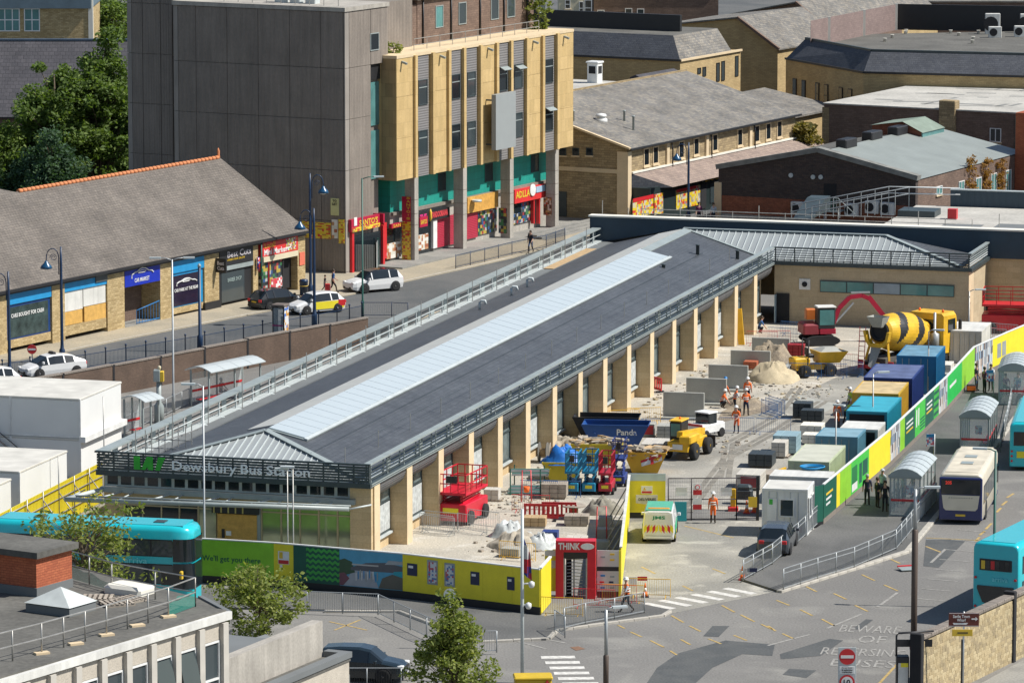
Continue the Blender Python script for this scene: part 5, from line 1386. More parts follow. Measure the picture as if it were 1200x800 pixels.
t = thing('camera_mast', 'white mast with dome cameras in front of the yellow hoarding', 'mast', G3(612, 800)); hh = px_h(612, 800, 596)
MB().lathe([(.09, 0), (.075, hh)], (0, 0, 0), 8).to('pole', STEEL_LT, t)
for dz, sx in ((4.9, .45), (3.85, .3)):
 MB().tube([(0, 0, dz), (sx, -.05, dz + .05)], .04, 6).to('bracket', WHITE, t); MB().lathe([(.02, .16), (.14, .1), (.15, -.05), (.1, -.16), (.02, -.18)], (sx, -.05, dz), 10).to('dome_camera', WHITE, t)
fl = MB(); fl.loft([[(.05 + .05 * i, .06 * math.sin(i * 1.4), 7.2 - .12 * i), (.05 + .06 * i, .06 * math.sin(i * 1.4 + .5), 5.4 - .05 * i)] for i in range(8)], closed=False, caps=False)
fl.to('furled_flag', print_mat('flag_print', [(.5, .02, .03), (.02, .04, .25), (.5, .02, .03), (.6, .58, .55)], 1.2), t)

# bus shelters
def shelter_far(label, u, v, ln, w, h=2.6):
 t = thing('bus_shelter', label, 'bus shelter', G3(u, v), -R(34), 'far lane shelters')
 for y in (0, ln / 2, ln):
  for x in (0, w): MB().box(x - .05, y - .05, 0, x + .05, y + .05, h - .15).to('post', STEEL_GY, t)
 for i in range(max(3, int(ln / 1.3))):
  n = max(3, int(ln / 1.3)); y0, y1 = -.2 + (ln + .4) * i / n, -.2 + (ln + .4) * (i + 1) / n - .03
  pr = [(-.35 + (w + .7) * k / 6, h - .15 + .32 * math.sin(math.pi * k / 6)) for k in range(7)]
  MB().prism(pr + [(x, z - .05) for x, z in pr[::-1]], y0, y1, 'y', sm=False).to('roof_panel', POLY, t)
 MB().box(0, .05, .3, .03, ln - .05, 2.2).to('glass_panel', CLEAR, t)
 MB().box(.02, .1, .95, .06, ln - .1, 1.1).to('red_band', RED, t)
 MB().box(.15, .3, .42, .5, ln - .3, .48).to('bench', RED, t)
 return t
shelter_far('small grey bus shelter beside the white cabin stack', 146, 512, 1.6, 1.5)
shelter_far('long grey bus shelter with curved roof behind the roof screen', 224, 476, 5.6, 1.5)
HA = Fr(G(1000, 537.5, 2.45), 13.2)          # line of the right hand hoarding and platforms
def shelter_arch(label, u, v, h0, ln, w, h=2.35):
 t = thing('arched_bus_shelter', label, 'bus shelter', G3(u, v, .12), -R(h0), 'arched shelters on the platform')
 n = 7
 for y in [ln * i / 4 for i in range(5)]:
  for x in (0, w): MB().box(x - .045, y - .045, 0, x + .045, y + .045, h).to('post', STEEL_GY, t)
 arc = [(-.12 + (w + .24) * k / n, h + .42 * math.sin(math.pi * k / n) ** .8 + .04) for k in range(n + 1)]
 np_ = 5
 for i in range(np_):
  y0, y1 = -.15 + (ln + .3) * i / np_, -.15 + (ln + .3) * (i + 1) / np_ - .05
  MB().prism(arc + [(x, z - .03) for x, z in arc[::-1]], y0 + .03, y1, 'y').to('roof_panel', POLY, t)
  MB().prism([(x, z + .015) for x, z in arc] + [(x, z - .06) for x, z in arc[::-1]], y0 - .03, y0 + .03, 'y').to('roof_rib', STEEL_GY, t)
 MB().prism(arc + [(w + .1, h - .02), (-.1, h - .02)], -.22, -.14, 'y').to('gable_panel', STEEL_GY, t)
 MB().box(-.1, -.16, h - .12, w + .1, -.08, h).to('front_beam', STEEL_GY, t)
 MB().box(.05, -.02, .12, w - .05, .0, 2.2).to('glass_panel', CLEAR, t)
 for i in range(4):
  y0, y1 = ln * i / 4 + .06, ln * (i + 1) / 4 - .06
  MB().box(w - .01, y0, .12, w + .01, y1, 2.2).to('glass_panel', CLEAR, t)
  if i < 3: MB().box(-.01, y0, .12, .01, y1, 2.2).to('glass_panel', CLEAR, t)
  MB().box(w - .03, y0, .88, w + .03, y1, 1.0).to('red_band', RED, t)
 MB().box(.05, -.05, .88, w - .05, .02, 1.0).to('red_band', RED, t)
 MB().box(.05, ln - .03, 1.5, w - .05, ln + .02, 1.6).to('red_band', RED, t)
 MB().box(0, -.04, 0, w, .04, .1).to('foot_rail', STEEL_GY, t)
 MB().box(w * .5, .4, 1.2, w * .75, .44, 1.75).to('timetable', print_mat('timetable', [(.6, .62, .62), (.1, .2, .4), (.6, .62, .62)], 3) if 'tt' not in MATS else MATS['tt'], t)
 MB().box(w - .5, ln * .3, .42, w - .15, ln - .3, .48).to('bench', RED, t)
 return t
MATS['tt'] = print_mat('timetable', [(.6, .62, .62), (.1, .2, .4), (.6, .62, .62), (.5, .08, .1)], 4)
shelter_arch('arched glass shelter with passengers waiting inside near the lime boards', 1043, 604, 13, 6.2, 1.72)
shelter_arch('empty arched glass shelter halfway along the platform', 1125.5, 531.5, 11, 5.6, 1.72)
shelter_arch('arched glass shelter beside the yellow hoarding board', 1170.5, 474, 9, 5.0, 1.9)
for lb, u, v, h_ in (('small blue stop flag behind the passengers shelter', 1094.5, 560, 2.7), ('small blue stop flag near the queue by the far shelter', 1164, 472, 2.2)):
 t = thing('stop_flag', lb, 'sign', G3(u, v, .12), 0, 'blue stop flags'); MB().tube([(0, 0, 0), (0, 0, h_)], .04, 6).to('pole', GALV, t)
 MB().box(-.5, -.03, h_ - .75, -.02, .03, h_).to('flag_panel', MATS['tt'], t); MB().box(-.5, -.035, h_ - .2, -.02, -.031, h_).to('flag_header', paint('header_blue', (.02, .18, .36), .5), t)

# ------------------------------------------------------------------ printed hoardings
def hoarding(name, label, path, top, boards, base_h=.35, base_m=None, cap=True):
 """boards: list of (u_from, material) walked along the path by pixel column; returns the root and each board's frame"""
 P = [Vector(p) for p in path]
 o = P[0]
 t = thing(name, label, 'hoarding', (o.x, o.y, 0))
 seg = [(P[i], P[i + 1]) for i in range(len(P) - 1)]
 def at(u):
  for a, b in seg:
   ua, ub = [600 + F_PX * p.x / (p.y * _cp + (CAM_H - top) * _sp) for p in (a, b)]
   if u <= ub + .01 or (b is P[-1]):
    lo, hi = 0.0, 1.0
    for _ in range(40):
     m_ = (lo + hi) / 2; p = a.lerp(b, m_)
     if 600 + F_PX * p.x / (p.y * _cp + (CAM_H - top) * _sp) < u: lo = m_
     else: hi = m_
    return a.lerp(b, lo)
 res = []
 for i in range(len(boards) - 1):
  u0, m_ = boards[i]; u1 = boards[i + 1][0]
  cutp = [at(u0)] + [p for p in P[1:-1] if u0 < 600 + F_PX * p.x / (p.y * _cp + (CAM_H - top) * _sp) < u1] + [at(u1)]
  for a, b in zip(cutp, cutp[1:]):
   d = b - a; L = d.length; ang = math.atan2(d.y, d.x)
   br = MB().box(.004, -.03, base_h, L - .004, .03, top - .06).to('hoarding_board', m_, t, (a.x - o.x, a.y - o.y, 0), ang)
   br['len'] = L
   MB().box(0, -.025, 0, L, .06, base_h).to('kickboard', base_m or BLACK, br)
   if cap: MB().box(0, -.06, top - .06, L, .08, top).to('capping', WHITE, br)
  res.append(br)
 return t, res
def board_rect(br, x0, x1, z0, z1, m_, name='print', y=-.036):
 L = br['len']; return MB().box(x0 * L, y, z0, x1 * L, y + .005, z1).to(name, m_, br)
def board_text(br, s, fx, z, wf, h, m_, bold=.0):
 L = br['len']; return text(s, br, (fx * L, -.036, z), (1, 0, 0), wf * L, h, m_, depth=.004, bold=bold)
PRINT_P = print_mat('crowd_photo', [(.28, .30, .32), (.50, .42, .36), (.10, .11, .14), (.62, .60, .56), (.30, .42, .52), (.18, .13, .11)], 1.3, 1.6, .6)
WAVE = mat('wave_green', (.05, .38, .06), .5)
hp = [G(965, 566.7, 2.45), G(1043, 502.5, 2.45), G(1110, 440, 2.45), G(1141.7, 405.8, 2.45), G(1181, 388.3, 2.45), G(1230, 368, 2.45)]
hr, hb = hoarding('site_hoarding', 'long hoarding of green yellow and photo boards beside the bus platform', hp, 2.45,
 [(965, GREEN_D), (980, YEL_B), (984, GREEN_L), (997, GREEN), (1018, YEL_B), (1043.4, PRINT_P), (1054.5, GREEN_L), (1060, GREEN_D), (1072, GREEN), (1084, GREEN_D),
     (1094, WAVE), (1100, PRINT_P), (1110, paint('vivid_green', (.02, .47, .08), .5)), (1127, GREEN_L), (1142, PRINT_P), (1163, YEL_B), (1181, YEL_B), (1225, YEL_B)], .42, CONC_DK)
for i, c in enumerate((GOLD, WHITE, WHITE)): board_rect(hb[0], .18, .7 - .1 * i, 1.65 - .3 * i, 1.78 - .3 * i, c, 'text_line')
for i in range(5): board_rect(hb[3], .05 + .06 * i, .09 + .06 * i, 1.0, 2.0, GREEN_D)
board_rect(hb[3], .45, .6, .7, 1.9, GREEN_D); board_rect(hb[3], .64, .92, 1.0, 1.9, GREEN_D); board_rect(hb[3], .05, .35, .55, 1.0, WHITE)
for a in (.06, .2): board_rect(hb[4], a, a + .1, 1.0, 1.9, mat('poster_frame', (.30, .33, .33), .5), 'poster_case')
for a in (.62, .74): board_rect(hb[4], a, a + .09, 1.35, 1.95, BLACK, 'notice')
board_rect(hb[4], .9, .98, 1.4, 2.0, GREEN)
for k in (7, 9):
 for i, c in enumerate((WHITE, WHITE, GOLD)): board_rect(hb[k], .15, .8, 1.75 - .28 * i, 1.86 - .28 * i, c, 'text_line')
for i in range(4): board_rect(hb[8], .5, .95, .6 + .2 * i, .7 + .2 * i, GREEN_D); board_rect(hb[10], .05, .95, .6 + .45 * i, .8 + .45 * i, GREEN_D)
for i in range(2): board_rect(hb[8], .1 + .2 * i, .2 + .2 * i, 1.0, 2.1, WHITE)
board_rect(hb[12], .15, .6, 1.4, 1.6, WHITE, 'text_line')
for a in (.3, .62): board_rect(hb[15], a, a + .25, .9, 1.9, MATS['poster_frame'], 'poster_case')
board_rect(hb[13], .5, .68, .7, 1.5, MATS['poster_frame'], 'hatch')
# return board beside the site office
pr = G(954.5, 569, 2.45); e_ = G(965, 566.7, 2.45)
t = thing('hoarding_return', 'dark green return board beside the white site office', 'hoarding', (pr[0], pr[1], 0), math.atan2(e_[1] - pr[1], e_[0] - pr[0]))
L = math.hypot(e_[0] - pr[0], e_[1] - pr[1]); MB().box(0, -.03, .3, L - .03, .03, 2.4).to('board', GREEN_D, t); MB().box(0, -.02, 0, L - .03, .05, .3).to('kickboard', BLACK, t)
# hoarding across the front
fp = [G(150, 625, 2.45), G(321, 634.8, 2.45), G(472, 647.5, 2.45), G(633, 666, 2.45)]
hf, fb = hoarding('front_hoarding', 'long front hoarding with green slogan board and yellow boards below the station', fp, 2.45,
 [(150, GREEN_L), (321, YEL_B), (344, GREEN_D), (359, GREEN_D), (398, paint('print_sky', (.10, .36, .52), .6)), (472, YEL_B), (519, YEL_B), (566, YEL_B), (601, YEL_B), (633, YEL_B)], .42)
board_text(fb[0], "We'll get you there", .71, 1.35, .40, .42, GREEN_D, .01)
board_rect(fb[1], .22, .78, 1.3, 2.0, WHITE, 'safety_notice'); board_rect(fb[1], .24, .76, 1.32, 1.52, RED, 'notice_band', -.041); board_rect(fb[1], .28, .46, 1.6, 1.95, GOLD, 'notice_mark', -.041); board_rect(fb[1], .3, .44, 1.12, 1.26, WHITE, 'notice')
for i in range(6):
 w_ = MB(); L = fb[3]['len']; n = 28
 tp = [(L * j / n, .62 + .3 * i + .06 * math.sin(j * 1.35)) for j in range(n + 1)]
 w_.prism(tp + [(x, z + .15) for x, z in tp[::-1]], -.04, -.034, 'y'); w_.to('wave_stripe', WAVE, fb[3])
ph = fb[4]; L = ph['len']
def fl_(pts, m_, y): MB().prism([(L * a, z) for a, z in pts], y, y + .004, 'y').to('print', m_, ph)
fl_([(.05, .45), (.62, .45), (.52, 1.35), (.22, 1.35)], paint('print_path', (.42, .43, .45), .6), -.036)
fl_([(.0, .9), (.25, 1.2), (.2, 1.75), (.08, 1.9), (0, 1.8)], paint('print_tree', (.05, .10, .05), .6), -.038)
fl_([(.18, 1.45), (.42, 1.75), (.75, 1.85), (1, 1.7), (1, 1.35), (.18, 1.3)], paint('print_wall', (.12, .12, .13), .6), -.040)
fl_([(.2, 1.58), (.62, 1.6), (.62, 1.68), (.2, 1.66)], paint('print_roof', (.50, .48, .44), .6), -.044)
fl_([(.72, 1.75), (1, 1.8), (1, 1.98), (.78, 1.98)], paint('print_block', (.38, .40, .40), .6), -.043)
fl_([(.86, 1.1), (1, 1.15), (1, 1.45), (.86, 1.4)], paint('print_bus', (.03, .35, .42), .6), -.045)
fl_([(.62, .45), (1, .45), (1, 1.1), (.84, 1.25), (.68, 1.0)], paint('print_plants', (.14, .13, .10), .6), -.046)
fl_([(0, .45), (.06, .45), (.16, .85), (.08, 1.15), (0, 1.1)], paint('print_plants2', (.20, .08, .10), .6), -.046)
for i in range(12): a = .26 + .03 * i + .004 * (i % 3); z = .75 + .25 * ((i * 7) % 5) / 5; fl_([(a, z), (a + .012, z), (a + .014, z + .42), (a - .002, z + .42)], (WHITE, BLUE_SK, CONC_GY)[i % 3], -.05)
NAVYS = paint('sign_navy', (.01, .02, .07), .4)
for k, fx, z0, z1, ww, mm in ((5, .12, 1.3, 1.95, .25, NAVYS), (5, .62, .95, 2.25, .26, MATS['poster_frame']), (6, .05, .95, 2.2, .26, MATS['poster_frame']), (6, .7, 1.2, 1.9, .22, NAVYS), (7, .82, 1.15, 1.85, .25, NAVYS), (8, .02, 1.15, 1.85, .0, NAVYS)):
 if ww:
  board_rect(fb[k], fx, fx + ww, z0, z1, mm, 'notice_panel', -.05)
  if mm is not NAVYS: board_rect(fb[k], fx + .03, fx + ww - .03, z0 + .1, z1 - .1, MATS['tt'], 'poster', -.056)
  else: board_rect(fb[k], fx + .03, fx + ww * .6, z1 - .25, z1 - .12, WHITE, 'notice_line', -.056)
# entrance: return, turnstile portal, welcome board, side hoarding
ent = Fr(G(633, 720.5), 13)
t = thing('entrance_return', 'white backed return panels closing the gap beside the red portal', 'hoarding', (*ent.o, 0), -R(10))
MB().box(-.04, .05, .05, .04, 3.2, 2.45).to('panel', YEL_B, t); MB().box(-.08, .05, 2.45, .08, 3.2, 2.52).to('capping', WHITE, t)
p0 = G(651, 701); pt = thing('turnstile_portal', 'red turnstile portal headed THINK at the site entrance', 'portal', (*p0, 0), -R(4))
RP = paint('portal_red', (.62, .012, .03), .4)
MB().box(0, 0, 0, .42, .9, 3.1).to('side_panel', RP, pt); MB().box(1.68, 0, 0, 2.1, .9, 3.1).to('side_panel', RP, pt); MB().box(.42, 0, 2.5, 1.68, .9, 3.1).to('header', RP, pt)
text('THINK', pt, (.72, -.005, 2.82), (1, 0, 0), 1.15, .36, WHITE, bold=.03)
MB().prism([(1.68 + .36 * math.cos(a), 2.82 + .17 * math.sin(a)) for a in [R(x) for x in range(0, 360, 24)]], -.03, -.004, 'y').to('badge', WHITE, pt)
MB().box(.44, .02, 2.15, 1.66, .3, 2.49).to('turnstile_head', BLACK, pt); MB().box(.42, .02, 0, .5, .12, 2.2).to('jamb', GALV, pt); MB().box(1.6, .02, 0, 1.68, .12, 2.2).to('jamb', GALV, pt)
MB().lathe([(.04, .05), (.04, 2.15)], (.95, .45, 0), 8).to('turnstile_shaft', GALV, pt)
for i in range(11):
 z = .25 + .18 * i; MB().tube([(.58, .3, z), (.95, .45, z)], .022, 5).to('turnstile_arm', GALV, pt); MB().tube([(.95, .45, z), (1.4, .25, z)], .022, 5).to('turnstile_arm', GALV, pt)
MB().box(.5, .85, 0, .8, .9, 2.1).to('rear_screen', BLACK_M, pt)
pw = G(698.5, 700); t = thing('welcome_board', 'white sponsor board with black band beside the red portal', 'sign board', (*pw, 0), -R(4))
MB().box(.05, 0, .35, 1.2, .06, 2.55).to('panel', mat('offwhite_panel', (.62, .60, .55), .5, var=.05), t); MB().box(.05, -.01, 1.45, 1.2, -.001, 1.68).to('band', BLACK, t)
MB().box(1.2, -.02, 0, 1.3, .06, 2.55).to('edge', YEL_B, t); MB().box(.05, .0, 0, 1.2, .05, .35).to('kickboard', BLACK, t)
for x, z, c_ in ((.35, 2.2, STEEL_GY), (.85, 2.35, GOLD), (.85, 2.05, GOLD), (.35, 1.2, BLUE), (.85, 1.15, STEEL_GY), (.3, .85, RED), (.8, .85, NAVYS), (.35, .55, BLUE), (.85, .55, STEEL_GY)): MB().cbox(x - .12, -.012, z - .05, x + .12, -.001, z + .05, .004).to('logo', c_, t)
py_ = G(638, 700); t = thing('entrance_sign', 'yellow and white panel left of the red portal', 'sign board', (*py_, 0), -R(4))
MB().box(0, .3, .3, .58, .36, 2.5).to('panel', YEL_B, t); MB().box(0, .28, 1.55, .58, .299, 1.95).to('notice', WHITE_D, t); MB().box(0, .28, 2.2, .58, .299, 2.48).to('header', WHITE, t)
sa, sb = Vector(G(727, 698)), Vector(G(737, 609)); dv = sb - sa
t = thing('side_hoarding', 'white topped yellow hoarding running back from the entrance', 'hoarding', (sa.x, sa.y, 0), math.atan2(dv.y, dv.x))
for i in range(8): a = dv.length / 8; MB().box(a * i + .01, -.04, .1, a * (i + 1) - .01, .04, 2.6).to('hoarding_board', YEL_B, t); MB().box(a * i, -.09, 2.6, a * (i + 1), .06, 2.66).to('capping', WHITE_D, t)
for i in range(6):
 a = dv.length * (i + .5) / 6; MB().tube([(a, .05, 2.3), (a, 1.3, .1)], .035, 6).to('raking_brace', SCAF, t); MB().cbox(a - .4, .9, 0, a + .4, 1.7, .55, .03).to('kentledge_block', CONC_GY, t)
# deliveries board and mesh gates
dq = G(737, 607); t = thing('deliveries_board', 'yellow deliveries board with pale blue top closing the yard', 'sign board', (*dq, 0), -R(2))
MB().box(0, 0, .35, 2.1, .06, 2.2).to('panel', YEL_B, t); MB().box(0, -.002, 2.2, 2.1, .06, 2.62).to('top_band', mat('pale_blue_panel', (.48, .56, .56), .5), t); MB().box(0, .01, 0, 2.1, .06, .35).to('kickboard', BLACK, t)
MB().box(.7, -.02, 1.45, 1.35, -.001, 1.9).to('safety_notice', WHITE, t); MB().box(.74, -.025, 1.48, 1.31, -.021, 1.6).to('notice_band', RED, t); MB().prism([(.8, 1.66), (.98, 1.66), (.89, 1.84)], -.026, -.021, 'y').to('warning_triangle', GOLD, t)
MB().prism([(.4, .9), (1.65, .75), (1.65, 1.38), (.4, 1.38)], -.02, -.001, 'y').to('arrow_panel', WHITE_D, t); text('DELIVERIES', t, (1.05, -.024, 1.12), (1, 0, 0), 1.0, .16, BLACK)
gq = [G3(u, v) for u, v in ((783, 609.5), (810, 609.3), (863, 609), (888, 608.5))]
def mesh_panel(par, a, b, h, m_, name='gate_leaf'):
 a, b = Vector(a), Vector(b); f = MB()
 f.tube([a, a + Vector((0, 0, h))], .035, 6).tube([b, b + Vector((0, 0, h))], .035, 6)
 for z in (.08, h * .5, h): f.tube([a + Vector((0, 0, z)), b + Vector((0, 0, z))], .03, 6)
 o = f.to(name, m_, par)
 w_ = MB(); n = int((b - a).length / .1)
 for i in range(1, n): p = a.lerp(b, i / n); w_.tube([p + Vector((0, 0, .08)), p + Vector((0, 0, h))], .004, 3, cap=False)
 for z in range(1, 12): w_.tube([a + Vector((0, 0, h * z / 12)), b + Vector((0, 0, h * z / 12))], .004, 3, cap=False)
 stuff(w_.to('wire_mesh', m_, o))
 return o
g0 = Vector(gq[0]); t = thing('site_gate', 'black framed mesh gates with safety signs across the yard', 'gate', gq[0])
rl = [Vector(p) - g0 for p in gq]
GF = paint('gate_frame', (.05, .04, .045), .5)
for i in range(3): mesh_panel(t, rl[i], rl[i + 1], 2.45, GF)
def notice(par, x, y, z, w_, h_, top_m, bot_m, split=.45):
 a = MB().box(x, y - .02, z + h_ * split, x + w_, y, z + h_).to('notice', top_m, par); MB().box(x, y - .021, z, x + w_, y - .001, z + h_ * split).to('notice_band', bot_m, a); return a
for x, z, w_, h_, a, b in ((.42, 1.45, .65, .48, WHITE_D, WHITE), (1.42, 1.5, .5, .65, WHITE, RED), (1.42, .65, .5, .65, WHITE, RED), (3.0, 1.45, .65, .48, WHITE_D, WHITE)): notice(t, x, -.05, z, w_, h_, a, b)
notice(t, 4.6, -.12, .8, .5, .6, GOLD, GOLD)
MB().lathe([(.14, 0), (.14, .04)], (1.67, -.11, 1.95), 12, 'y').to('prohibition_disc', RED, t); MB().lathe([(.1, 0), (.1, .05)], (1.67, -.125, 1.95), 12, 'y').to('disc_face', WHITE, t)
MB().box(.35, -.35, .02, 1.05, -.3, 1.15).to('teal_board', paint('teal_board', (.02, .30, .36), .5), t)
MB().box(5.05, -.1, 0, 5.22, .1, 2.6).to('gate_post', BLACK, t)

# yellow sheet fence by the cabins
fa, fbv = Vector(G(-30, 617, 2.4)), Vector(G(119, 541, 2.4)); dv = fbv - fa; ang = math.atan2(dv.y, dv.x)
t = thing('yellow_fence', 'yellow profiled sheet fence braced with scaffold tubes beside white cabins', 'fence', (fa.x, fa.y, 0), ang)
n = 15
me = MB(); wdt = dv.length / n
for k in range(6):
 a = wdt * k / 6; me.prism([(a, 0), (a + wdt / 12, 0), (a + wdt / 9, -.06), (a + wdt / 6.6, -.06), (a + wdt / 6 - .002, 0), (a + wdt / 6 - .002, .02), (a, .02)], .05, 2.4, 'z')
me = me.mesh('fence_sheet', YEL_F)
for i in range(n): put('fence_sheet', me, t, (i * wdt, 0, 0))
for z in (.7, 1.6, 2.2): MB().tube([(0, -.12, z), (dv.length, -.12, z)], .035, 6).to('scaffold_tube', SCAF, t)
for i in range(9):
 a = dv.length * i / 8; MB().tube([(a, -.16, 0), (a, -.16, 2.5 + (1.6 if i in (5, 8) else 0) + (2.2 if i == 8 else 0))], .035, 6).to('scaffold_standard', SCAF, t); MB().tube([(a, -.16, 2.0), (a + .3, -1.5, .05)], .035, 6).to('scaffold_rake', SCAF, t)

# stacked white cabins
def cabin(name, label, fr, x0, y0, z0, w_, l_, h_, group=None):
 p = fr.W(x0, y0); t = thing(name, label, 'cabin', (p[0], p[1], z0), -R(fr.h), group)
 MB().cbox(0, 0, .12, w_, l_, h_ - .12, .05).to('body', mat('cabin_white', (.72, .72, .69), .5, var=.06, scale=.5), t)
 MB().cbox(-.03, -.03, h_ - .12, w_ + .03, l_ + .03, h_, .03).to('roof', mat('cabin_roof', (.58, .56, .50), .7, var=.2, scale=.8), t); MB().box(-.02, -.02, 0, w_ + .02, l_ + .02, .12).to('base_frame', WHITE, t)
 for x in (0, w_): MB().box(x - .06, -.05, .05, x + .06, .07, h_ - .05).to('corner_post', WHITE, t)
 return t
CB = Fr(G(95, 560, 0), 16.18)
cw_ = 9.0
cabin('site_cabin', 'lower white cabin of the stack behind the yellow fence', CB, -cw_ / 2, 0, 0, cw_ / 2 - .02, 7.0, 2.42, 'stacked white cabins')
cabin('site_cabin', 'lower white cabin with black stair before it', CB, -cw_, 0, 0, cw_ / 2 - .02, 7.0, 2.42, 'stacked white cabins')
c_a = cabin('site_cabin', 'upper white cabin with plain lit end wall', CB, -cw_ / 2, 0, 2.44, cw_ / 2 - .02, 7.0, 2.42, 'stacked white cabins')
c_b = cabin('site_cabin', 'upper white cabin with door at the black stair head', CB, -cw_, 0, 2.44, cw_ / 2 - .02, 7.0, 2.42, 'stacked white cabins')
MB().box(1.6, -.03, .15, 2.5, -.002, 2.15).to('door', WHITE, c_b); MB().box(2.36, -.06, 1.1, 2.42, -.03, 1.3).to('door_handle', BLACK, c_b)
MB().box(4.45, -.1, -.25, 4.85, 7.0, .1).to('side_ledge', WHITE, c_a)
t = thing('access_stair', 'black steel stair and landing to the upper white cabin', 'stair', (*CB.W(-cw_ + 1, -1.3), 0), -R(16.18))
MB().box(-1.5, 0, 2.36, 1.6, 1.25, 2.44).to('landing', BLACK, t)
for i in range(11): MB().box(1.6 + .28 * i, .1, 2.22 - .24 * i, 1.92 + .28 * i, 1.1, 2.27 - .24 * i).to('tread', BLACK, t)
for y in (.05, 1.15):
 for z in (.55, 1.05): MB().tube([(-1.5, y, 2.44 + z), (1.6, y, 2.44 + z), (4.7, y, .1 + z)], .03, 5).to('handrail', BLACK, t)
 for i in range(7): x = -1.5 + i * 1.03; MB().tube([(x, y, 2.44 - max(0, x - 1.6) * .86), (x, y, 3.46 - max(0, x - 1.6) * .86)], .025, 5).to('baluster', BLACK, t)
for x in (-1.4, 1.5): MB().tube([(x, .1, 0), (x, .1, 2.36)], .05, 6).to('leg', BLACK, t)
CC = Fr(G(8, 607, 0), 16.18)
cabin('low_cabin', 'single storey white cabin with grey roof in front of the stack', CC, -9, 1, 0, 9.4, 7.5, 2.6)
CD = Fr(G(-22, 626, 0), 16.18)
cabin('small_cabin', 'small white cabin at the corner beside the yellow fence', CD, -9, 1.5, 0, 9.1, 2.8, 2.5)

# ------------------------------------------------------------------ galvanised railings in the foreground
def rail2(label, px, z=.11, group=None, h=1.1, bars=.12, step=1.9, rails=(1.0, .1)):
 return railing('guard_railing', label, [G3(u, v, z) for u, v in px], h, step, bars, GALV, GALV, rails, .026, group, .034)
rail2('galvanised railing along the bend of the footway before the photo board', ((360, 717), (443, 720), (500, 747), (548, 765), (582, 764)))
rail2('short galvanised railing before the red portal', ((661, 737), (686, 731), (720, 725), (755, 718)))
rail2('short galvanised return railing beside the tactile paving', ((650, 739), (662, 747)))
rail2('two rail galvanised railing along the platform ramp kerb', ((918, 691), (958, 678), (1001, 665), (1050, 644), (1062, 630), (1078, 610), (1097, 588)), .12, None, 1.15, .11, 2.0, (1.0, .78, .1))
rail2('galvanised railing from the site office down to the ramp', ((871, 680), (905, 661), (935, 636), (968, 606)), .12, None, 1.15, .11, 1.9, (1.0, .78, .1))
rail2('galvanised railing guarding the platform beside the second shelter', ((1172, 530), (1180, 500), (1186, 470)), .12, None, 1.15, .12, 1.8, (1.0, .5))
t = railing('kerb_railing', 'dark railing in front of the parked dark pickup', [G3(u, v) for u, v in ((383, 806), (430, 806), (470, 806))], 1.0, 2.2, .12, GALV, BLACK, (1.0, .1))
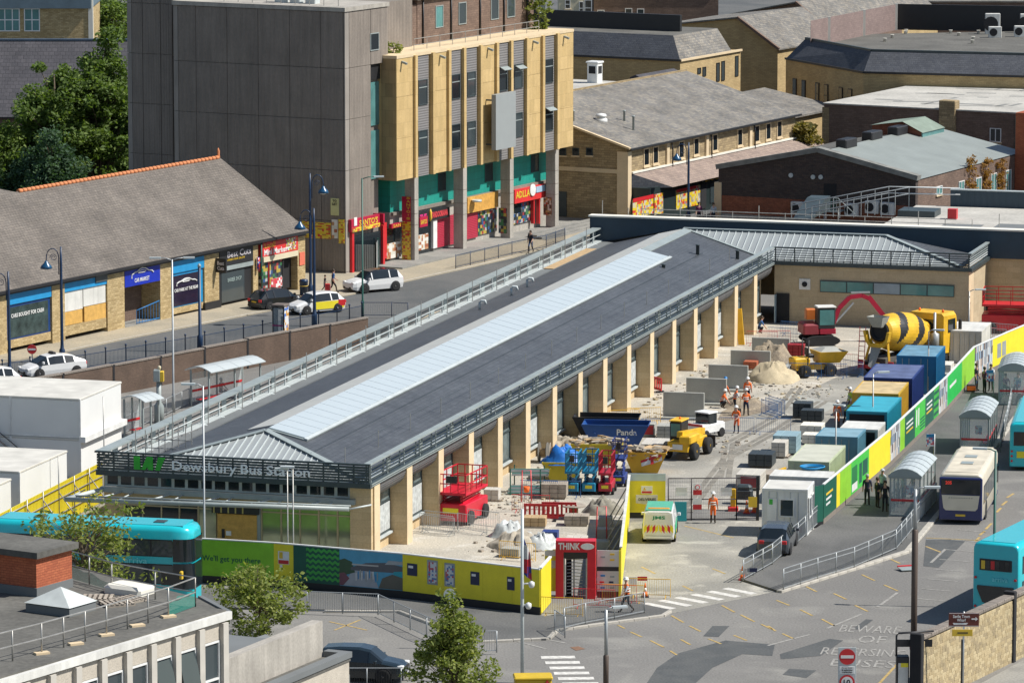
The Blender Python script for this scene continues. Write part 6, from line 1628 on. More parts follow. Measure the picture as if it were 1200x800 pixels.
# ------------------------------------------------------------------ vehicles
def wheel(par, x, y, r, w_, side, rim=None, name='wheel'):
 """tyre with a rim as its sub-part; side +1 right, -1 left"""
 prof = [(r * .62, -w_ / 2), (r * .92, -w_ / 2), (r, -w_ * .32), (r, w_ * .32), (r * .92, w_ / 2), (r * .62, w_ / 2)]
 t = MB().lathe(prof, (0, 0, 0), 16, 'x').to(name, TYRE, par, (x, y, r))
 MB().lathe([(r * .62, w_ * .30), (r * .52, w_ * .36), (r * .2, w_ * .40), (r * .18, w_ * .5), (.001, w_ * .5)], (0, 0, 0), 12, 'x').to('rim', rim or RIM, t)
 MB().lathe([(.001, -w_ * .5), (r * .18, -w_ * .5), (r * .2, -w_ * .40), (r * .52, -w_ * .36), (r * .62, -w_ * .30)], (0, 0, 0), 12, 'x').to('rim', rim or RIM, t)
 return t
CAR_SHAPES = {  # y, sill, half width, belt, roof half width, roof edge, roof
 'hatch': dict(L=4.3, st=[(0, .42, .72, .78, .62, .80, .82), (.12, .24, .84, .90, .70, .93, .95), (.62, .2, .89, .96, .66, 1.36, 1.44), (1.3, .2, .9, .93, .62, 1.45, 1.53), (2.2, .2, .9, .91, .63, 1.44, 1.53), (2.75, .2, .9, .89, .64, 1.36, 1.44), (3.35, .2, .9, .87, .70, .93, .98), (4.0, .22, .85, .68, .66, .76, .79), (4.25, .3, .74, .56, .55, .62, .64), (4.3, .4, .6, .5, .5, .55, .56)], roof=(2, 5), rear=(1, 2), front=(5, 6), wb=(.78, 3.42), r=.33),
 'saloon': dict(L=4.5, st=[(0, .42, .72, .80, .62, .88, .9), (.12, .24, .84, .95, .72, 1.02, 1.04), (.95, .2, .88, .96, .62, 1.32, 1.38), (1.7, .2, .89, .93, .60, 1.41, 1.48), (2.4, .2, .89, .91, .61, 1.41, 1.49), (2.9, .2, .89, .89, .62, 1.33, 1.40), (3.65, .2, .89, .86, .72, .92, .96), (4.2, .22, .84, .68, .66, .76, .79), (4.45, .3, .74, .56, .55, .62, .64), (4.5, .4, .6, .5, .5, .55, .56)], roof=(2, 5), rear=(1, 2), front=(5, 6), wb=(.85, 3.6), r=.33),
 'suv': dict(L=4.55, st=[(0, .45, .76, .9, .66, .92, .94), (.1, .28, .88, 1.02, .74, 1.06, 1.08), (.5, .24, .92, 1.06, .70, 1.52, 1.6), (1.3, .24, .92, 1.04, .68, 1.6, 1.68), (2.3, .24, .92, 1.02, .69, 1.6, 1.69), (2.85, .24, .92, 1.0, .70, 1.5, 1.58), (3.45, .24, .92, .98, .74, 1.04, 1.09), (4.2, .26, .88, .84, .70, .92, .95), (4.5, .34, .78, .7, .6, .78, .8), (4.55, .45, .66, .6, .55, .66, .68)], roof=(2, 5), rear=(1, 2), front=(5, 6), wb=(.82, 3.55), r=.37),
 'van': dict(L=4.6, st=[(0, .42, .84, 1.08, .76, 1.72, 1.8), (.06, .26, .9, 1.1, .80, 1.8, 1.88), (.7, .24, .92, 1.1, .80, 1.82, 1.9), (1.6, .24, .92, 1.1, .79, 1.82, 1.9), (2.7, .24, .92, 1.08, .77, 1.8, 1.88), (3.1, .24, .92, 1.06, .74, 1.68, 1.76), (3.8, .24, .92, 1.02, .76, 1.1, 1.14), (4.3, .26, .87, .84, .70, .92, .95), (4.55, .34, .78, .7, .6, .78, .8), (4.6, .45, .66, .6, .55, .66, .68)], roof=(1, 5), rear=(0, 0), front=(5, 6), wb=(.85, 3.65), r=.33),
}
def car(name, label, cat, shape, u, v, z, heading, paint_m, roof_m=None, glass=None, group=None, rim=None, extras=None, origin='centre'):
 d = CAR_SHAPES[shape]; L = d['L']; glass = glass or GLASS_D
 p = G(u, v, z)
 t = thing(name, label, cat, (p[0], p[1], z), -R(heading), group)
 rings = []
 for y, zs_, w_, zb_, wr, ze, zr_ in d['st']:
  h = [(w_ * .94, zs_), (w_, zs_ + (zb_ - zs_) * .45), (w_ * .985, zb_), (wr, ze), (wr * .72, zr_)]
  rings.append([(x, y - L / 2, zz) for x, zz in h] + [(-x, y - L / 2, zz) for x, zz in h[::-1]])
 body, side, side2, scr, rearg, roofm = MB(), MB(), MB(), MB(), MB(), MB()
 n = 10
 r0, r1 = d['roof']
 for i in range(len(rings) - 1):
  for k in range(n):
   q = [rings[i][k], rings[i + 1][k], rings[i + 1][(k + 1) % n], rings[i][(k + 1) % n]][::-1]
   tgt = body
   cabin_ = r0 <= i < r1
   if k in (2, 6) and cabin_ and not (shape == 'van' and i < 4): tgt = side if k == 2 else side2
   if k in (3, 4, 5):
    if i == d['front'][0]: tgt = scr
    elif shape != 'van' and i == d['rear'][0]: tgt = rearg
    elif cabin_: tgt = roofm
   if k in (2, 6) and (i == d['front'][0]): tgt = side if k == 2 else side2
   tgt.add(q, [(0, 1, 2, 3)], 0, True)
 body.poly(rings[0][::-1]).poly(rings[-1])
 for i in ((r0, r0 + 1, r1) if shape != 'van' else (4, r1)):
  for k in (2, 6):
   a, b = Vector(rings[i][k]), Vector(rings[i][k + 1]); body.bar(a, b, .09, .05)
 bo = body.to('body', paint_m, t)
 if roofm.f: roofm.to('roof', roof_m or paint_m, t)
 for q in (side, side2): q.to('side_window', glass, t)
 scr.to('windscreen', glass, t)
 if rearg.f: rearg.to('rear_window', glass, t)
 hw = d['st'][3][2]
 for y in d['wb']:
  for s_ in (-1, 1):
   MB().lathe([(d['r'] * 1.14, -.02), (d['r'] * 1.14, .02)], (s_ * (hw - .006), y - L / 2, d['r']), 16, 'x').to('wheel_arch', BLACK_M, t)
   wheel(t, s_ * (hw - .09), y - L / 2, d['r'], .24, s_, rim)
 zl = d['st'][1][3]
 for s_ in (-1, 1):
  MB().cbox(s_ * .62 - .16, -L / 2 - .01, zl - .22, s_ * .62 + .16, -L / 2 + .22, zl - .03, .03).to('tail_light', RED, t)
  zh = d['st'][-3][3]; MB().cbox(s_ * .62 - .17, L / 2 - .42, zh - .1, s_ * .62 + .17, L / 2 - .05, zh + .04, .03).to('headlight', WHITE, t)
  ym = d['st'][d['front'][1]][0] - L / 2 - .35; MB().cbox(s_ * (hw + .1) - .1, ym, 1.0, s_ * (hw + .1) + .1, ym + .14, 1.16, .03).to('door_mirror', paint_m, t)
 MB().box(-.26, -L / 2 - .02, .62, .26, -L / 2 - .002, .73).to('number_plate', GOLD, t); MB().box(-.26, L / 2 + .002, .42, .26, L / 2 + .02, .53).to('number_plate', WHITE, t)
 MB().box(-.7, -L / 2 + .02, .3, .7, -L / 2 - .04, .46).to('rear_bumper', BLACK, t); MB().box(-.55, L / 2 - .03, .32, .55, L / 2 + .012, .5).to('grille', BLACK, t)
 if extras: extras(t, L)
 return t
CARW = paint('car_white', (.76, .76, .74), .25, coat=.5, var=.03); CARB = paint('car_black', (.018, .02, .022), .2, coat=.6, var=.03)
CARG = paint('car_grey', (.055, .065, .075), .25, coat=.6, var=.03); CARD = paint('car_dark_blue', (.012, .022, .028), .2, coat=.6, var=.03)
car('parked_car', 'black hatchback parked outside the mini market', 'car', 'hatch', 324, 361, UPZ, 47, CARB, extras=None)
def school_car(t, L):
 for s_ in (-1, 1):
  MB().box(s_ * .905 - .006, -1.9, .35, s_ * .905 + .006, .5, .9).to('yellow_panel', YEL_B, t); MB().box(s_ * .912 - .006, -2.0, .5, s_ * .912 + .006, -1.4, .95).to('red_panel', RED, t)
car('parked_car', 'white estate car with yellow and red side panels', 'car', 'hatch', 370, 366, UPZ, 237, CARW, extras=school_car)
car('moving_car', 'white crossover with black roof driving along the upper street', 'car', 'suv', 437, 341, UPZ, 237, CARW, CARB)
def taxi(t, L): MB().cbox(-.35, -.15, 1.49, .35, .1, 1.64, .03).to('roof_sign', BLACK, t)
car('taxi', 'white taxi with black roof sign on the upper street', 'car', 'saloon', 61, 440, UPZ, 238, CARW, extras=taxi)
car('parked_car', 'white car cut off behind the white cabins', 'car', 'hatch', -15, 457, UPZ, 238, CARW)
car('parked_suv', 'dark grey crossover parked by the galvanised ramp railing', 'car', 'suv', 911, 645, 0, 10, CARG)
def pickup(t, L): MB().box(-.7, -L / 2 + .1, 1.1, .7, -.6, 1.66).to('load_cover', CARB, t)
car('dark_pickup', 'dark blue pickup half hidden by the concrete roof', 'car', 'suv', 424, 795, 0, 101, CARD, extras=None)
def jms(t, L):
 y = -L / 2
 MB().box(-.72, y - .026, .5, .72, y - .008, 1.7).to('rear_panel', WHITE, t)
 text('JMS', t, (.0, y - .034, 1.47), (1, 0, 0), .75, .24, paint('jms_green', (.02, .26, .12), .5), bold=.03)
 for k in range(5):
  for s_ in (-1, 1):
   c = RED if k % 2 else YEL_B
   x0 = s_ * (.02 + .16 * k); x1 = s_ * (.02 + .16 * (k + 1))
   MB().prism([(x0, 1.12), (x1, .94), (x1, .6), (x0, .78)], y - .03, y - .012, 'y').to('chevron', c, t)
 for s_ in (-1, 1):
  MB().box(s_ * .924 - .006, y + .3, .5, s_ * .924 + .006, y + 3.0, 1.05).to('side_livery', paint('jms_livery', (.05, .45, .22), .5), t)
  MB().box(s_ * .922 - .006, y + .1, .3, s_ * .922 + .006, y + 2.4, .5).to('side_stripe', YEL_B, t)
 MB().box(-.74, y - .03, .32, .74, y - .05, .45).to('step_bumper', WHITE, t)
 MB().cbox(-.6, y + .3, 1.9, .6, y + .55, 1.98, .03).to('light_bar', paint('amber', (.8, .3, .02), .3), t)
 MB().box(-.72, y + .05, 1.86, .72, y + 2.8, 1.93).to('green_roof', paint('jms_roof', (.10, .42, .28), .5), t)
car('livery_van', 'white and green van with red and yellow rear chevrons', 'van', 'van', 773.5, 628, 0, 4, CARW, extras=jms)

# ---- buses
def rbox_ring(w_, z0, z1, y, b=.28, bs=.06):
 hw = w_ / 2
 h = [(hw - bs, z0), (hw, z0 + bs), (hw, z1 - b), (hw - b * .3, z1 - b * .3), (hw - b, z1)]
 return [(x, y, z) for x, z in h] + [(-x, y, z) for x, z in h[::-1]]
def bus(name, label, u, v, heading, L, H, m, m2, decks=1, group=None, anchor='rl', top_m=None):
 """rear at y = 0, front at y = L; anchor names the corner that stands at the pixel"""
 W_ = 2.5
 p = Vector(G(u, v)); a = R(heading); ux, uy = Vector((math.cos(a), -math.sin(a))), Vector((math.sin(a), math.cos(a)))
 off = {'rl': ux * W_ / 2, 'fr': -ux * W_ / 2 - uy * L}[anchor]
 t = thing(name, label, 'bus', (*(p + off), 0), -a, group)
 b = MB(); rings = []
 for y, k, dz in ((0, .95, .12), (.06, .985, .04), (.3, 1, 0), (L - 1.1, 1, 0), (L - .6, .97, .02), (L - .25, .86, .08), (L - .06, .66, .2), (L, .5, .35)):
  rings.append(rbox_ring(W_ * k, .28, H - dz, y))
 b.loft([r[::-1] for r in rings]); b.to('body', m, t)
 MB().box(-W_ / 2 + .3, .3, H - .03, W_ / 2 - .3, L - .5, H + .025).to('roof_panel', top_m or m, t)
 MB().box(-W_ / 2 + .02, .1, .22, W_ / 2 - .02, L - .3, .42).to('skirt', m2, t)
 for y in (L * .22, L - 2.5):
  for s_ in (-1, 1):
   MB().lathe([(.6, -.02), (.6, .02)], (s_ * (W_ / 2 - .012), y, .5), 18, 'x').to('wheel_arch', BLACK_M, t); wheel(t, s_ * (W_ / 2 - .14), y, .5, .3, s_)
 lv = [(1.15, 2.1)] if decks == 1 else [(1.3, 2.25), (2.75, 3.55)]
 n = int(L / 1.45)
 for z0, z1 in lv:
  for s_ in (-1, 1):
   MB().box(s_ * (W_ / 2 + .002) - .008, .55, z0 - .06, s_ * (W_ / 2 + .002) + .008, L - 1.0, z1 + .06).to('window_band', BLACK, t)
   for i in range(n):
    y0 = .6 + (L - 1.4) * i / n; MB().box(s_ * (W_ / 2 + .012) - .006, y0 + .04, z0, s_ * (W_ / 2 + .012) + .006, y0 + (L - 1.4) / n - .04, z1).to('side_window', GLASS, t)
  hf_ = [(.35, .06), (.66, .055), (.88, 0), (1.14, -.2), (1.275, -.58), (1.29, -.95)]
  arc = [(-x, L + d) for x, d in hf_[::-1]] + [(x, L + d) for x, d in hf_]
  w_ = MB(); w_.loft([[(x, y, z0 - .3) for x, y in arc], [(x, y - .01, z1 + .1) for x, y in arc]], closed=False); w_.to('windscreen', GLASS_D, t)
 return t
def rear_lights(t, zs_, xs_=1.08):
 for z in zs_:
  for s_ in (-1, 1): MB().lathe([(.07, 0), (.07, .05)], (s_ * xs_, -.06, z), 10, 'y').to('tail_light', RED, t)
ARR = paint('arriva_letter', (.16, .66, .70), .4)
b1 = bus('double_decker_bus', 'turquoise double decker bus passing left of the green slogan board', 224, 713, 103, 10.9, 4.3, AQUA, AQUA_D, 2, 'turquoise buses', 'fr')
text('arriva', b1, (1.262, 9.0 - 1.1, 2.45), (0, 1, 0), 1.25, .3, ARR); MB().prism([(5.95 + .7, 2.33), (6.2 + .7, 2.33), (6.07 + .7, 2.6)], 1.262, 1.27, 'x').to('emblem', ARR, b1)
MB().box(1.255, 9.3, 1.2, 1.27, 10.2, 1.9).to('driver_window', GLASS_D, b1); MB().cbox(1.25, 10.35, 1.6, 1.5, 10.5, 2.0, .03).to('door_mirror', GOLD, b1)
for y in (2, 5.4, 8.6): MB().box(-.35, y, 4.32, .35, y + .6, 4.36).to('roof_hatch', STEEL_DK, b1)
b2 = bus('double_decker_bus', 'turquoise double decker bus seen from behind beside the stone wall', 1139, 730, 26, 10.6, 4.3, AQUA, AQUA_D, 2, 'turquoise buses', 'rl')
w_ = MB().cbox(-.88, -.03, 2.85, .88, .06, 3.45, .02).to('rear_window', BLACK, b2)
for i, c in enumerate((GOLD, WHITE, RED, GOLD, BLACK, GOLD)): MB().box(-.78 + .26 * i, -.04, 2.92, -.57 + .26 * i, -.031, 3.36).to('poster_seen_through_glass', c if i % 2 == 0 else GLASS_D, w_)
MB().prism([(-.98, 2.05), (.98, 2.05), (1.0, 1.9), (.7, 1.2), (.5, 1.12), (-.5, 1.12), (-.7, 1.2), (-1.0, 1.9)], -.05, .05, 'y').to('rear_lower_window', GLASS_D, b2)
text('arriva', b2, (.25, -.04, 2.42), (1, 0, 0), .85, .24, ARR); rear_lights(b2, (2.45, .95, .75)); MB().box(-.4, -.05, .5, .4, -.01, .62).to('number_plate', GOLD, b2); MB().box(-1.1, -.04, .25, 1.1, .0, .45).to('rear_bumper', AQUA_D, b2)
CREAMB = paint('bus_cream', (.66, .60, .47), .35, coat=.3, var=.1); NAVB = paint('bus_navy', (.012, .022, .11), .3, coat=.4, var=.04)
b3 = bus('single_decker_bus', 'cream and navy single decker bus at the platform with lit route number', 1100, 613, 11.4, 9.6, 2.95, CREAMB, NAVB, 1, None, 'rl', mat('grimy_cream_roof', (.60, .54, .42), .6, var=.3, scale=.9))
MB().cbox(-1.24, -.1, .3, 1.24, -.0, 2.72, .05).to('rear_panel', NAVB, b3); MB().cbox(-1.12, -.13, 1.75, 1.12, -.1, 2.6, .02).to('rear_window', GLASS_D, b3)
MB().prism([(-1.08, 1.7), (1.08, 1.7), (.98, .95), (.85, .82), (-.85, .82), (-.98, .95)], -.14, -.1, 'y').to('cream_rear_panel', CREAMB, b3)
text('205', b3, (-.7, -.145, 2.42), (1, 0, 0), .36, .2, mat('led_red', (.5, .03, .02), .5, emit=(.35, .02, .01)), name='route_number')
text('. . . . . . . . . .', b3, (0, -.145, 1.55), (1, 0, 0), 1.35, .06, BLACK); MB().box(-.28, -.15, .48, .28, -.11, .6).to('number_plate', GOLD, b3); rear_lights(b3, (1.05, .85, .65), 1.12)
for y in (3.0, 5.2): MB().box(-.35, y, 2.98, .35, y + .75, 3.02).to('roof_hatch', STEEL_GY, b3)
b4 = bus('single_decker_bus', 'turquoise single decker bus cut by the edge beyond the second shelter', 1182.5, 551, 9, 11, 2.95, AQUA, AQUA_D, 1, 'turquoise buses', 'rl')
MB().cbox(-1.0, -.04, 1.55, 1.1, .05, 2.4, .03).to('rear_window', GLASS_D, b4); MB().box(-.8, -.06, .8, .2, -.02, 1.2).to('rear_advert', YEL_B, b4); rear_lights(b4, (1.2, .9, .6), 1.1)

# ---- plant
def scissor_lift(name, label, u, v, z, heading, m, w_, l_, hb, hp, big=False, group=None):
 t = thing(name, label, 'scissor lift', G3(u, v, z), -R(heading), group)
 MB().cbox(-w_ / 2, -l_ / 2, .25, w_ / 2, l_ / 2, hb, .05).to('chassis', m, t)
 for y in (-l_ * .33, l_ * .33):
  for s_ in (-1, 1): wheel(t, s_ * (w_ / 2 + .02), y, .22 if not big else .42, .16 if not big else .3, s_, BLACK)
 ns = 3
 for i in range(ns):
  z0, z1 = hb + (hp - hb) * i / ns, hb + (hp - hb) * (i + 1) / ns
  for s_ in (-1, 1):
   MB().bar((s_ * w_ * .32, -l_ * .4, z0 + .03), (s_ * w_ * .32, l_ * .4, z1 - .03), .06, .1).to('scissor_arm', m, t); MB().bar((s_ * w_ * .26, l_ * .4, z0 + .03), (s_ * w_ * .26, -l_ * .4, z1 - .03), .06, .1).to('scissor_arm', m, t)
 MB().cbox(-w_ / 2, -l_ / 2, hp, w_ / 2, l_ / 2, hp + .14, .02).to('platform', m, t)
 c = [(-w_ / 2 + .04, -l_ / 2 + .04), (w_ / 2 - .04, -l_ / 2 + .04), (w_ / 2 - .04, l_ / 2 - .04), (-w_ / 2 + .04, l_ / 2 - .04)]
 for k in range(4):
  a, b = Vector((*c[k], hp + .14)), Vector((*c[(k + 1) % 4], hp + .14))
  n = 2 if (b - a).length < 1.6 else 4
  for j in range(n): p = a.lerp(b, j / n); MB().bar(p, p + Vector((0, 0, 1.05)), .05, .05).to('guard_post', m, t)
  for h_ in (.5, 1.05): MB().bar(a + Vector((0, 0, h_)), b + Vector((0, 0, h_)), .05, .06).to('guard_rail', m, t)
 MB().cbox(-w_ * .15, -l_ / 2 - .03, hp + .7, w_ * .2, -l_ / 2 + .1, hp + 1.1, .02).to('control_box', BLACK, t)
 MB().box(-w_ * .25, -l_ / 2 - .012, hb * .55, w_ * .25, -l_ / 2 - .003, hb * .8).to('decal', YEL_B if m is not YEL else BLACK, t)
 return t
LR = paint('lift_red', (.60, .012, .035), .35); LB = paint('lift_blue', (.01, .20, .34), .4)
scissor_lift('scissor_lift', 'large red scissor lift parked between the stone fins', 541, 609, 0, 20, LR, 1.9, 3.6, 1.25, 1.75, True)
for s_, lb in ((0, 'blue scissor lift with folded guard rails left of its twin'), (1, 'blue scissor lift beside the small red lift')): scissor_lift('small_lift', lb, 672 + 20 * s_, 577, 0, 8, LB, .82, 1.9, .75, 1.3)
scissor_lift('small_lift', 'small red lift with dark guard rails beside the blue lifts', 711, 577, 0, 8, paint('lift_crimson', (.42, .012, .03), .4), .82, 1.9, .75, 1.2)
scissor_lift('small_lift', 'navy narrow lift behind the small red lift', 726, 568, 0, 8, BLUE_NV, .8, 1.6, .7, 1.6)
scissor_lift('scissor_lift', 'red scissor lift with raised deck beside the pale end wall', 1185, 389, 0, 100, RED, 2.2, 4.2, 1.4, 2.0, True)

def container(label, u, v, heading, m, roof_m=None, w_=2.44, l_=6.06, h_=2.59, z=0.0, group='site containers', open_=False, name='shipping_container', ribs=True):
 """u,v: near left ground corner"""
 t = thing(name, label, 'container', G3(u, v, z), -R(heading), group)
 MB().box(.06, .06, .12, w_ - .06, l_ - .06, h_ - .08).to('shell', m, t)
 if ribs:
  r_ = MB()
  n = int(l_ / .3)
  for i in range(n):
   y = .15 + i * (l_ - .3) / n
   for x in (.035, w_ - .035): r_.box(x - .03, y, .18, x + .03, y + .14, h_ - .15)
  n = int(w_ / .3)
  for i in range(n): x = .15 + i * (w_ - .3) / n; r_.box(x, l_ - .065, .18, x + .14, l_ - .005, h_ - .15)
  stuff(r_.to('corrugations', m, t))
 MB().box(.03, .03, h_ - .08, w_ - .03, l_ - .03, h_ - .01).to('roof', roof_m or m, t)
 for x in (0, w_ - .1):
  for y in (0, l_ - .1): MB().box(x, y, 0, x + .1, y + .1, h_ + .005).to('corner_post', m, t)
 for y in (0, l_ - .08):
  for z_ in (.02, h_ - .14): MB().box(.1, y, z_, w_ - .1, y + .08, z_ + .14).to('end_rail', m, t)
 for x in (0, w_ - .08):
  for z_ in (.02, h_ - .13): MB().box(x, .1, z_, x + .08, l_ - .1, z_ + .13).to('side_rail', m, t)
 if open_: MB().box(.2, .03, .2, w_ - .2, .055, h_ - .2).to('open_doorway', BLACK_M, t)
 else:
  for k in (0, 1):
   d_ = MB().box(.1 + k * (w_ / 2 - .09), .02, .17, w_ / 2 - .01 + k * (w_ / 2 - .09), .058, h_ - .15).to('door', m, t)
   for j in (.3, .75): MB().tube([(.1 + k * (w_ / 2 - .09) + j, 0, .2), (.1 + k * (w_ / 2 - .09) + j, 0, h_ - .18)], .018, 5).to('locking_bar', GALV, d_)
 return t
PGRN = paint('container_pale_green', (.50, .54, .36), .55, var=.15); CTEAL = paint('container_teal', (.02, .28, .38), .5, var=.12); CSTEEL = paint('container_steel_blue', (.12, .28, .37), .5, var=.15)
CYEL = paint('container_yellow', (.62, .38, .04), .5, var=.15); CBLU = paint('container_blue', (.015, .16, .34), .5, var=.12)
container('pale green container next to the blue ringed cabin', 923, 590.5, 13, PGRN, mat('pale_green_roof', (.52, .52, .42), .6, var=.15))
container('steel blue container behind the pale green one', 955, 556, 13, CSTEEL, mat('faded_blue_roof', (.22, .36, .42), .6, var=.2), 2.6, 3.2, 2.4)
container('open white steel store between two blue containers', 983, 545, 13, WHITE_D, None, 2.4, 3.0, 2.3, open_=True)
container('turquoise container with open end', 991, 529, 13, CTEAL, mat('turquoise_roof', (.04, .36, .46), .5, var=.15), 2.6, 6.06, 2.59, open_=True)
container('yellow container with rusty pale roof', 998, 505, 12, CYEL, mat('rusty_cream_roof', (.55, .42, .22), .7, var=.3, scale=1.5), 3.0, 5.0, 2.5)
container('navy blue container with bleached roof', 1011.5, 488, 12, BLUE_NV, BLUE_RT, 3.2, 6.06, 2.6)
container('bright blue container at the far end of the row', 1050, 461, 12, CBLU, mat('scuffed_blue_roof', (.14, .28, .37), .6, var=.35, scale=1.4), 2.7, 5.0, 2.59)
container('ribbed white store with a coil of blue hose on top', 901, 605, 12, WHITE_D, None, 3.5, 2.2, 2.4)
t = thing('hose_coil', 'coil of bright blue hose lying on the ribbed white store', 'hose', (*G(952, 549, 2.41), 2.41)); 
for k in range(3): MB().tube([((.62 + .05 * k) * math.cos(a), (.55 + .05 * k) * math.sin(a), .04 + .05 * k) for a in [R(x) for x in range(0, 361, 20)]], .035, 6, cap=False).to('hose_turn', BLUE_SK, t)
container('white steel cabin beside the yellow truck cab', 1110, 425, 14, WHITE_D, None, 2.4, 4.6, 2.3, group=None, ribs=False)
# site office at the gate
so_ = container('white site office with small window at the yard gate', 892.5, 628, 11, mat('office_white', (.70, .70, .67), .5, var=.06), mat('office_roof', (.60, .58, .52), .6, var=.15), 2.6, 2.9, 2.75, ribs=False, name='site_office', group=None)
window_y(so_, -.0, 1.0, 1.85, 1.15, 2.2, fm=WHITE, gm=GLASS, sill=False); MB().box(.3, -.03, .3, .85, -.002, 2.2).to('door_panel', WHITE, so_); MB().box(.42, -.04, 1.85, .62, -.031, 2.15).to('exit_sign', GREEN, so_)
MB().box(1.72, -.03, .3, 2.3, -.002, .58).to('red_notice', RED, so_); MB().box(.3, -.03, .62, 1.4, -.002, .74).to('yellow_strip', YEL_B, so_)
for y in (.5, 1.6): window_x(so_, 2.6, y, y + .8, 1.0, 2.2, fm=WHITE, gm=GLASS, sill=False)

# cement mixer: rear at y = 0
mx = thing('concrete_mixer_truck', 'yellow concrete mixer truck with black spiral stripes on its drum', 'mixer truck', G3(1026, 441), -R(33))
mx.scale = (1.15, 1.15, 1.15)
MB().box(-.5, .3, .75, .5, 8.2, 1.05).to('chassis', mat('truck_chassis', (.10, .095, .085), .7), mx)
for y in (1.3, 2.7, 5.6, 7.2):
 for s_ in (-1, 1): wheel(mx, s_ * 1.0, y, .52, .45 if y < 4 else .32, s_, YEL)
for s_ in (-1, 1): MB().tube([(s_ * 1.0, 2.0 + 1.35 * math.cos(a), .75 + .45 * math.sin(a)) for a in [R(x) for x in range(0, 181, 20)]], .1, 6).to('mudguard', CONC_GY, mx)
axis0, axis1 = Vector((0, .5, 2.65)), Vector((0, 5.6, 1.95))
prof = [(0, .62), (.05, .75), (.5, .92), (1.3, 1.12), (2.4, 1.22), (3.4, 1.2), (4.4, .98), (5.0, .72), (5.1, .4)]
dr_len = (axis1 - axis0).length; da = (axis1 - axis0).normalized(); e1 = Vector((1, 0, 0)); e2 = da.cross(e1)
drum = MB(); NS = 36
rp = []
for i in range(41):
 s_ = 5.1 * i / 40
 for (a, ra), (b, rb) in zip(prof, prof[1:]):
  if a <= s_ <= b: r_ = ra + (rb - ra) * (s_ - a) / (b - a); break
 rp.append([axis0 + da * (s_ * dr_len / 5.1) + (e1 * math.cos(2 * math.pi * k / NS) + e2 * math.sin(2 * math.pi * k / NS)) * r_ for k in range(NS)])
for i in range(40):
 for k in range(NS):
  ph = (k / NS + i / 40 * 1.25 - .1) % .5
  drum.add([rp[i][k], rp[i][(k + 1) % NS], rp[i + 1][(k + 1) % NS], rp[i + 1][k]], [(0, 1, 2, 3)], 1 if (ph < .19 and 5 < i < 38) else 0, True)
drum.poly(rp[-1])
drum.to('drum', [YEL, BLACK], mx)
MB().lathe([(.6, 0), (.62, .1), (.45, .1), (.44, -.3)], (0, 0, 0), 16).to('drum_mouth', BLACK_M, mx, (0, .45, 2.68)).rotation_euler = (R(82), 0, 0)
hop = MB(); hop.loft([[(-.55, -.2, 3.6), (.55, -.2, 3.6), (.55, .7, 3.6), (-.55, .7, 3.6)], [(-.3, .1, 2.95), (.3, .1, 2.95), (.3, .6, 2.95), (-.3, .6, 2.95)]], caps=False, sm=False); hop.to('loading_hopper', CONC_GY, mx)
MB().prism([(-.9, 2.7), (-.75, 2.1), (-.45, 1.75), (.45, 1.75), (.75, 2.1), (.9, 2.7), (.72, 2.7), (.6, 2.2), (.36, 1.95), (-.36, 1.95), (-.6, 2.2), (-.72, 2.7)], .0, .35, 'y').to('discharge_collar', YEL, mx)
ch_ = MB(); ch_.loft([[(-.35, .1, 1.9), (0, .1, 1.72), (.35, .1, 1.9)], [(-.22, -.55, .7), (0, -.55, .58), (.22, -.55, .7)]], closed=False); ch_.to('discharge_chute', CONC_GY, mx)
for s_ in (-1, 1): MB().bar((s_ * .8, .2, .95), (s_ * .5, .5, 2.4), .12, .12).to('drum_stand', YEL, mx)
MB().box(-1.2, -.05, .45, 1.2, .05, .65).to('rear_bumper', RED, mx); MB().box(-1.2, -.05, .7, -.85, .02, .95).to('tail_light', RED, mx); MB().box(.85, -.05, .7, 1.2, .02, .95).to('tail_light', RED, mx); MB().box(-.25, -.06, .72, .25, -.01, .84).to('number_plate', GOLD, mx)
for x in (-1.15, -.75): MB().tube([(x, -.1, .4), (x, .1, 2.9)], .025, 5).to('ladder_stile', RED, mx)
for i in range(8): MB().tube([(-1.15, -.08 + .02 * i, .55 + .3 * i), (-.75, -.08 + .02 * i, .55 + .3 * i)], .02, 5).to('ladder_rung', RED, mx)
MB().box(.95, 3.4, .7, 1.22, 4.9, 1.25).to('side_tank', CONC_GY, mx)
cabm = MB(); cabm.loft([[(-1.2, 6.35, .7), (1.2, 6.35, .7), (1.2, 6.35, 2.95), (1.05, 6.35, 3.1), (-1.05, 6.35, 3.1), (-1.2, 6.35, 2.95)][::-1], [(-1.22, 7.9, .6), (1.22, 7.9, .6), (1.22, 7.9, 2.9), (1.05, 7.9, 3.1), (-1.05, 7.9, 3.1), (-1.22, 7.9, 2.9)][::-1], [(-1.15, 8.4, .6), (1.15, 8.4, .6), (1.1, 8.2, 2.7), (.95, 8.1, 2.95), (-.95, 8.1, 2.95), (-1.1, 8.2, 2.7)][::-1]], sm=False); cabm.to('cab', YEL, mx)
MB().box(-.55, 6.33, 2.1, .55, 6.345, 2.7).to('rear_window', GLASS_D, mx); MB().box(1.21, 6.9, 1.9, 1.24, 7.8, 2.7).to('side_window', GLASS_D, mx); MB().box(-1.24, 6.9, 1.9, -1.21, 7.8, 2.7).to('side_window', GLASS_D, mx); MB().box(-1.0, 8.2, 1.7, 1.0, 8.36, 2.6).to('windscreen', GLASS_D, mx)
for x in (-.8, .8): MB().lathe([(.07, 0), (.08, .12), (.03, .18)], (x, 7.0, 3.1), 8).to('beacon', ORANGE, mx)
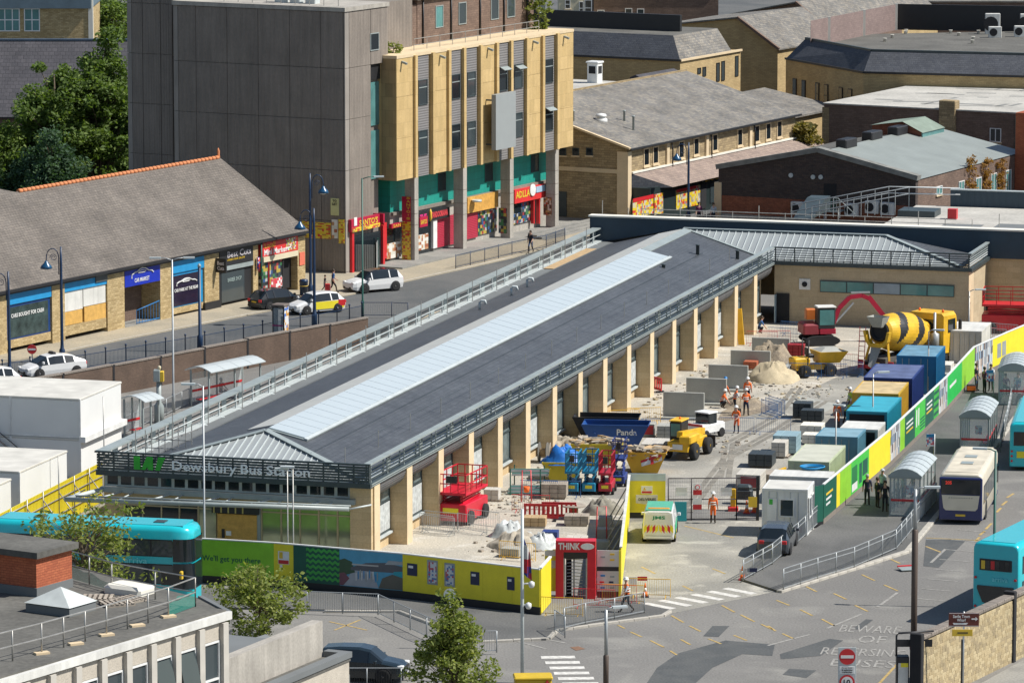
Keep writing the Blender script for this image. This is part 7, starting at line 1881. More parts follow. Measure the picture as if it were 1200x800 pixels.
MB().lathe([(.28, 1.0), (.28, 1.9), (.08, 2.0), (.08, 3.2)], (.75, 6.05, 0), 10).to('exhaust_stack', GALV, mx)
for s_ in (-1, 1): MB().cbox(s_ * 1.42 - .1, 8.0, 1.8, s_ * 1.42 + .1, 8.15, 2.6, .03).to('door_mirror', BLACK, mx)
MB().lathe([(.32, 5.55), (.42, 5.7), (.42, 6.2), (.3, 6.3)], (0, 0, 2.2), 12, 'y').to('water_tank', YEL, mx)

# excavator
ex = thing('excavator', 'red mini excavator with its boom arched toward the mixer truck', 'excavator', G3(960, 403), -R(80))
for s_ in (-1, 1):
 MB().prism([(1.15 * math.cos(a) * .85 + (.75 if math.cos(a) > 0 else -.75) * .4, .38 + .36 * math.sin(a)) for a in [R(x) for x in range(0, 360, 20)]], s_ * .95 - .22, s_ * .95 + .22, 'x').to('track', TYRE, ex)
MB().box(-.75, -.5, .3, .75, .5, .7).to('undercarriage', BLACK, ex); MB().lathe([(.5, .7), (.5, .85)], (0, 0, 0), 14).to('slew_ring', BLACK, ex)
RX = paint('excavator_red', (.40, .012, .04), .4)
paint('excavator_orange', (.62, .17, .03), .45); MB().cbox(-.95, -1.4, .85, .95, -.2, 1.6, .12).to('counterweight', paint('excavator_dark_red', (.26, .03, .04), .5), ex); MB().cbox(-.95, -.2, .85, .95, 1.0, 1.25, .05).to('deck', RX, ex)
cf = MB().cbox(.0, -.35, 1.25, .95, .95, 2.75, .08).to('cab', BLACK, ex); MB().box(-.012, -.2, 1.5, -.002, .85, 2.6).to('side_window', GLASS_T, cf); MB().box(.952, -.2, 1.5, .962, .85, 2.6).to('side_window', GLASS_T, cf); MB().box(.08, .952, 1.4, .88, .962, 2.65).to('windscreen', GLASS_T, cf)
MB().cbox(-.05, -.4, 2.75, 1.0, 1.0, 2.85, .04).to('cab_roof', WHITE_D, ex)
bm = [(1.0, 1.1), (1.5, 2.5), (2.3, 3.3), (3.2, 3.4), (3.9, 3.1)]
bo = MB()
for (y0, z0), (y1, z1) in zip(bm, bm[1:]): bo.bar((-.35, y0, z0), (-.35, y1, z1), .22, .3)
stuff(bo.to('boom', RX, ex))
MB().bar((-.35, 3.7, 3.3), (-.35, 4.9, 1.8), .26, .34).to('dipper_arm', RX, ex); MB().bar((-.35, 1.3, 1.5), (-.35, 2.6, 2.9), .12, .12).to('boom_ram', GALV, ex); MB().bar((-.35, 2.4, 3.62), (-.35, 3.8, 3.62), .12, .12).to('dipper_ram', GALV, ex)
MB().prism([(4.6, 1.9), (5.1, 1.9), (5.3, 1.4), (5.0, 1.05), (4.5, 1.2)], -.7, 0, 'x').to('bucket', BLACK, ex)
MB().cbox(-.9, -.9, 1.75, -.3, -.2, 2.5, .05).to('fuel_drum', MATS['excavator_orange'], ex)

# site dumper
du = thing('site_dumper', 'yellow site dumper with heaped skip inside blue barriers', 'dumper', G3(957, 440), -R(70))
MB().box(-.45, -1.7, .5, .45, .8, .85).to('chassis', YEL, du)
for y in (-1.2, .7):
 for s_ in (-1, 1): wheel(du, s_ * .75, y, .45, .38, s_, YEL)
MB().cbox(-.55, -1.9, .85, .55, -.7, 1.35, .08).to('engine_cover', YEL, du); MB().cbox(-.3, -.75, 1.3, .3, -.3, 1.55, .06).to('seat', BLACK, du); MB().cbox(-.28, -.85, 1.5, .28, -.72, 2.0, .05).to('seat_back', BLACK, du)
for s_ in (-1, 1): MB().tube([(s_ * .55, -.9, .9), (s_ * .55, -.85, 2.6)], .04, 6).to('roll_bar_leg', BLACK, du)
MB().tube([(-.55, -.85, 2.6), (.55, -.85, 2.6)], .04, 6).to('roll_bar', BLACK, du)
sk = MB(); sk.loft([[(-.55, .0, .9), (.55, .0, .9), (.5, 1.5, .9), (-.5, 1.5, .9)], [(-.95, -.15, 1.75), (.95, -.15, 1.75), (.85, 2.0, 1.7), (-.85, 2.0, 1.7)]], sm=False); sk.to('skip', YEL, du)
hp_ = MB(); hp_.loft([[(-.9, -.1, 1.74), (.9, -.1, 1.74), (.8, 1.9, 1.7), (-.8, 1.9, 1.7)], [(-.3, .5, 1.98), (.3, .5, 1.98), (.3, 1.3, 1.95), (-.3, 1.3, 1.95)]], sm=False); hp_.to('load', CONC_GY, du)
# telehandler
th = thing('telehandler', 'yellow telehandler with black cab parked by the blue barriers', 'telehandler', G3(806, 534), -R(22))
th.scale = (.92, .92, .92)
MB().cbox(-.75, -2.0, .6, .75, 1.8, 1.25, .06).to('chassis', YEL, th)
for y in (-1.35, 1.3):
 for s_ in (-1, 1): wheel(th, s_ * .95, y, .58, .42, s_, YEL)
c_ = MB().cbox(-1.0, -.9, 1.2, -.15, .55, 2.45, .08).to('cab', BLACK, th); MB().box(-1.012, -.75, 1.45, -1.002, .4, 2.3).to('side_window', GLASS_T, c_); MB().box(-.9, -.912, 1.45, -.25, -.902, 2.3).to('rear_window', GLASS_T, c_); MB().cbox(-1.03, -.95, 2.45, -.12, .6, 2.53, .03).to('cab_roof', YEL, th)
MB().cbox(.1, -2.1, 1.2, .95, -.2, 1.7, .08).to('engine_cover', YEL, th); MB().bar((.1, -1.9, 1.75), (.1, 2.6, 1.35), .4, .4).to('boom', YEL, th); MB().bar((.1, 2.4, 1.4), (.1, 3.0, .5), .3, .3).to('boom_head', BLACK, th)
MB().box(-.7, 2.95, .2, .9, 3.05, 1.0).to('fork_carriage', BLACK, th)
for x in (-.4, .6): MB().box(x - .06, 3.05, .2, x + .06, 4.1, .27).to('fork', BLACK, th)
MB().box(-.35, -2.06, .75, .35, -2.002, 1.1).to('rear_plate', WHITE, th); MB().lathe([(.06, 0), (.07, .1), (.02, .16)], (-.5, -.2, 2.53), 8).to('beacon', ORANGE, th)
# white buggy in front of the telehandler
bg = thing('utility_buggy', 'small white site buggy with red lamp strip beyond the telehandler', 'buggy', G3(828, 512), -R(40))
MB().cbox(-.6, -1.2, .4, .6, 1.2, .95, .08).to('body', WHITE, bg); MB().cbox(-.55, -.5, .95, .55, .4, 1.6, .06).to('canopy', GLASS_D, bg); MB().cbox(-.58, -.55, 1.6, .58, .45, 1.68, .03).to('roof', WHITE, bg); MB().box(-.6, -1.25, .85, .6, -1.21, 1.0).to('lamp_strip', RED, bg)
for y in (-.8, .8):
 for s_ in (-1, 1): wheel(bg, s_ * .55, y, .3, .2, s_)
# ------------------------------------------------------------------ foliage
def leaf_mat(name, c, tr=.35):
 m = bpy.data.materials.new(name); m.use_nodes = True
 N, K = m.node_tree.nodes, m.node_tree.links
 b = N['Principled BSDF']; b.inputs['Base Color'].default_value = (*c, 1); b.inputs['Roughness'].default_value = .75
 tl = N.new('ShaderNodeBsdfTranslucent'); tl.inputs['Color'].default_value = (c[0] * 1.5, c[1] * 1.6, c[2] * .7, 1)
 mx_ = N.new('ShaderNodeMixShader'); mx_.inputs[0].default_value = tr
 K.new(b.outputs[0], mx_.inputs[1]); K.new(tl.outputs[0], mx_.inputs[2]); K.new(mx_.outputs[0], N['Material Output'].inputs[0])
 return m
LEAF_D = [leaf_mat('leaf_dark_%d' % i, c) for i, c in enumerate(((.085, .135, .03), (.12, .185, .038), (.17, .235, .05)))]
LEAF_B = [leaf_mat('leaf_blue_%d' % i, c) for i, c in enumerate(((.045, .09, .05), (.06, .12, .06), (.08, .14, .065)))]
LEAF_L = [leaf_mat('leaf_light_%d' % i, c) for i, c in enumerate(((.14, .18, .035), (.20, .235, .05), (.27, .29, .075)))]
LEAF_G = [leaf_mat('leaf_gold_%d' % i, c) for i, c in enumerate(((.14, .11, .02), (.22, .17, .03), (.10, .10, .025)))]
LEAF_O = [leaf_mat('ivy_orange_%d' % i, c) for i, c in enumerate(((.30, .15, .03), (.22, .11, .025), (.36, .21, .05)))]
BARK = mat('bark', (.12, .09, .06), .9, var=.3, scale=4)
def leaves(mb, c, rad, n, size, rng, flat=.7):
 for _ in range(n):
  d = Vector((rng.gauss(0, 1), rng.gauss(0, 1), rng.gauss(0, 1)))
  d = d.normalized() * rad * rng.random() ** .45
  p = c + Vector((d.x, d.y, d.z * flat))
  a = Vector((rng.gauss(0, 1), rng.gauss(0, 1), rng.gauss(0, .6))).normalized()
  b = a.cross(Vector((rng.gauss(0, 1), rng.gauss(0, 1), rng.gauss(0, 1)))).normalized()
  s_ = size * rng.uniform(.6, 1.35)
  mb.add([p - a * s_, p + b * s_ * .5 + a * s_ * .1, p + a * s_, p - b * s_ * .5 + a * s_ * .1], [(0, 1, 2, 3)], rng.choice((0, 0, 1, 1, 2)))
def tree(name, label, loc, h, rx, rz_, lm, n_cl, n_leaf, size, seed, base=.25, conic=False, cl=None, group=None, cat='tree', dens=1.0, trunk_r=None):
 rng = random.Random(seed)
 t = thing(name, label, cat, loc, 0, group)
 tr = trunk_r or h * .018
 top = Vector((rng.uniform(-.2, .2), rng.uniform(-.2, .2), h * .86))
 tp = [Vector((0, 0, -.05)), Vector((.05, 0, h * .25)), Vector((rng.uniform(-.15, .15), .05, h * .55)), top]
 MB().tube(tp, [tr * 1.4, tr, tr * .65, tr * .15], 7).to('trunk', BARK, t)
 cm = MB(); br = MB()
 cz = h * base + (h * (1 - base)) / 2; hz = h * (1 - base) / 2
 cl = cl or rx * .3
 for i in range(n_cl):
  while True:
   d = Vector((rng.uniform(-1, 1), rng.uniform(-1, 1), rng.uniform(-1, 1)))
   if .25 < d.length < 1: break
  w_ = (1 - .75 * (d.z + 1) / 2) * 1.15 if conic else 1.0
  lump = .82 + .6 * noise.noise(Vector((d.x * 1.7 + seed, d.y * 1.7, d.z * 1.7)))
  c = Vector((d.x * rx * w_ * lump, d.y * rx * w_ * lump, cz + d.z * hz * lump))
  s_ = min(.95, max(.15, (c.z - h * .15) / h)); k = s_ * (len(tp) - 1); j = min(int(k), len(tp) - 2)
  a = tp[j].lerp(tp[j + 1], k - j) * 1.0; a.z = min(a.z, c.z - .1 * h * rng.random())
  mid = a.lerp(c, .55) + Vector((0, 0, .05 * h * rng.random()))
  br.tube([a, mid, c], [tr * .3, tr * .18, tr * .06], 4, cap=False)
  leaves(cm, c, cl * rng.uniform(.7, 1.3), int(n_leaf * dens), size, rng)
 stuff(br.to('limbs', BARK, t))
 stuff(cm.to('crown', lm, t))
 return t
tree('street_tree', 'airy light green tree in front of the turquoise double decker', G3(98, 733), 6.9, 3.7, 3, LEAF_L, 90, 30, .13, 3, .2, cl=.8)
tree('street_tree', 'loose light green bush below the green slogan board', G3(305, 752), 4.4, 2.7, 2, LEAF_L, 85, 48, .12, 8, .05, cl=.65)
tree('street_tree', 'dense pointed young tree at the road edge before the zebra crossing', G3(531, 838), 6.0, 2.7, 3, LEAF_L, 125, 60, .11, 5, .0, True, cl=.55)
tree('tall_tree', 'tall bright green tree crowding against the ribbed tower', (*G(118, 258, UPZ), UPZ), 15.6, 4.4, 6, LEAF_D, 170, 150, .2, 11, .1, cl=1.05)
tree('tall_tree', 'broad green tree covering the church hall roof', (*G(66, 262, UPZ), UPZ), 14.6, 3.9, 6, LEAF_D, 150, 150, .2, 12, .1, cl=1.0)
tree('dark_bush', 'dark blue green bush in front of the tall trees', (*G(62, 272, UPZ), UPZ), 9.0, 2.9, 4, LEAF_B, 100, 120, .18, 13, .05, cl=1.0)
tree('dark_bush', 'low bluish conifer at the edge of the shop roof', (*G(24, 268, UPZ), UPZ), 6.6, 2.3, 3, LEAF_B, 70, 110, .17, 14, .05, cl=.8)
tree('tall_tree', 'green tree at the corner beside the pointed arch windows', (*G(2, 266, UPZ), UPZ), 9.6, 2.3, 4, LEAF_D, 80, 120, .19, 15, .1, cl=1.0)
o9 = D(128, 30, 480); tree('far_tree', 'bright green tree between the school block and the tower', (o9[0], o9[1], 0), o9[2] + 4, 4.2, 5, LEAF_D, 110, 110, .22, 16, .3, cl=1.3)
tree('gold_bush', 'yellow green bush at the end of the stone shop building', (*D(940, 170, 428)[:2], UPZ), D(940, 136, 428)[2] - UPZ, 1.6, 3, LEAF_G, 60, 80, .2, 17, .35, cl=.7)
def shrub(name, label, loc, rx, rz_, lm, n, size, seed):
 rng = random.Random(seed); t = thing(name, label, 'plant', loc); cm = MB()
 for _ in range(n): leaves(cm, Vector((rng.uniform(-1, 1) * rx, rng.uniform(-.5, .5) * rx, rz_ * rng.random())), .35, 22, size, rng)
 stuff(cm.to('foliage', lm, t))
 MB().tube([(0, 0, -.1), (.05, 0, rz_ * .8)], [.05, .02], 5).to('stem', BARK, t); return t
shrub('ivy', 'bright ivy spilling over the penthouse corner', (*Y.W(-2.4, Y1 - 1.6), Z1), 1.0, 3.6, LEAF_L, 40, .16, 21)
shrub('roof_weed', 'small green weed growing on the yellow block parapet', (*Y.W(-1.5, Y0 + 2.2), Z1), .5, .9, LEAF_L, 12, .14, 22)
for k_, (u0, u1, vt) in enumerate(((1131, 1141, 183), (1150, 1159, 185), (1167, 1175, 186))):
 y0, zt = K.PX(x1 if False else kx(1073), u0, vt); y1_, _ = K.PX(kx(1073), u1, vt)
 rng = random.Random(30 + k_); p = K.W(kx(1073) + .15, (y0 + y1_) / 2)
 t = thing('wall_creeper', ('orange creeper beside the first white window of the side wall', 'orange creeper between two white windows of the side wall', 'orange creeper nearest the orange brick annexe')[k_], 'plant', (p[0], p[1], 1.2), -R(K.h), 'creepers on the hall wall'); cm = MB()
 for _ in range(70): leaves(cm, Vector((rng.uniform(-.05, .12), rng.uniform(-.5, .5) * (y1_ - y0), rng.random() * (zt - 1.4))), .3, 14, .12, rng)
 stuff(cm.to('foliage', LEAF_O, t)); MB().tube([(-.1, 0, 0), (-.1, 0, zt - 1.6)], .03, 5).to('stem', BARK, t)

# ------------------------------------------------------------------ office in the near corner
ZO = D(264, 714, 179)[2]
O = Fr(G(264, 714, ZO), 31.7)
of = fthing('corner_office', 'flat felt roofed office with aggregate panels and blue tinted windows', 'office', O)
rp_ = [O.L(u, v, ZO) for u, v in ((233, 696.5), (150, 676), (40, 650), (-120, 610))]
poly = [(0, 0)] + rp_ + [(-30, -60), (0, -60)]
MB().prism([(x * .99 - .15, y - .12) if i else (x - .12, y - .1) for i, (x, y) in enumerate(poly)], 0, ZO - .55).to('wall', AGG, of)
MB().prism(poly, ZO - .5, ZO - .12).to('roof', ROOF_FELT, of)
MB().bar((.14, -60, ZO - .2), (.14, .1, ZO - .2), .22, .3).to('white_fascia', WHITE_D, of)
MB().bar((.1, .1, ZO - .2), (rp_[0][0], rp_[0][1] + .1, ZO - .2), .2, .3).to('end_fascia', ROOF_GY, of)
MB().bar((-.2, -60, ZO - .06), (-.2, 0, ZO - .06), .5, .14).to('felt_kerb', ROOF_FELT, of)
bay = 1.56
mull = MB().box(0, -.17, ZO - 9, .28, .17, ZO - .42).mesh('concrete_mullion', mat('pale_mullion', (.50, .47, .41), .8, var=.12, scale=1.5))
agp = MB().box(-.1, .17, ZO - 1.05, .1, bay - .17, ZO - .42).mesh('aggregate_panel', AGG)
for i in range(17):
 y = -.35 - bay * i
 put('concrete_mullion', mull, of, (0, y, 0)); put('aggregate_panel', agp, of, (0, y - bay, 0))
 y0, y1_ = y - bay + .2, y - .2
 w_ = MB()
 for a, b in ((y0, y0 + .07), (y1_ - .07, y1_)): w_.box(.0, a, ZO - 4.9, .12, b, ZO - 1.07)
 for z in (ZO - 4.9, ZO - 2.6, ZO - 1.15): w_.box(.0, y0 + .07, z, .12, y1_ - .07, z + .08)
 w_ = w_.to('window', WHITE, of)
 MB().box(.02, y0 + .07, ZO - 2.52, .05, y1_ - .07, ZO - 1.15).to('pane', GLASS, w_); MB().box(.02, y0 + .07, ZO - 4.82, .05, y1_ - .07, ZO - 2.6).to('pane', GLASS, w_)
 if i in (1, 2, 5): MB().rbox((.22, (y0 + y1_) / 2, ZO - 1.85), (.05, y1_ - y0 - .1, 1.3), ry=-.22).to('open_sash', GLASS, w_)
# roof hut, lights, pallets, edge protection
ZF = ZO - .12
hx, hy = O.L(43, 699, ZF); hx2, hy2 = O.L(81, 687, ZF)
hut = Fr(O.W(hx, hy), 31.7, ZF); Lh = math.hypot(hx2 - hx, hy2 - hy)
ht = MB().box(hx - 5, hy, ZF, hx, hy + Lh, ZF + 1.55).to('roof_hut', BRICK_OR, of)
MB().box(hx - 5.2, hy - .2, ZF + 1.55, hx + .2, hy + Lh + .2, ZF + 1.8).to('hut_roof', ROOF_FELT, ht); MB().box(hx - 5, hy - .05, ZF, hx + .05, hy + Lh, ZF + .35).to('hut_upstand', ROOF_GY, ht)
x, y = O.L(72, 716, ZF)
s1 = MB().box(x - 1.15, y - .75, ZF, x + .95, y + .95, ZF + .32).to('rooflight_kerb', ROOF_GY, of)
m = MB(); pts = [(x - 1.2, y - .8, ZF + .36), (x + 1.0, y - .8, ZF + .36), (x + 1.0, y + 1.0, ZF + .36), (x - 1.2, y + 1.0, ZF + .36)]; ap = (x - .1, y + .1, ZF + .95)
for i in range(4): m.poly([pts[i], pts[(i + 1) % 4], ap])
m.to('rooflight_pyramid', mat('milky_dome', (.55, .58, .55), .35), s1)
x, y = O.L(152, 694, ZF); MB().cbox(x - .9, y - .6, ZF, x + .9, y + .6, ZF + .35, .12).to('flat_rooflight', RENDER_W, of)
def pallet_mesh():
 p_ = MB()
 for i in range(6): p_.box(-.6 + .21 * i, -.5, .10, -.48 + .21 * i, .5, .125)
 for yy in (-.48, 0, .4): p_.box(-.6, yy, 0, .6, yy + .08, .1)
 return p_.mesh('pallet', WOOD_W)
PALM = pallet_mesh()
for k_, (u, v, lb) in enumerate(((115, 702, 'broken pallet beside the pyramid rooflight'), (137, 708, 'pale pallet lying by the flat white rooflight'), (150, 704, 'pallet leaning on its neighbour on the felt roof'))):
 o = put('pallet', PALM, None, (*G(u, v, ZF), ZF), .4 * k_); tag(o, lb, 'pallet', 'pallets on the felt roof')
near = [G3(u, v, ZF) for u, v in ((-20, 783), (49, 765.5), (125, 744), (197.5, 722.5), (229, 710.5))]
far_ = [G3(u, v, ZF) for u, v in ((229, 710.5), (182, 702), (131, 692), (79, 677))]
railing('edge_protection', 'temporary scaffold guard rail along the near edge of the felt roof', near, 1.15, 1.55, 0, SCAF, None, (1.0, .5), .028, None, .032)
e2_ = railing('edge_protection', 'temporary scaffold guard rail with green netting on the far roof edge', far_, 1.15, 1.9, 0, SCAF, None, (1.0, .5), .028, None, .032)
NET = bpy.data.materials.new('green_netting'); NET.use_nodes = True
_b = NET.node_tree.nodes['Principled BSDF']; _b.inputs['Base Color'].default_value = (.02, .26, .20, 1); _b.inputs['Alpha'].default_value = .55
o0 = Vector(far_[0])
for a, b in ((far_[3], far_[2]), (far_[0], near[3])):
 A, B_ = Vector(a) - o0, Vector(b) - o0
 nm = MB(); n = 8
 nm.loft([[A.lerp(B_, j / n) + Vector((0, 0, .03)) for j in range(n + 1)], [A.lerp(B_, j / n) + Vector((.04 * math.sin(j * 2.1), .03, .62 + .06 * math.sin(j * 1.7) - (.35 * j / n if b is far_[2] else 0))) for j in range(n + 1)]], closed=False); nm.to('netting', NET, e2_)
for k_, (u, v) in enumerate(((49, 765.5), (89, 754.5), (125, 744), (161, 733), (197.5, 722.5))):
 x, y = G(u, v, ZF); o = MB().rbox((0, 0, .04), (.55, .3, .08), .5).to('counterweight', STONE_LT, None, (x, y - .05, ZF)); tag(o, 'flat stone weight holding down the roof guard rail', 'weight', 'guard rail weights')
# lower concrete roofs right of the office
lw = Fr(G(378, 727, 8.6), 25)
lx, ly = lw.L(409, 763, 7.3)
t = fthing('low_concrete_block', 'low concrete block with board marked parapet and flat felt roofs', 'building', lw)
MB().box(-.5, -30, 5.2, 0, 0, 8.6).to('parapet_wall', CONC, t); MB().box(-12, -30, 0, -.5, -.02, 7.6).to('upper_block', ROOF_GY, t)
MB().box(0, -30, 0, lx, ly, 6.9).to('lower_block', AGG, t); MB().box(.02, -30, 6.9, lx + .05, ly + .05, 7.05).to('felt_roof', ROOF_FELT, t)
MB().box(lx - .35, -30, 7.05, lx + .1, ly + .1, 7.3).to('roof_kerb', ROOF_GY, t); MB().box(.05, ly - .35, 7.05, lx - .36, ly + .1, 7.3).to('roof_kerb', ROOF_GY, t)
MB().box(lx, -30, 4.0, lx + .3, ly - 2, 5.9).to('spandrel', CONC, t); MB().lathe([(.12, 0), (.14, .12), (.05, .2)], (lx + .2, ly - 2.4, 6.2), 10).to('dome_camera', WHITE, t)
gw = thing('grey_lift_house', 'plain grey felt covered lift house behind the office corner', 'building', (*G(290, 760, 7), 0), -R(31.7))
MB().prism([(-3.2, 0), (1.3, 0), (1.3, D(305, 724, 215)[2] - .4), (-3.2, D(262, 716, 215)[2] + .6)], 0, 6, 'y').to('wall', ROOF_GY, gw); MB().box(-3.2, -.1, 6.6, 1.4, -.01, 6.8).to('string', CONC, gw)

# ------------------------------------------------------------------ stone wall, signs and machine in the near right corner
wa_, wb_ = Vector(G(1076, 800 + 27)), Vector(G(1230, 752))
ZW = px_h(1076, 827, 748)
wd = wb_ - wa_; t = thing('stone_wall', 'coursed stone boundary wall with dark coping in the near corner', 'wall', (wa_.x, wa_.y, 0), math.atan2(wd.y, wd.x))
WSTONE = [mat('wall_stone_%d' % i, c, .9, var=.2, scale=3, fine=.2, bump=.4) for i, c in enumerate(((.44, .35, .20), (.39, .305, .17), (.48, .39, .23), (.34, .27, .16)))]
Lw = wd.length
MB().box(0, -.14, -.1, Lw, .2, ZW - .02).to('wall_core', mat('mortar', (.33, .28, .2), .95), t)
rng = random.Random(5); nrow = int(ZW / .165)
sm_ = []
for m_ in WSTONE:
 for ww in (.28, .38, .5): sm_.append((ww, MB().cbox(0, -.185, .0, ww - .012, -.13, .155, .012).mesh('stone', m_)))
cnt = 0; rest = MB()
for r_ in range(nrow):
 x = -.1 * (r_ % 3)
 while x < Lw - .5 and x < 20:
  ww, me = rng.choice(sm_)
  if cnt < 290 and r_ >= nrow - 17: put('stone', me, t, (max(x, 0), rng.uniform(-.012, .0), r_ * .165)); cnt += 1
  else: rest.cbox(max(x, 0), -.185 + rng.uniform(-.012, 0), r_ * .165, x + ww - .012, -.13, r_ * .165 + .155, .012, rng.randrange(4))
  x += ww
stuff(rest.to('stonework', WSTONE, t))
for i in range(int(Lw / .9)): MB().cbox(i * .9 + .006, -.26, ZW - .02, i * .9 + .894, .3, ZW + .13, .03).to('coping_stone', CONC_DK, t)
for x in (-.22, Lw * .68): MB().cbox(x - .14, -.28, 0, x + .2, .32, ZW + .3, .03).to('dark_pier', BLACK_M, t)
sheet('near_pavement', [G(1096, 830), G(1230, 756), G(1300, 760), G(1300, 860), G(1096, 860)], .02, PAVEG)
t = thing('direction_sign', 'brown direction sign reading Savile Town Wharf on a post', 'sign', G3(1128, 826)); hh = px_h(1128, 826, 716)
MB().tube([(0, 0, 0), (0, 0, hh)], .045, 8).to('post', GALV, t); MB().box(-.1, .02, 0, -.02, .1, hh * .7).to('back_post', BLACK, t)
BRN = paint('sign_brown', (.13, .028, .018), .4)
MB().cbox(-.72, -.06, hh - .72, .72, -.02, hh - .06, .01).to('brown_plate', BRN, t)
for z in (hh - .70, hh - .09): MB().box(-.70, -.065, z, .70, -.061, z + .02).to('plate_border', WHITE, t)
text('Savile Town', t, (-.12, -.07, hh - .22), (1, 0, 0), .8, .15, WHITE); text('Wharf', t, (-.12, -.07, hh - .40), (1, 0, 0), .42, .14, WHITE)
MB().prism([(.36, hh - .38), (.55, hh - .38), (.55, hh - .45), (.66, hh - .35), (.55, hh - .25), (.55, hh - .32), (.36, hh - .32)], -.07, -.062, 'y').to('arrow', WHITE, t); MB().prism([(-.48, hh - .62), (.12, hh - .62), (.2, hh - .54), (-.52, hh - .54)], -.07, -.062, 'y').to('boat_symbol', WHITE, t)
MB().cbox(-.55, -.06, hh - 1.18, .42, -.02, hh - .86, .01).to('yellow_plate', GOLD, t); MB().box(-.3, -.066, hh - 1.05, .2, -.061, hh - .99).to('text_line', BLACK, t)
t = thing('no_entry_sign', 'no entry and ten miles per hour signs stacked on one plate', 'sign', G3(992, 842)); hh = px_h(992, 842, 758)
MB().tube([(0, .04, 0), (0, .04, hh - .1)], .04, 8).to('post', GALV, t); MB().cbox(-.42, -.03, hh - 1.95, .42, .0, hh, .01).to('backing_plate', STEEL_LT, t)
MB().lathe([(.38, 0), (.38, .02)], (0, -.055, hh - .44), 24, 'y').to('red_disc', RED, t); MB().box(-.3, -.062, hh - .51, .3, -.056, hh - .37).to('white_bar', WHITE, t)
MB().cbox(-.36, -.05, hh - 1.25, .36, -.031, hh - .9, .01).to('exemption_plate', WHITE, t)
for i, s_ in enumerate(('Except buses', '& authorised', 'vehicles')): text(s_, t, (0, -.054, hh - .97 - .1 * i), (1, 0, 0), .5, .07, BLACK)
MB().lathe([(.36, 0), (.36, .02)], (0, -.055, hh - 1.66), 24, 'y').to('red_ring', RED, t); MB().lathe([(.27, 0), (.27, .02)], (0, -.062, hh - 1.66), 24, 'y').to('white_disc', WHITE, t); text('10', t, (0, -.068, hh - 1.66), (1, 0, 0), .32, .28, BLACK, bold=.02)
t = thing('barrier_machine', 'dark barrier cabinet with notices beside the stone wall', 'machine', G3(1062, 826)); 
MB().cbox(-.5, -.2, 0, .1, .4, 2.4, .04).to('cabinet', BLACK, t); MB().box(-.42, -.215, .9, .05, -.201, 2.1).to('notice', WHITE_D, t); MB().box(-.3, -.22, 1.9, .05, -.216, 2.1).to('yellow_label', YEL_B, t)
MB().tube([(-.5, 0, 2.4), (-.5, 0, 3.4), (-.4, 0, 3.5), (1.3, .5, 3.5)], .05, 6).to('frame_bar', BLACK, t); MB().box(-.5, -.05, 2.85, 1.2, .0, 3.2).to('cross_panel', BLACK, t)
t = thing('warning_notice', 'white notice with red panel strapped to the tall brown lamp column', 'sign', (G(1070, 812)[0], G(1070, 812)[1] - .18, 2.5)); MB().box(-.22, -.02, -.3, .22, .0, .38).to('plate', WHITE, t); MB().box(-.2, -.026, -.27, .2, -.021, -.05).to('red_panel', RED, t); MB().lathe([(.13, 0), (.13, .01)], (0, -.032, .18), 12, 'y').to('prohibition_ring', RED, t)
# round sign seen from the back, no entry sign, phone box, speed camera, yellow box, notices
t = thing('round_sign', 'round road sign seen from behind above the dense young tree', 'sign', G3(527, 760)); hh = px_h(527, 760, 689)
MB().tube([(0, 0, 0), (0, 0, hh - .1)], .04, 8).to('post', GALV, t); MB().lathe([(.3, 0), (.3, .02)], (0, -.06, hh - .3), 20, 'y').to('disc', STEEL_LT, t)
t = thing('small_no_entry_sign', 'small no entry sign on the upper street beside the taxi', 'sign', G3(38, 441, UPZ)); hh = px_h(38, 441, 403, UPZ)
MB().tube([(0, 0, 0), (0, 0, hh)], .035, 6).to('post', BLUE_POST, t); MB().lathe([(.32, 0), (.32, .03)], (0, -.06, hh - .35), 20, 'y').to('red_disc', RED, t); MB().box(-.24, -.068, hh - .41, .24, -.061, hh - .29).to('white_bar', WHITE, t)
t = thing('telephone_box', 'glazed telephone box with advert panel on the street railing', 'phone box', G3(329, 396, UPZ), -R(20))
for x in (-.45, .37):
 for y in (-.45, .37): MB().box(x, y, 0, x + .08, y + .08, 2.3).to('corner_post', BLACK, t)
MB().cbox(-.5, -.5, 2.3, .5, .5, 2.45, .04).to('roof', mat('booth_roof', (.16, .13, .11), .6), t); MB().box(-.4, -.44, .3, .4, -.42, 2.2).to('glass_panel', CLEAR, t); MB().box(.44, -.4, .2, .46, .4, 2.28).to('advert_panel', print_mat('booth_advert', [(.7, .7, .68), (.6, .3, .05), (.7, .7, .68), (.1, .2, .5)], 2), t); MB().box(-.46, -.4, .2, -.44, .4, 2.28).to('back_panel', BLACK, t); MB().box(-.1, .3, .9, .2, .42, 1.5).to('telephone', STEEL_DK, t); MB().box(-.45, -.46, .9, .37, -.445, 1.0).to('pink_band', paint('booth_pink', (.4, .03, .16), .5), t)
t = thing('speed_camera', 'grey camera cabinet with yellow face on a stout post', 'camera', G3(186.5, 495)); hh = px_h(186.5, 495, 433)
MB().lathe([(.32, 0), (.32, 1.1), (.16, 1.35), (.16, hh - .7)], (0, 0, 0), 8).to('post', STEEL_GY, t); MB().cbox(-.32, -.3, hh - .75, .1, .3, hh, .03).to('cabinet', STEEL_GY, t); MB().cbox(.1, -.28, hh - .75, .34, .28, hh - .1, .02).to('yellow_face', GOLD, t); MB().lathe([(.1, 0), (.12, .2), (.04, .26)], (.05, 0, hh), 8).to('sensor', CREAM, t)
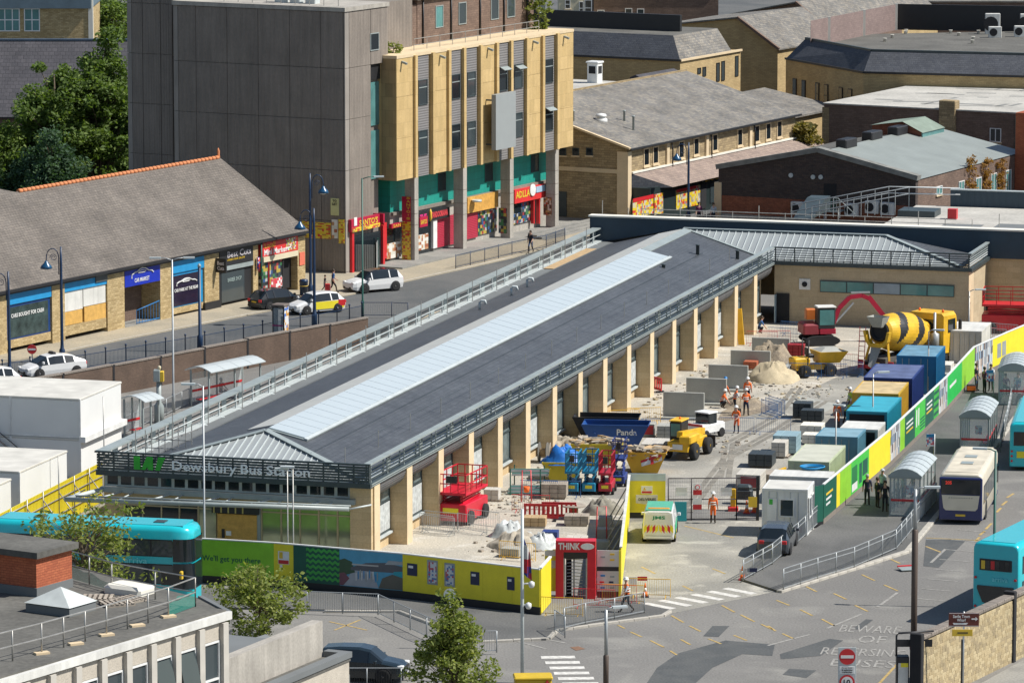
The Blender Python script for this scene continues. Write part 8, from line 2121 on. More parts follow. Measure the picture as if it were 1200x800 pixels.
t = thing('grit_box', 'yellow works box with roadworks sign at the lower edge', 'box', G3(625, 822), R(4)); MB().cbox(-.9, -.5, 0, .85, .5, 1.2, .06).to('body', paint('grit_yellow', (.62, .42, .02), .5), t); MB().cbox(-.95, -.55, 1.2, .9, .55, 1.32, .05).to('lid', MATS['grit_yellow'], t)
MB().prism([(.3, .62), (.95, .62), (.62, 1.2)], -.58, -.56, 'y').to('warning_triangle', RED, t); MB().prism([(.42, .69), (.83, .69), (.62, 1.06)], -.59, -.581, 'y').to('triangle_face', WHITE, t)
t = thing('fallen_board', 'grey and red board lying flat on the bus lane', 'board', G3(1063, 668), .3); MB().rbox((0, 0, .12), (.9, .7, .04), 0, rx=.12).to('panel', STEEL_GY, t); MB().rbox((.0, .3, .2), (.9, .12, .05), 0, rx=.12).to('red_edge', RED, t)
# ------------------------------------------------------------------ people
POSES = {}
def body_mesh(pose):
 """one continuous skinned body, 1.75 m; arm and leg joints set the pose"""
 if pose in POSES: return POSES[pose]
 lean, la, ra, ll, rl, hipz = {
  'stand': (0, ((.24, 0, 1.12), (.26, .1, .88)), ((-.24, 0, 1.12), (-.26, .1, .88)), ((.1, .02, .5), (.11, 0, .08)), ((-.1, .02, .5), (-.11, 0, .08)), .95),
  'walk': (.06, ((.25, -.1, 1.13), (.24, -.02, .9)), ((-.25, .14, 1.13), (-.22, .32, .98)), ((.1, .22, .52), (.1, .3, .08)), ((-.1, -.02, .5), (-.1, -.34, .14)), .93),
  'work': (.16, ((.26, .22, 1.12), (.14, .44, 1.0)), ((-.26, .22, 1.1), (-.12, .46, .98)), ((.14, .06, .5), (.16, -.02, .08)), ((-.12, .1, .5), (-.14, .1, .08)), .92),
  'bend': (.5, ((.26, .62, .84), (.2, .72, .58)), ((-.26, .62, .84), (-.2, .74, .6)), ((.14, .1, .5), (.15, .04, .08)), ((-.14, .04, .5), (-.15, -.1, .08)), .9),
  'crouch': (.25, ((.27, .36, .62), (.15, .5, .42)), ((-.27, .36, .62), (-.15, .5, .42)), ((.17, .34, .46), (.15, .1, .08)), ((-.17, .3, .38), (-.16, -.02, .08)), .42),
  'sit': (.02, ((.25, .12, .78), (.16, .34, .66)), ((-.25, .12, .78), (-.16, .34, .66)), ((.11, .42, .5), (.12, .42, .08)), ((-.11, .42, .5), (-.12, .42, .08)), .5)}[pose]
 sh_z = hipz + .5 * math.cos(lean * 1.7); sy = .5 * math.sin(lean * 1.7)
 J = [((0, 0, hipz), (.155, .115)), ((0, sy * .5, hipz + (sh_z - hipz) * .55), (.15, .11)), ((0, sy, sh_z - .05), (.165, .115)), ((0, sy * 1.12, sh_z + .09), (.06, .06)), ((0, sy * 1.2 + .015, sh_z + .2), (.088, .1)), ((0, sy * 1.24 + .02, sh_z + .3), (.078, .09))]
 E = [(0, 1), (1, 2), (2, 3), (3, 4), (4, 5)]
 tags = {0: 'top', 1: 'top', 2: 'top', 3: 'skin', 4: 'skin', 5: 'skin'}
 off = (0, sy, sh_z - 1.42)
 def limb(root, pts, rad, tg):
  prev = root
  for p, r_, g in zip(pts, rad, tg): J.append((p, (r_, r_))); tags[len(J) - 1] = g; E.append((prev, len(J) - 1)); prev = len(J) - 1
 for s_, a in ((1, la), (-1, ra)):
  el, wr = a
  if pose in ('stand', 'walk'): el = (el[0], el[1] + sy, el[2] + off[2] * 0); wr = (wr[0], wr[1] + sy, wr[2])
  dv_ = (Vector(wr) - Vector(el)).normalized() * .1
  limb(2, [(s_ * .2, sy, sh_z - .03), el, wr, tuple(Vector(wr) + dv_)], (.066, .05, .036, .034), ('top', 'sleeve', 'skin', 'skin'))
 for s_, a in ((1, ll), (-1, rl)):
  kn, an = a
  limb(0, [(s_ * .09, .0, hipz - .08), kn, an, (an[0] + s_ * .02, an[1] + .17, .045)], (.095, .066, .05, .045), ('legs', 'legs', 'shoes', 'shoes'))
 me = bpy.data.meshes.new('body'); me.from_pydata([j[0] for j in J], E, [])
 ob = bpy.data.objects.new('body', me); COL.objects.link(ob)
 ob.modifiers.new('skin', 'SKIN')
 for i, sv in enumerate(me.skin_vertices[0].data): sv.radius = J[i][1]; sv.use_root = i == 0
 sb_ = ob.modifiers.new('sub', 'SUBSURF'); sb_.levels = 1; sb_.render_levels = 1
 dg = bpy.context.evaluated_depsgraph_get()
 res = bpy.data.meshes.new_from_object(ob.evaluated_get(dg))
 bpy.data.objects.remove(ob)
 mb = MB(); mb.add([v.co for v in res.vertices], [list(p.vertices) for p in res.polygons], 0, True)
 order = {'skin': 0, 'top': 1, 'sleeve': 2, 'legs': 3, 'shoes': 4}
 P = [(Vector(J[a][0]), Vector(J[b][0]), tags[b]) for a, b in E]
 for i, p in enumerate(res.polygons):
  c = p.center; best = 9
  for a, b, g in P:
   d_ = b - a; t_ = max(0, min(1, (c - a).dot(d_) / d_.length_squared)); q_ = (c - a - d_ * t_).length
   if q_ < best: best = q_; mb.m[i] = order[g]
 head = Vector((0, sy * 1.22 + .02, sh_z + .25))
 mb.add([head + Vector(q_) for q_ in ((-.015, .1, .0), (.015, .1, .0), (0, .13, -.03), (0, .1, .04))], [(0, 1, 2), (1, 3, 2), (3, 0, 2)], 0)
 wr_ends = [Vector(J[i][0]) for i in range(len(J)) if tags[i] == 'skin' and i > 5]
 for wv, hv in zip(wr_ends[0::2], wr_ends[1::2]):
  ax = (hv - wv).normalized(); sd_ = ax.cross(Vector((1, 0, 0.2))).normalized()
  for f in range(4): b0 = hv + sd_ * (.02 * (f - 1.5)); L_ = (.06, .075, .07, .05)[f]; mb.tube([b0, b0 + ax * L_ * .6, b0 + ax * L_ + Vector((0, .012, 0))], [.011, .009, .007], 4, 0)
  b0 = wv.lerp(hv, .4) + sd_ * .035; mb.tube([b0, b0 + ax * .03 + sd_ * .02, b0 + ax * .06 + sd_ * .022], [.012, .01, .007], 4, 0)
 POSES[pose] = (mb, head, sy, sh_z, hipz)
 return POSES[pose]
HAIR = paint('hair_brown', (.06, .04, .025), .7); HAIRG = paint('hair_grey', (.38, .37, .35), .7); DENIM = paint('denim', (.05, .08, .15), .8); DKC = paint('dark_cloth', (.018, .02, .028), .85); NVC = paint('navy_cloth', (.015, .02, .05), .85); BOOT = paint('boots', (.05, .035, .025), .8); REFL = paint('reflective', (.62, .62, .58), .4); PURP = paint('plum_cloth', (.16, .03, .10), .85); PALE = paint('pale_cloth', (.50, .54, .56), .85); BLUC = paint('blue_cloth', (.03, .10, .26), .85); TEALC = paint('teal_cloth', (.02, .18, .20), .85)
def person(label, u, v, z, face, pose, top, legs, headgear='hair', sleeve=None, group=None, sc=1.0, hair=None, vest=False):
 mb, head, sy, sh_z, hipz = body_mesh(pose)
 p = G(u, v, z)
 t = thing('person', label, 'person', (p[0], p[1], z), -R(face), group); t.scale = (sc, sc, sc)
 me = mb.mesh('body', [SKIN, top, sleeve or top, legs, BOOT]); o = bpy.data.objects.new('body', me); COL.objects.link(o); o.parent = t
 hd = (head.x, head.y - .01, head.z)
 if headgear in ('white', 'blue'):
  hm = WHITE if headgear == 'white' else BLUE
  MB().lathe([(.15, .03), (.15, .05), (.125, .055), (.12, .1), (.09, .15), (.03, .175), (.001, .18)], hd, 12).to('helmet', hm, t)
 elif headgear == 'hat': MB().lathe([(.16, .05), (.11, .06), (.105, .12), (.05, .15), (.001, .155)], hd, 12).to('hat', PALE, t)
 else: MB().lathe([(.098, -.04), (.108, .02), (.1, .09), (.06, .135), (.001, .145)], (hd[0], hd[1] - .022, hd[2]), 10).to('hair', hair or HAIR, t)
 if vest:
  for f in (.35, .6):
   c = Vector((0, sy * f, hipz + (sh_z - hipz) * f)); MB().lathe([(.185, -.025), (.188, .025)], c, 12).to('reflective_band', REFL, t)
 return t
GW = 'workers round the trench'
for a in (('worker in orange vest and dark trousers walking past the red portal', 735, 717, .11, 250, 'walk', ORANGE, DKC, 'white', PALE, None, 1.02, None, True),
          ('worker all in orange facing the mesh gates', 835.5, 613, 0, 5, 'stand', ORANGE, ORANGE, 'white', None, None, 1.0, None, True),
          ('worker all in orange standing before the blue barriers', 863.5, 507, 0, 200, 'work', ORANGE, ORANGE, 'white', None, GW, 1, None, True),
          ('worker in orange vest and navy trousers seen from behind at the trench', 874, 487, 0, 10, 'work', ORANGE, NVC, 'white', None, GW, 1, None, True),
          ('worker in orange shirt beyond the navy trousered worker', 876, 474, 0, 10, 'stand', ORANGE, NVC, 'white', None, GW, 1, None, True),
          ('worker in orange vest and black trousers holding a shovel', 860.5, 484, 0, 80, 'work', ORANGE, DKC, 'white', PALE, GW, 1, None, True),
          ('worker in orange crouching beside the grey slabs', 845, 478, 0, 90, 'crouch', ORANGE, DKC, 'white', None, GW, 1, None, True),
          ('worker in orange bending over the trench edge', 842, 470, 0, 80, 'bend', ORANGE, ORANGE, 'blue', None, GW, 1, None, True),
          ('worker all in orange standing by the yellow container', 981, 502, 0, 20, 'stand', ORANGE, ORANGE, 'white', None, None, 1, None, True),
          ('worker in lime vest bending beside the turquoise container', 991, 497, 0, 60, 'bend', LIME, DKC, 'white', None, None, 1, None, True),
          ('worker in lime vest behind the bending worker', 996, 486, 0, 250, 'stand', LIME, DKC, 'white', None, None, 1, None, True),
          ('worker in orange vest behind the yellow sheet fence', 20.5, 600, 0, 150, 'stand', ORANGE, NVC, 'hair', BLUC, None, 1, None, True),
          ('figure in blue at the site door beside the end block', 889, 390, 0, 90, 'crouch', BLUC, NVC, 'hair'),
          ('grey haired man in navy coat waiting by the green hoarding', 1016, 592, .12, 10, 'stand', NVC, DKC, 'hair', None, None, 1.02, HAIRG),
          ('person in black coat beside the navy coated man', 1028, 595, .12, 60, 'stand', DKC, DKC), ('person in pale jacket and hat in the queue', 1034, 585, .12, 220, 'stand', PALE, DENIM, 'hat'),
          ('person in long black coat at the shelter corner', 1037, 599, .12, 190, 'stand', DKC, DKC), ('standing passenger in pale top inside the shelter', 1059, 590, .12, 250, 'stand', PALE, DENIM),
          ('seated passenger in dark coat inside the shelter', 1052, 592, .12, 250, 'sit', DKC, DENIM), ('passenger in teal coat at the back of the shelter', 1070, 583, .12, 260, 'stand', TEALC, DKC),
          ('person in black jacket and pink top by the lime boards', 1144, 458, .12, 120, 'stand', DKC, DENIM, 'hair', DKC, None, 1.04), ('person in plum top near the blue stop flag', 1153.5, 461, .12, 60, 'stand', PURP, DKC),
          ('person in white top beside the stop flag', 1161, 458, .12, 200, 'stand', PALE, DKC), ('passenger in purple top inside the far shelter', 1178, 461, .12, 160, 'sit', PURP, DKC), ('passenger in teal top inside the far shelter', 1193, 460, .12, 210, 'sit', TEALC, DENIM),
          ('woman in blue top and black trousers walking with children', 390, 343, UPZ + .1, 70, 'walk', BLUC, DKC), ('child in dark clothes beside the woman in blue', 380.5, 342, UPZ + .1, 70, 'walk', DKC, DENIM, 'hair', None, None, .72),
          ('man in black at the mini market door', 340, 335, UPZ + .1, 150, 'stand', DKC, DKC), ('pedestrian in black top on the arcade pavement', 622, 296, UPZ + .1, 200, 'walk', DKC, DENIM),
          ('shopper in pink top outside the dark green shopfront', 819, 263, UPZ, 170, 'stand', PURP, DKC, 'hair', None, None, 1.04), ('shopper in white sitting outside the dark green shopfront', 836, 263, UPZ, 170, 'stand', PALE, DKC), ('person seated inside the long far shelter', 259, 466, 0, 120, 'sit', DKC, DKC, 'hair', None, None, 1, HAIRG)):
 person(*a)
t = thing('shovel', 'shovel held upright by the worker at the trench', 'shovel', G3(866.5, 484)); MB().tube([(0, 0, .1), (.1, 0, 1.4)], .02, 5).to('handle', WOOD, t); MB().rbox((0, 0, .15), (.22, .03, .32)).to('blade', STEEL_DK, t)
t = thing('shopping_trolley', 'red wheeled trolley pulled beside the woman in blue', 'trolley', G3(384, 344, UPZ + .1)); MB().cbox(-.22, -.18, .1, .22, .18, .75, .04).to('bag', RED, t); MB().tube([(-.2, -.2, .1), (-.2, -.2, 1.0), (.2, -.2, 1.0), (.2, -.2, .1)], .02, 5).to('frame', GALV, t)
t = thing('suitcase', 'orange and black bag standing at the lime boards', 'bag', G3(1138, 459, .12)); MB().cbox(-.3, -.15, .05, .3, .2, .5, .05).to('case', DKC, t); MB().cbox(-.28, -.17, .12, .28, -.151, .4, .005).to('front_pocket', ORANGE, t)
# ------------------------------------------------------------------ building site clutter
def S3(u, v, z=0.0): return G3(u, v, z)
# precast wall units
for k_, (u, v, w_, h_, lb) in enumerate(((777, 490, 2.7, 1.75, 'front precast concrete wall unit nearest the yellow barrier'), (804, 473, 2.7, 1.75, 'precast concrete wall unit second in the stepped row'), (830, 457, 2.7, 1.75, 'precast concrete wall unit behind the crouching worker'), (856, 431, 2.8, 1.25, 'precast concrete wall unit beside the red brick pack'), (881, 414, 2.7, 1.15, 'last precast concrete wall unit beside the earth heap'))):
 t = thing('wall_unit', lb, 'wall unit', S3(u, v), -R(16.18 - 3), 'precast wall units'); MB().cbox(0, 0, 0, w_, .22, h_, .015).to('stem', CONC_GY, t); MB().cbox(0, -.5, 0, w_, 0, .16, .01).to('foot', CONC_GY, t)
def heap(name, label, u, v, r_, h_, m_, seed, ry=None, cat='heap', ang=0.0):
 rng = random.Random(seed); ry = ry or r_; n, k = 26, 8; vs, fs = [], []
 for i in range(k + 1):
  f = i / k
  for j in range(n):
   a = 2 * math.pi * j / n; q_ = 1 + .28 * noise.noise(Vector((math.cos(a) * 1.5, math.sin(a) * 1.5, seed + f * 2)))
   z = h_ * (1 - f ** 1.5) * (1 + 1.1 * min(1, 2 * f) * noise.noise(Vector((f * 4, math.cos(a) * 2, math.sin(a) * 2 + seed))))
   vs.append((r_ * f * q_ * math.cos(a), ry * f * q_ * math.sin(a), max(-.02, z if i < k else -.02)))
 for i in range(k):
  for j in range(n): fs.append((i * n + j, (i + 1) * n + j, (i + 1) * n + (j + 1) % n, i * n + (j + 1) % n))
 o = MB().add(vs, fs, 0, True).to(name, m_, None, S3(u, v), ang); return tag(o, label, cat)
heap('sand_heap', 'pale gravel heap beside the yellow dumper', 907, 444, 1.9, 1.15, SANDM, 1, 2.2); heap('earth_heap', 'brown earth heap behind the gravel', 902, 425, 2.0, 1.3, EARTH, 2, 2.4)
heap('earth_heap', 'low brown spoil heap beside the trench', 868, 474, 1.6, .5, EARTH, 3, 2.6); heap('rubble_heap', 'rubble heap under plastic sheeting by the front hoarding', 606, 640, 1.7, .8, RUBBLE, 4, 2.4)
heap('rubble_heap', 'low rubble spread at the foot of the stone fins', 648, 513, 2.6, .45, RUBBLE, 5, 3.5); heap('rubble_heap', 'waste timber and rubble heap before the blue skip', 668, 531, 2.2, 1.0, RUBBLE, 6, 2.2); heap('gravel_heap', 'small grey gravel mound behind the cable drum', 706, 600, 1.3, .8, mat('grey_gravel', (.26, .24, .19), .95, var=.35, scale=3, fine=.3), 7); heap('earth_heap', 'dusty spoil along the wall units', 800, 478, 1.2, .3, RUBBLE, 8, 3)
sheet('trench', gl((838, 497), (905, 480), (886, 466), (846, 482)), .016, EARTH); sheet('concrete_strip', gl((905, 470), (930, 462), (985, 474), (960, 486)), .014, CONC_GY)
# scattered debris as stuff
rng = random.Random(77); db = MB()
for _ in range(1500):
 c = rng.choice(((610, 640, 40, 14), (640, 560, 50, 18), (790, 470, 60, 20), (690, 540, 50, 14), (600, 590, 60, 20), (880, 450, 60, 18), (830, 520, 70, 20), (730, 500, 60, 18), (700, 505, 70, 16), (820, 440, 60, 16), (940, 460, 50, 16)))
 x, y = G(rng.gauss(c[0], c[2] * .5), rng.gauss(c[1], c[3] * .5)); s_ = rng.uniform(.03, .15) * rng.choice((.5, .7, 1, 1.6))
 lx_ = S.loc((x, y))
 if lx_[0] < .2 or lx_[1] < -5: continue
 db.rbox((x, y, s_ * .25 + .012), (s_ * rng.uniform(.6, 2.2), s_, s_ * .5), rng.random() * 6, rng.randrange(4), rx=rng.uniform(-.2, .2))
o = db.to('debris', [RUBBLE, WOOD_W, CONC_GY, SANDM]); stuff(o); o['label'] = 'loose rubble and offcuts strewn over the dusty site'
fm_ = MB()                                                   # ruts and spill marks: thin crusts of pale dust
# barriers
def barrier_mesh(m_, L_=2.2, h_=1.05):
 b = MB(); b.tube([(0, 0, .08), (0, 0, h_), (L_, 0, h_), (L_, 0, .08)], .022, 5).tube([(0, 0, .2), (L_, 0, .2)], .018, 5)
 for i in range(1, 18): b.tube([(L_ * i / 18, 0, .2), (L_ * i / 18, 0, h_)], .008, 4, cap=False)
 for x in (.25, L_ - .25): b.tube([(x, -.3, .02), (x, 0, .18), (x, .3, .02)], .018, 4)
 return b.mesh('crowd_barrier', m_)
BAR = {'blue': barrier_mesh(paint('barrier_blue', (.03, .12, .30), .5)), 'galv': barrier_mesh(GALV), 'red': barrier_mesh(RED), 'yel': barrier_mesh(YEL)}
COLN = {'blue': 'blue', 'galv': 'galvanised', 'red': 'red', 'yel': 'yellow'}
for kind, u, v, a, w_ in (('blue', 751, 510, 4, 'before the grey block stack'), ('blue', 797, 509, 3, 'beside the telehandler cab'), ('blue', 843, 508, 3, 'with a worker standing at it'), ('blue', 886, 509, 4, 'carrying a red panel'),
                          ('blue', 897, 484, 65, 'leaning in the stack by the trench'), ('blue', 892, 486, 65, 'second in the stack by the trench'), ('blue', 901, 482, 65, 'outermost in the stack by the trench'), ('blue', 925, 443, 10, 'before the gravel heap'), ('blue', 955, 443, 12, 'in front of the dumper wheels'), ('blue', 985, 438, 50, 'at the skip end of the dumper'),
                          ('blue', 900, 400, 22, 'below the site door'), ('blue', 915, 393, 25, 'climbing to the site door'), ('blue', 610, 583, 8, 'before the folded frames'), ('blue', 637, 583, 8, 'beside the timber sheets'), ('red', 570, 722, 0, ''), ('galv', 536, 622, 40, 'guarding the large red lift'), ('galv', 548, 617, 35, 'at the rear of the large red lift'),
                          ('galv', 492, 622, 30, 'stacked between the first two fins'), ('galv', 495, 624, 33, 'outermost of the pile between the fins'), ('galv', 497, 619, 28, 'tilted in the pile between the fins'), ('yel', 712, 500, -20, 'beside the stone fin foot'), ('yel', 735, 497, -10, 'before the first wall unit'), ('yel', 585, 655, 25, 'along the front rubble'), ('yel', 634, 722, 12, 'leaning on the entrance return'), ('yel', 706, 707, 10, 'before the sponsor board'),
                          ('red', 672, 712, 12, 'before the red portal'), ('red', 697, 707, 10, 'at the portal side'), ('red', 600, 600, 8, 'round the timber box'), ('red', 968, 432, 8, 'behind the dumper'), ('red', 890, 404, 5, 'beside the last fins'), ('red', 875, 405, 5, 'beside the open bay'), ('galv', 1148, 400, 35, 'below the pale return wall'), ('galv', 1160, 395, 30, 'near the raised red lift'), ('red', 1155, 401, 5, 'near the raised red lift'), ('yel', 737, 700, 8, 'carrying safety notices beside the cone')):
 if not w_: continue
 o = put('crowd_barrier', BAR[kind], None, S3(u, v), -R(a)); tag(o, '%s steel crowd barrier %s' % (COLN[kind], w_), 'barrier', 'crowd barriers on the site')
for u, v, a, lb in ((655, 608, 5, 'red plastic barrier behind the cable drum'), (634, 610, 5, 'red plastic barrier beside the timber box'), (766, 458, 60, 'red plastic barrier leaning between stone fins'), (680, 505, 40, 'red plastic barrier at the foot of a fin')):
 t = thing('plastic_barrier', lb, 'barrier', S3(u, v), -R(a), 'red plastic barriers'); MB().box(-1, -.04, .85, 1, .04, 1.0).to('top_rail', RED, t); MB().box(-1, -.04, .15, 1, .04, .3).to('foot_rail', RED, t)
 for i in range(8): MB().box(-.98 + .27 * i, -.03, .3, -.86 + .27 * i, .03, .85).to('upright', RED, t)
 for x in (-.8, .8): MB().box(x - .08, -.3, 0, x + .08, .3, .12).to('foot', BLACK, t)
# skips
def skip(label, u, v, a, m_, L_=4.0, W_=1.9, h_=1.5, fill=None, name='skip', lid=None):
 t = thing(name, label, 'skip', S3(u, v), -R(a)); o = MB()
 ou = lambda e, z, k: [(-L_ / 2 * k - e, -W_ / 2 - e, z), (L_ / 2 * k + e, -W_ / 2 - e, z), (L_ / 2 * k + e, W_ / 2 + e, z), (-L_ / 2 * k - e, W_ / 2 + e, z)]
 o.loft([ou(-.06, .15, .55), ou(-.06, h_, 1.0), ou(0, h_, 1.0), ou(0, .05, .6)][::-1], sm=False, caps=True); o.to('shell', m_, t)
 MB().bar((-L_ / 2, -W_ / 2, h_), (L_ / 2, -W_ / 2, h_), .1, .1).to('rim', m_, t); MB().bar((-L_ / 2, W_ / 2, h_), (L_ / 2, W_ / 2, h_), .1, .1).to('rim', m_, t)
 for x in (-L_ * .3, L_ * .3):
  for s_ in (-1, 1): MB().lathe([(.06, 0), (.06, .15)], (x, s_ * W_ / 2 - (.15 if s_ < 0 else 0), h_ * .7), 8, 'y').to('lifting_lug', m_, t)
 if fill:
  f_ = MB(); r2 = random.Random(len(label))
  for _ in range(60): f_.rbox((r2.uniform(-L_ * .42, L_ * .42), r2.uniform(-W_ * .4, W_ * .4), h_ + r2.uniform(-.15, .25)), (r2.uniform(.3, 1.6), r2.uniform(.1, .4), r2.uniform(.03, .2)), r2.random() * 3, r2.randrange(3), rx=r2.uniform(-.4, .4))
  stuff(f_.to('waste', fill, t))
 return t
WST = [WOOD, WOOD_W, RUBBLE]
pk = skip('large blue skip lettered Panda with dark interior', 722, 527, 6, paint('skip_blue', (.012, .07, .26), .45), 4.2, 2.0, 1.7); text('Panda', pk, (.75, -1.03, 1.3), (1, 0, 0), 1.25, .38, WHITE); MB().box(-1.8, -.9, 1.2, 1.8, .9, 1.25).to('interior_shade', BLACK_M, pk)  # black sheet painted in as the shade inside the skip
skip('black skip standing behind the blue one', 711, 519, 6, BLACK, 4.2, 1.9, 1.75)
yk = skip('yellow skip heaped with timber before the blue one', 700, 543, 4, paint('skip_yellow', (.50, .40, .02), .5), 3.2, 1.7, 1.3, WST)
skip('dull yellow skip under a blue tarpaulin', 661, 561, 4, MATS['skip_yellow'], 2.6, 1.7, 1.1)
tp = heap('blue_tarpaulin', 'crumpled bright blue tarpaulin over the dull yellow skip', 661, 561, 1.5, 1.0, paint('tarpaulin', (.015, .15, .50), .5, var=.25, scale=3), 9, 1.0, 'tarpaulin'); tp.location.z = 1.0
ak = skip('amber skip with a flag draped over its side', 757, 552, 6, paint('skip_amber', (.66, .36, .02), .5), 2.6, 1.7, 1.25, WST)
t = thing('flag', 'white flag with a red cross hung on the amber skip', 'flag', (*S3(762, 551)[:2], 0), -R(6)); t.location.y -= 1.1
fm_.loft([[(-.65, 0, 1.05), (-.2, -.05, 1.2), (.25, .03, 1.35), (.65, -.03, 1.5)], [(-.55, -.12, .45), (-.1, -.18, .6), (.3, -.1, .7), (.7, -.12, .85)]], closed=False); fm_.to('cloth', WHITE, t)
MB().add([(-.05, -.09, 1.245), (.12, -.06, 1.30), (.2, -.19, .64), (.02, -.22, .59)], [(0, 1, 2, 3)]).to('cross_bar', RED, t); MB().add([(-.62, -.1, .80), (.66, -.11, 1.23), (.68, -.13, 1.10), (.58 - 1.18, -.12, .67)], [(0, 1, 2, 3)]).to('cross_bar', RED, t)
# packs of material
def pack(label, u, v, a, w_, d_, h_, m_, wrap=None, base=True, name='material_pack', group='packs of building material', n=1):
 t = thing(name, label, 'pack', S3(u, v), -R(a), group)
 if base: put('pallet', PALM, t, (0, 0, 0))
 rows = max(1, round(h_ / .3)); cols = max(1, round(w_ / .45))
 for r_ in range(rows):
  for c_ in range(cols): MB().cbox(-w_ / 2 + w_ * c_ / cols + .008, -d_ / 2, .13 + h_ * r_ / rows, -w_ / 2 + w_ * (c_ + 1) / cols - .008, d_ / 2, .13 + h_ * (r_ + 1) / rows - .012, .015).to('block', m_, t)
 if wrap: MB().box(-w_ * .3, -d_ / 2 - .012, .2, w_ * .42, -d_ / 2 - .002, .13 + h_ * .85).to('wrap_label', wrap, t)
 return t
LTB = mat('pale_block', (.52, .49, .43), .85, var=.15, scale=2); WRD = paint('wrap_red', (.28, .03, .04), .5); DKP = paint('dark_pack', (.035, .045, .05), .5)
for a in (('grey kerb pack with red label beside the blue barriers', 758, 511, 8, 1.1, 1.0, .75, CONC_GY, RED), ('grey kerb pack beside the telehandler wheel', 780, 514, 8, 1.0, 1.2, .8, CONC_GY), ('long grey block pack in front of the kerb packs', 768, 528, 10, 1.5, 2.4, .5, LTB, None), ('pale block pack with maroon wrap behind the gate', 880, 571, 12, 1.5, 2.2, .85, LTB, WRD), ('black wrapped pack on a timber crate', 893, 546, 12, 1.5, 1.6, .75, DKP),
          ('pale block pack beside the black wrapped pack', 914, 535, 12, .9, 1.4, .9, LTB), ('steel blue crate pack beside the pallets', 922, 530, 12, 1.5, 2.0, 1.1, paint('crate_blue', (.26, .38, .42), .5)), ('white wrapped block pack before the open white store', 952, 513, 12, 1.4, 1.5, .8, RENDER_W), ('second white block pack near the white store', 956, 520, 12, 1.6, 1.2, .55, RENDER_W), ('dark pack by the orange worker', 941, 489, 12, 1.2, 1.2, .9, DKP), ('dark grey pack behind the dark stack', 952, 494, 12, 1.4, 1.0, .7, DKP), ('red brick pack on the pallet behind the wall units', 880, 433, 12, .95, .9, .5, BRICK_OR), ('red gas bottle cage beside the earth heap', 933, 418, 10, 1.2, .8, .8, paint('cage_red', (.32, .015, .02), .5)),
          ('pale stone pack left of the red lift barrier', 577, 586, 10, .9, .9, .6, LTB), ('brown sheet pack beside the blue lifts', 650, 583, 6, 1.5, 1.2, .8, WOOD_W), ('wooden box of logs beside the red plastic barrier', 627, 617, 5, 1.3, 1.0, .5, WOOD), ('grey timber stack behind the red portal', 676, 615, 5, 1.4, 1.0, .5, WOOD_W), ('pale board stack on the entrance walkway', 674, 640, 6, 1.2, 3.0, .25, LTB), ('blue plastic crate among the front rubble', 645, 634, 8, .9, .8, .5, BLUE_NV), ('grey block stack by the rubble', 600, 652, 20, 1.1, .8, .4, CONC_GY), ('dark pallet of tiles beside the pale green container', 905, 565, 12, 1.6, 1.6, .5, WOOD_W), ('white site boxes beside the navy container', 1106, 437, 12, 1.2, 1.8, .6, WHITE_D), ('grey precast pieces beyond the bright blue container', 1110, 446, 25, 1.5, .8, .4, CONC_GY)):
 pack(*a)
tag(MB().box(0, 0, 0, .12, 3.6, .14).to('yellow_beam', YEL, None, S3(888, 560), -R(30)), 'long yellow beam beside the material packs', 'beam')
t = thing('yellow_post', 'yellow plastic post leaning in the open bay of the fins', 'post', S3(869, 404), -R(10)); MB().bar((0, 0, 0), (-.25, .1, 2.6), .45, .25).to('shaft', YEL, t)
# cable drums
def reel(label, u, v, r_, w_, upright, a, m1=WOOD_W):
 t = thing('cable_drum', label, 'cable drum', S3(u, v), -R(a), 'timber cable drums')
 ax, c = ('z', (0, 0, 0)) if not upright else ('x', (0, 0, r_))
 for h_ in (0, w_): MB().lathe([(r_, h_ - .03), (r_, h_ + .03)], c, 20, ax).to('flange', m1, t)
 MB().lathe([(r_ * .38, .03), (r_ * .38, w_ - .03)], c, 14, ax).to('core', WOOD, t)
reel('large empty cable drum lying flat behind the red portal', 672, 607, .72, .75, False, 0); reel('upright dark cable drum by the blue tarpaulin', 632, 541, .62, .5, True, 10, mat('drum_grey', (.16, .15, .13), .9)); reel('smaller cable drum beside the dark one', 645, 535, .45, .4, True, 10)
# folded frames, plastic sheeting, scaffold stack
t = thing('scaffold_stack', 'rack of galvanised scaffold tubes beside the stone fin', 'scaffold', S3(618, 578), -R(10))
r2 = random.Random(4)
for i in range(22): z = .1 + .055 * (i % 8) + .9 * (i > 12); MB().tube([(-1.1 + .1 * r2.random(), -.6 + .06 * i, z), (1.2, -.5 + .06 * i, z + .05)], .035, 5).to('tube', GALV if i % 3 else paint('tube_green', (.10, .30, .26), .5), t)
for x in (-.9, .9):
 for y in (-.7, .7): MB().tube([(x, y, 0), (x, y, 1.6)], .04, 5).to('stillage_post', GREEN_P, t)
for x, y, r_, h_, sd, lb in ((598, 628, 1.2, .85, 41, 'crumpled white plastic sheeting over the front rubble'), (635, 641, 1.1, .8, 42, 'grey plastic sheeting beside the white mast'), (930, 432, .9, .5, 43, 'white sheeting beside the gravel heap')): heap('plastic_sheeting', lb, x, y, r_, h_, mat('sheet_grey', (.50, .52, .50), .35, var=.35, scale=4), sd, r_ * .9, 'sheeting')
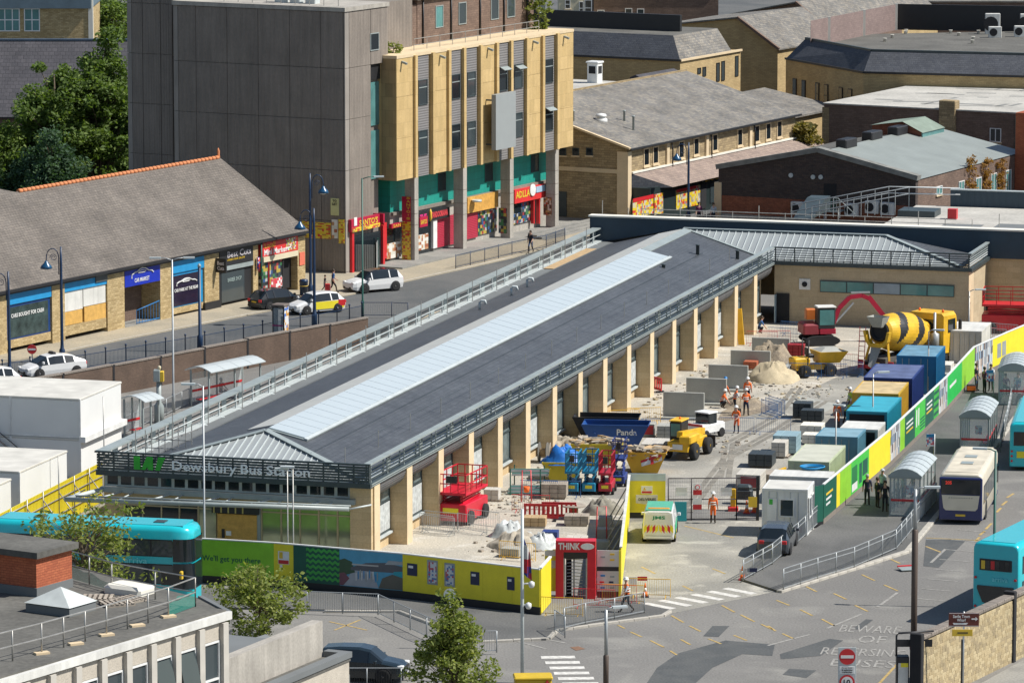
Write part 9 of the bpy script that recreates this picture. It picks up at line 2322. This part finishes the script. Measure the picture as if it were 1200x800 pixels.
# small lifting frames, tripod jib, cones, gas, generator
for u, v, lb in ((870, 679, 'traffic cone at the foot of the ramp railing'), (756, 699, 'traffic cone beside the safety notices'), (875, 601, 'traffic cone behind the mesh gates'), (884, 600, 'second cone behind the mesh gates')):
 t = thing('traffic_cone', lb, 'cone', S3(u, v, .01), 0, 'traffic cones'); MB().box(-.2, -.2, 0, .2, .2, .05).to('base', BLACK if v > 690 else RED, t); MB().lathe([(.15, .05), (.095, .3)], (0, 0, 0), 12).to('lower_cone', ORANGE, t); MB().lathe([(.095, .3), (.065, .5)], (0, 0, 0), 12).to('white_band', WHITE, t); MB().lathe([(.065, .5), (.03, .75)], (0, 0, 0), 12).to('upper_cone', ORANGE, t)
t = thing('generator', 'dark generator on a trolley behind the gates', 'generator', S3(872, 590), -R(10)); MB().cbox(-.5, -.35, .3, .5, .35, .9, .1).to('body', DKP, t); MB().cbox(-.45, -.3, .9, .45, .3, 1.15, .12).to('hood', STEEL_DK, t); [wheel(t, s_ * .5, 0, .25, .15, s_) for s_ in (-1, 1)]
t = thing('fuel_bowser', 'yellow standpipe frame beside the dark generator', 'frame', S3(859, 598)); MB().cbox(-.15, -.15, 0, .15, .15, 1.3, .03).to('column', YEL, t); MB().cbox(-.3, -.3, 0, .3, .3, .25, .04).to('base', RED, t)
for u, v, z0, lb in ((745, 699, 1.0, 'red prohibition notices hung on the yellow barrier'), (962, 606, .8, 'small notice at the top of the ramp railing'), (874, 678, .5, 'navy notice on the ramp railing')):
 t = thing('safety_notice', lb, 'notice', (*G(u, v), z0)); t.location.y -= .1; MB().box(-.35, -.02, -.35, .05, 0, .1).to('white_plate', WHITE, t); MB().box(.08, -.02, -.1, .6, 0, .12).to('red_plate', RED if z0 > .9 else NAVYS, t)
for u, v, r_, lb in ((617, 588, .0, 'red loading frame with an orange bucket'), (705, 632, 0, 'red raking prop behind the walkway')):
 t = thing('red_frame', lb, 'frame', S3(u, v)); MB().tube([(-.3, 0, 0), (-.25, 0, 1.9), (.25, 0, 1.9), (.3, 0, 0)], .035, 6).to('frame', RED, t)
 if u < 650: MB().lathe([(.14, .6), (.19, .95)], (0, -.1, 0), 10).to('bucket', ORANGE, t)
t = thing('roof_scaffold', 'small scaffold frame standing on the flat walkway of the station', 'scaffold', (*S.W(-14.5, 4.5), 4.67), -R(16))
for x in (-.2, .6, 1.4, 2.2):
 for y in (0, 1.0): MB().tube([(x, y, 0), (x, y, 1.5 + .3 * (x > 1))], .03, 5).to('standard', SCAF, t)
for z in (.5, 1.0): MB().tube([(-.4, 0, z), (2.6, 0, z)], .03, 5).to('ledger', SCAF, t)
for k_ in range(3): MB().tube([(.8 + .5 * k_, -.2, .9 + .15 * k_), (2.6 + .2 * k_, 1.0, 1.5 + .1 * k_)], .03, 5).to('raker', SCAF, t)
t = thing('corner_compound', 'grey palisade compound with green posts beside the tower foot', 'fence', S3(396, 318, UPZ + .1), -R(100))
p_ = [G3(u, v, UPZ + .1) for u, v in ((396, 317), (440, 318), (443, 312))]; o_ = Vector(p_[0]); t.rotation_euler = (0, 0, 0)
for a, b in zip(p_, p_[1:]):
 A, B_ = Vector(a) - o_, Vector(b) - o_; n = int((B_ - A).length / .17)
 for i in range(n): q_ = A.lerp(B_, (i + .5) / n); MB().rbox((q_.x, q_.y, 1.1), (.13, .03, 2.1), math.atan2(B_.y - A.y, B_.x - A.x)).to('pale', STEEL_GY, t)
 for q_ in (A, B_): MB().box(q_.x - .06, q_.y - .06, 0, q_.x + .06, q_.y + .06, 2.3).to('post', GREEN_P, t)
for u0, u1, vt, vb, m_ in ((354, 388, 259, 278, POSTER_Y), (389, 396, 257, 279, POSTER_F), (397, 403.5, 257, 285, POSTER_Y)): yb(bl, Y, YC - .12, u0, vt, vb, u1, .0, .05, 'menu_panel', m_)
b = yb(bl, Y, YC - .12, 388, 232, 252, 397.5, .02, .08, 'to_let_board', paint('to_let_yellow', (.62, .60, .28), .5)); ytext(bl, b, YC - .205, 'TO', BLACK, .5, .85, .5, .14, .03); ytext(bl, b, YC - .205, 'LET', BLACK, .5, .66, .6, .14, .03)
for u, v, lb in ((356, 346, 'dark blue litter bin by the mini market corner'), (318.5, 486, 'black bin beside the lane railing')):
 if u > 330: t = thing('litter_bin', lb, 'bin', G3(u, v, UPZ + .1)); MB().lathe([(.3, 0), (.32, 1.0), (.34, 1.02), (.3, 1.2), (.1, 1.25)], (0, 0, 0), 12).to('body', BLUE_POST, t); MB().lathe([(.325, .7), (.325, .75)], (0, 0, 0), 12).to('band', GOLD, t)
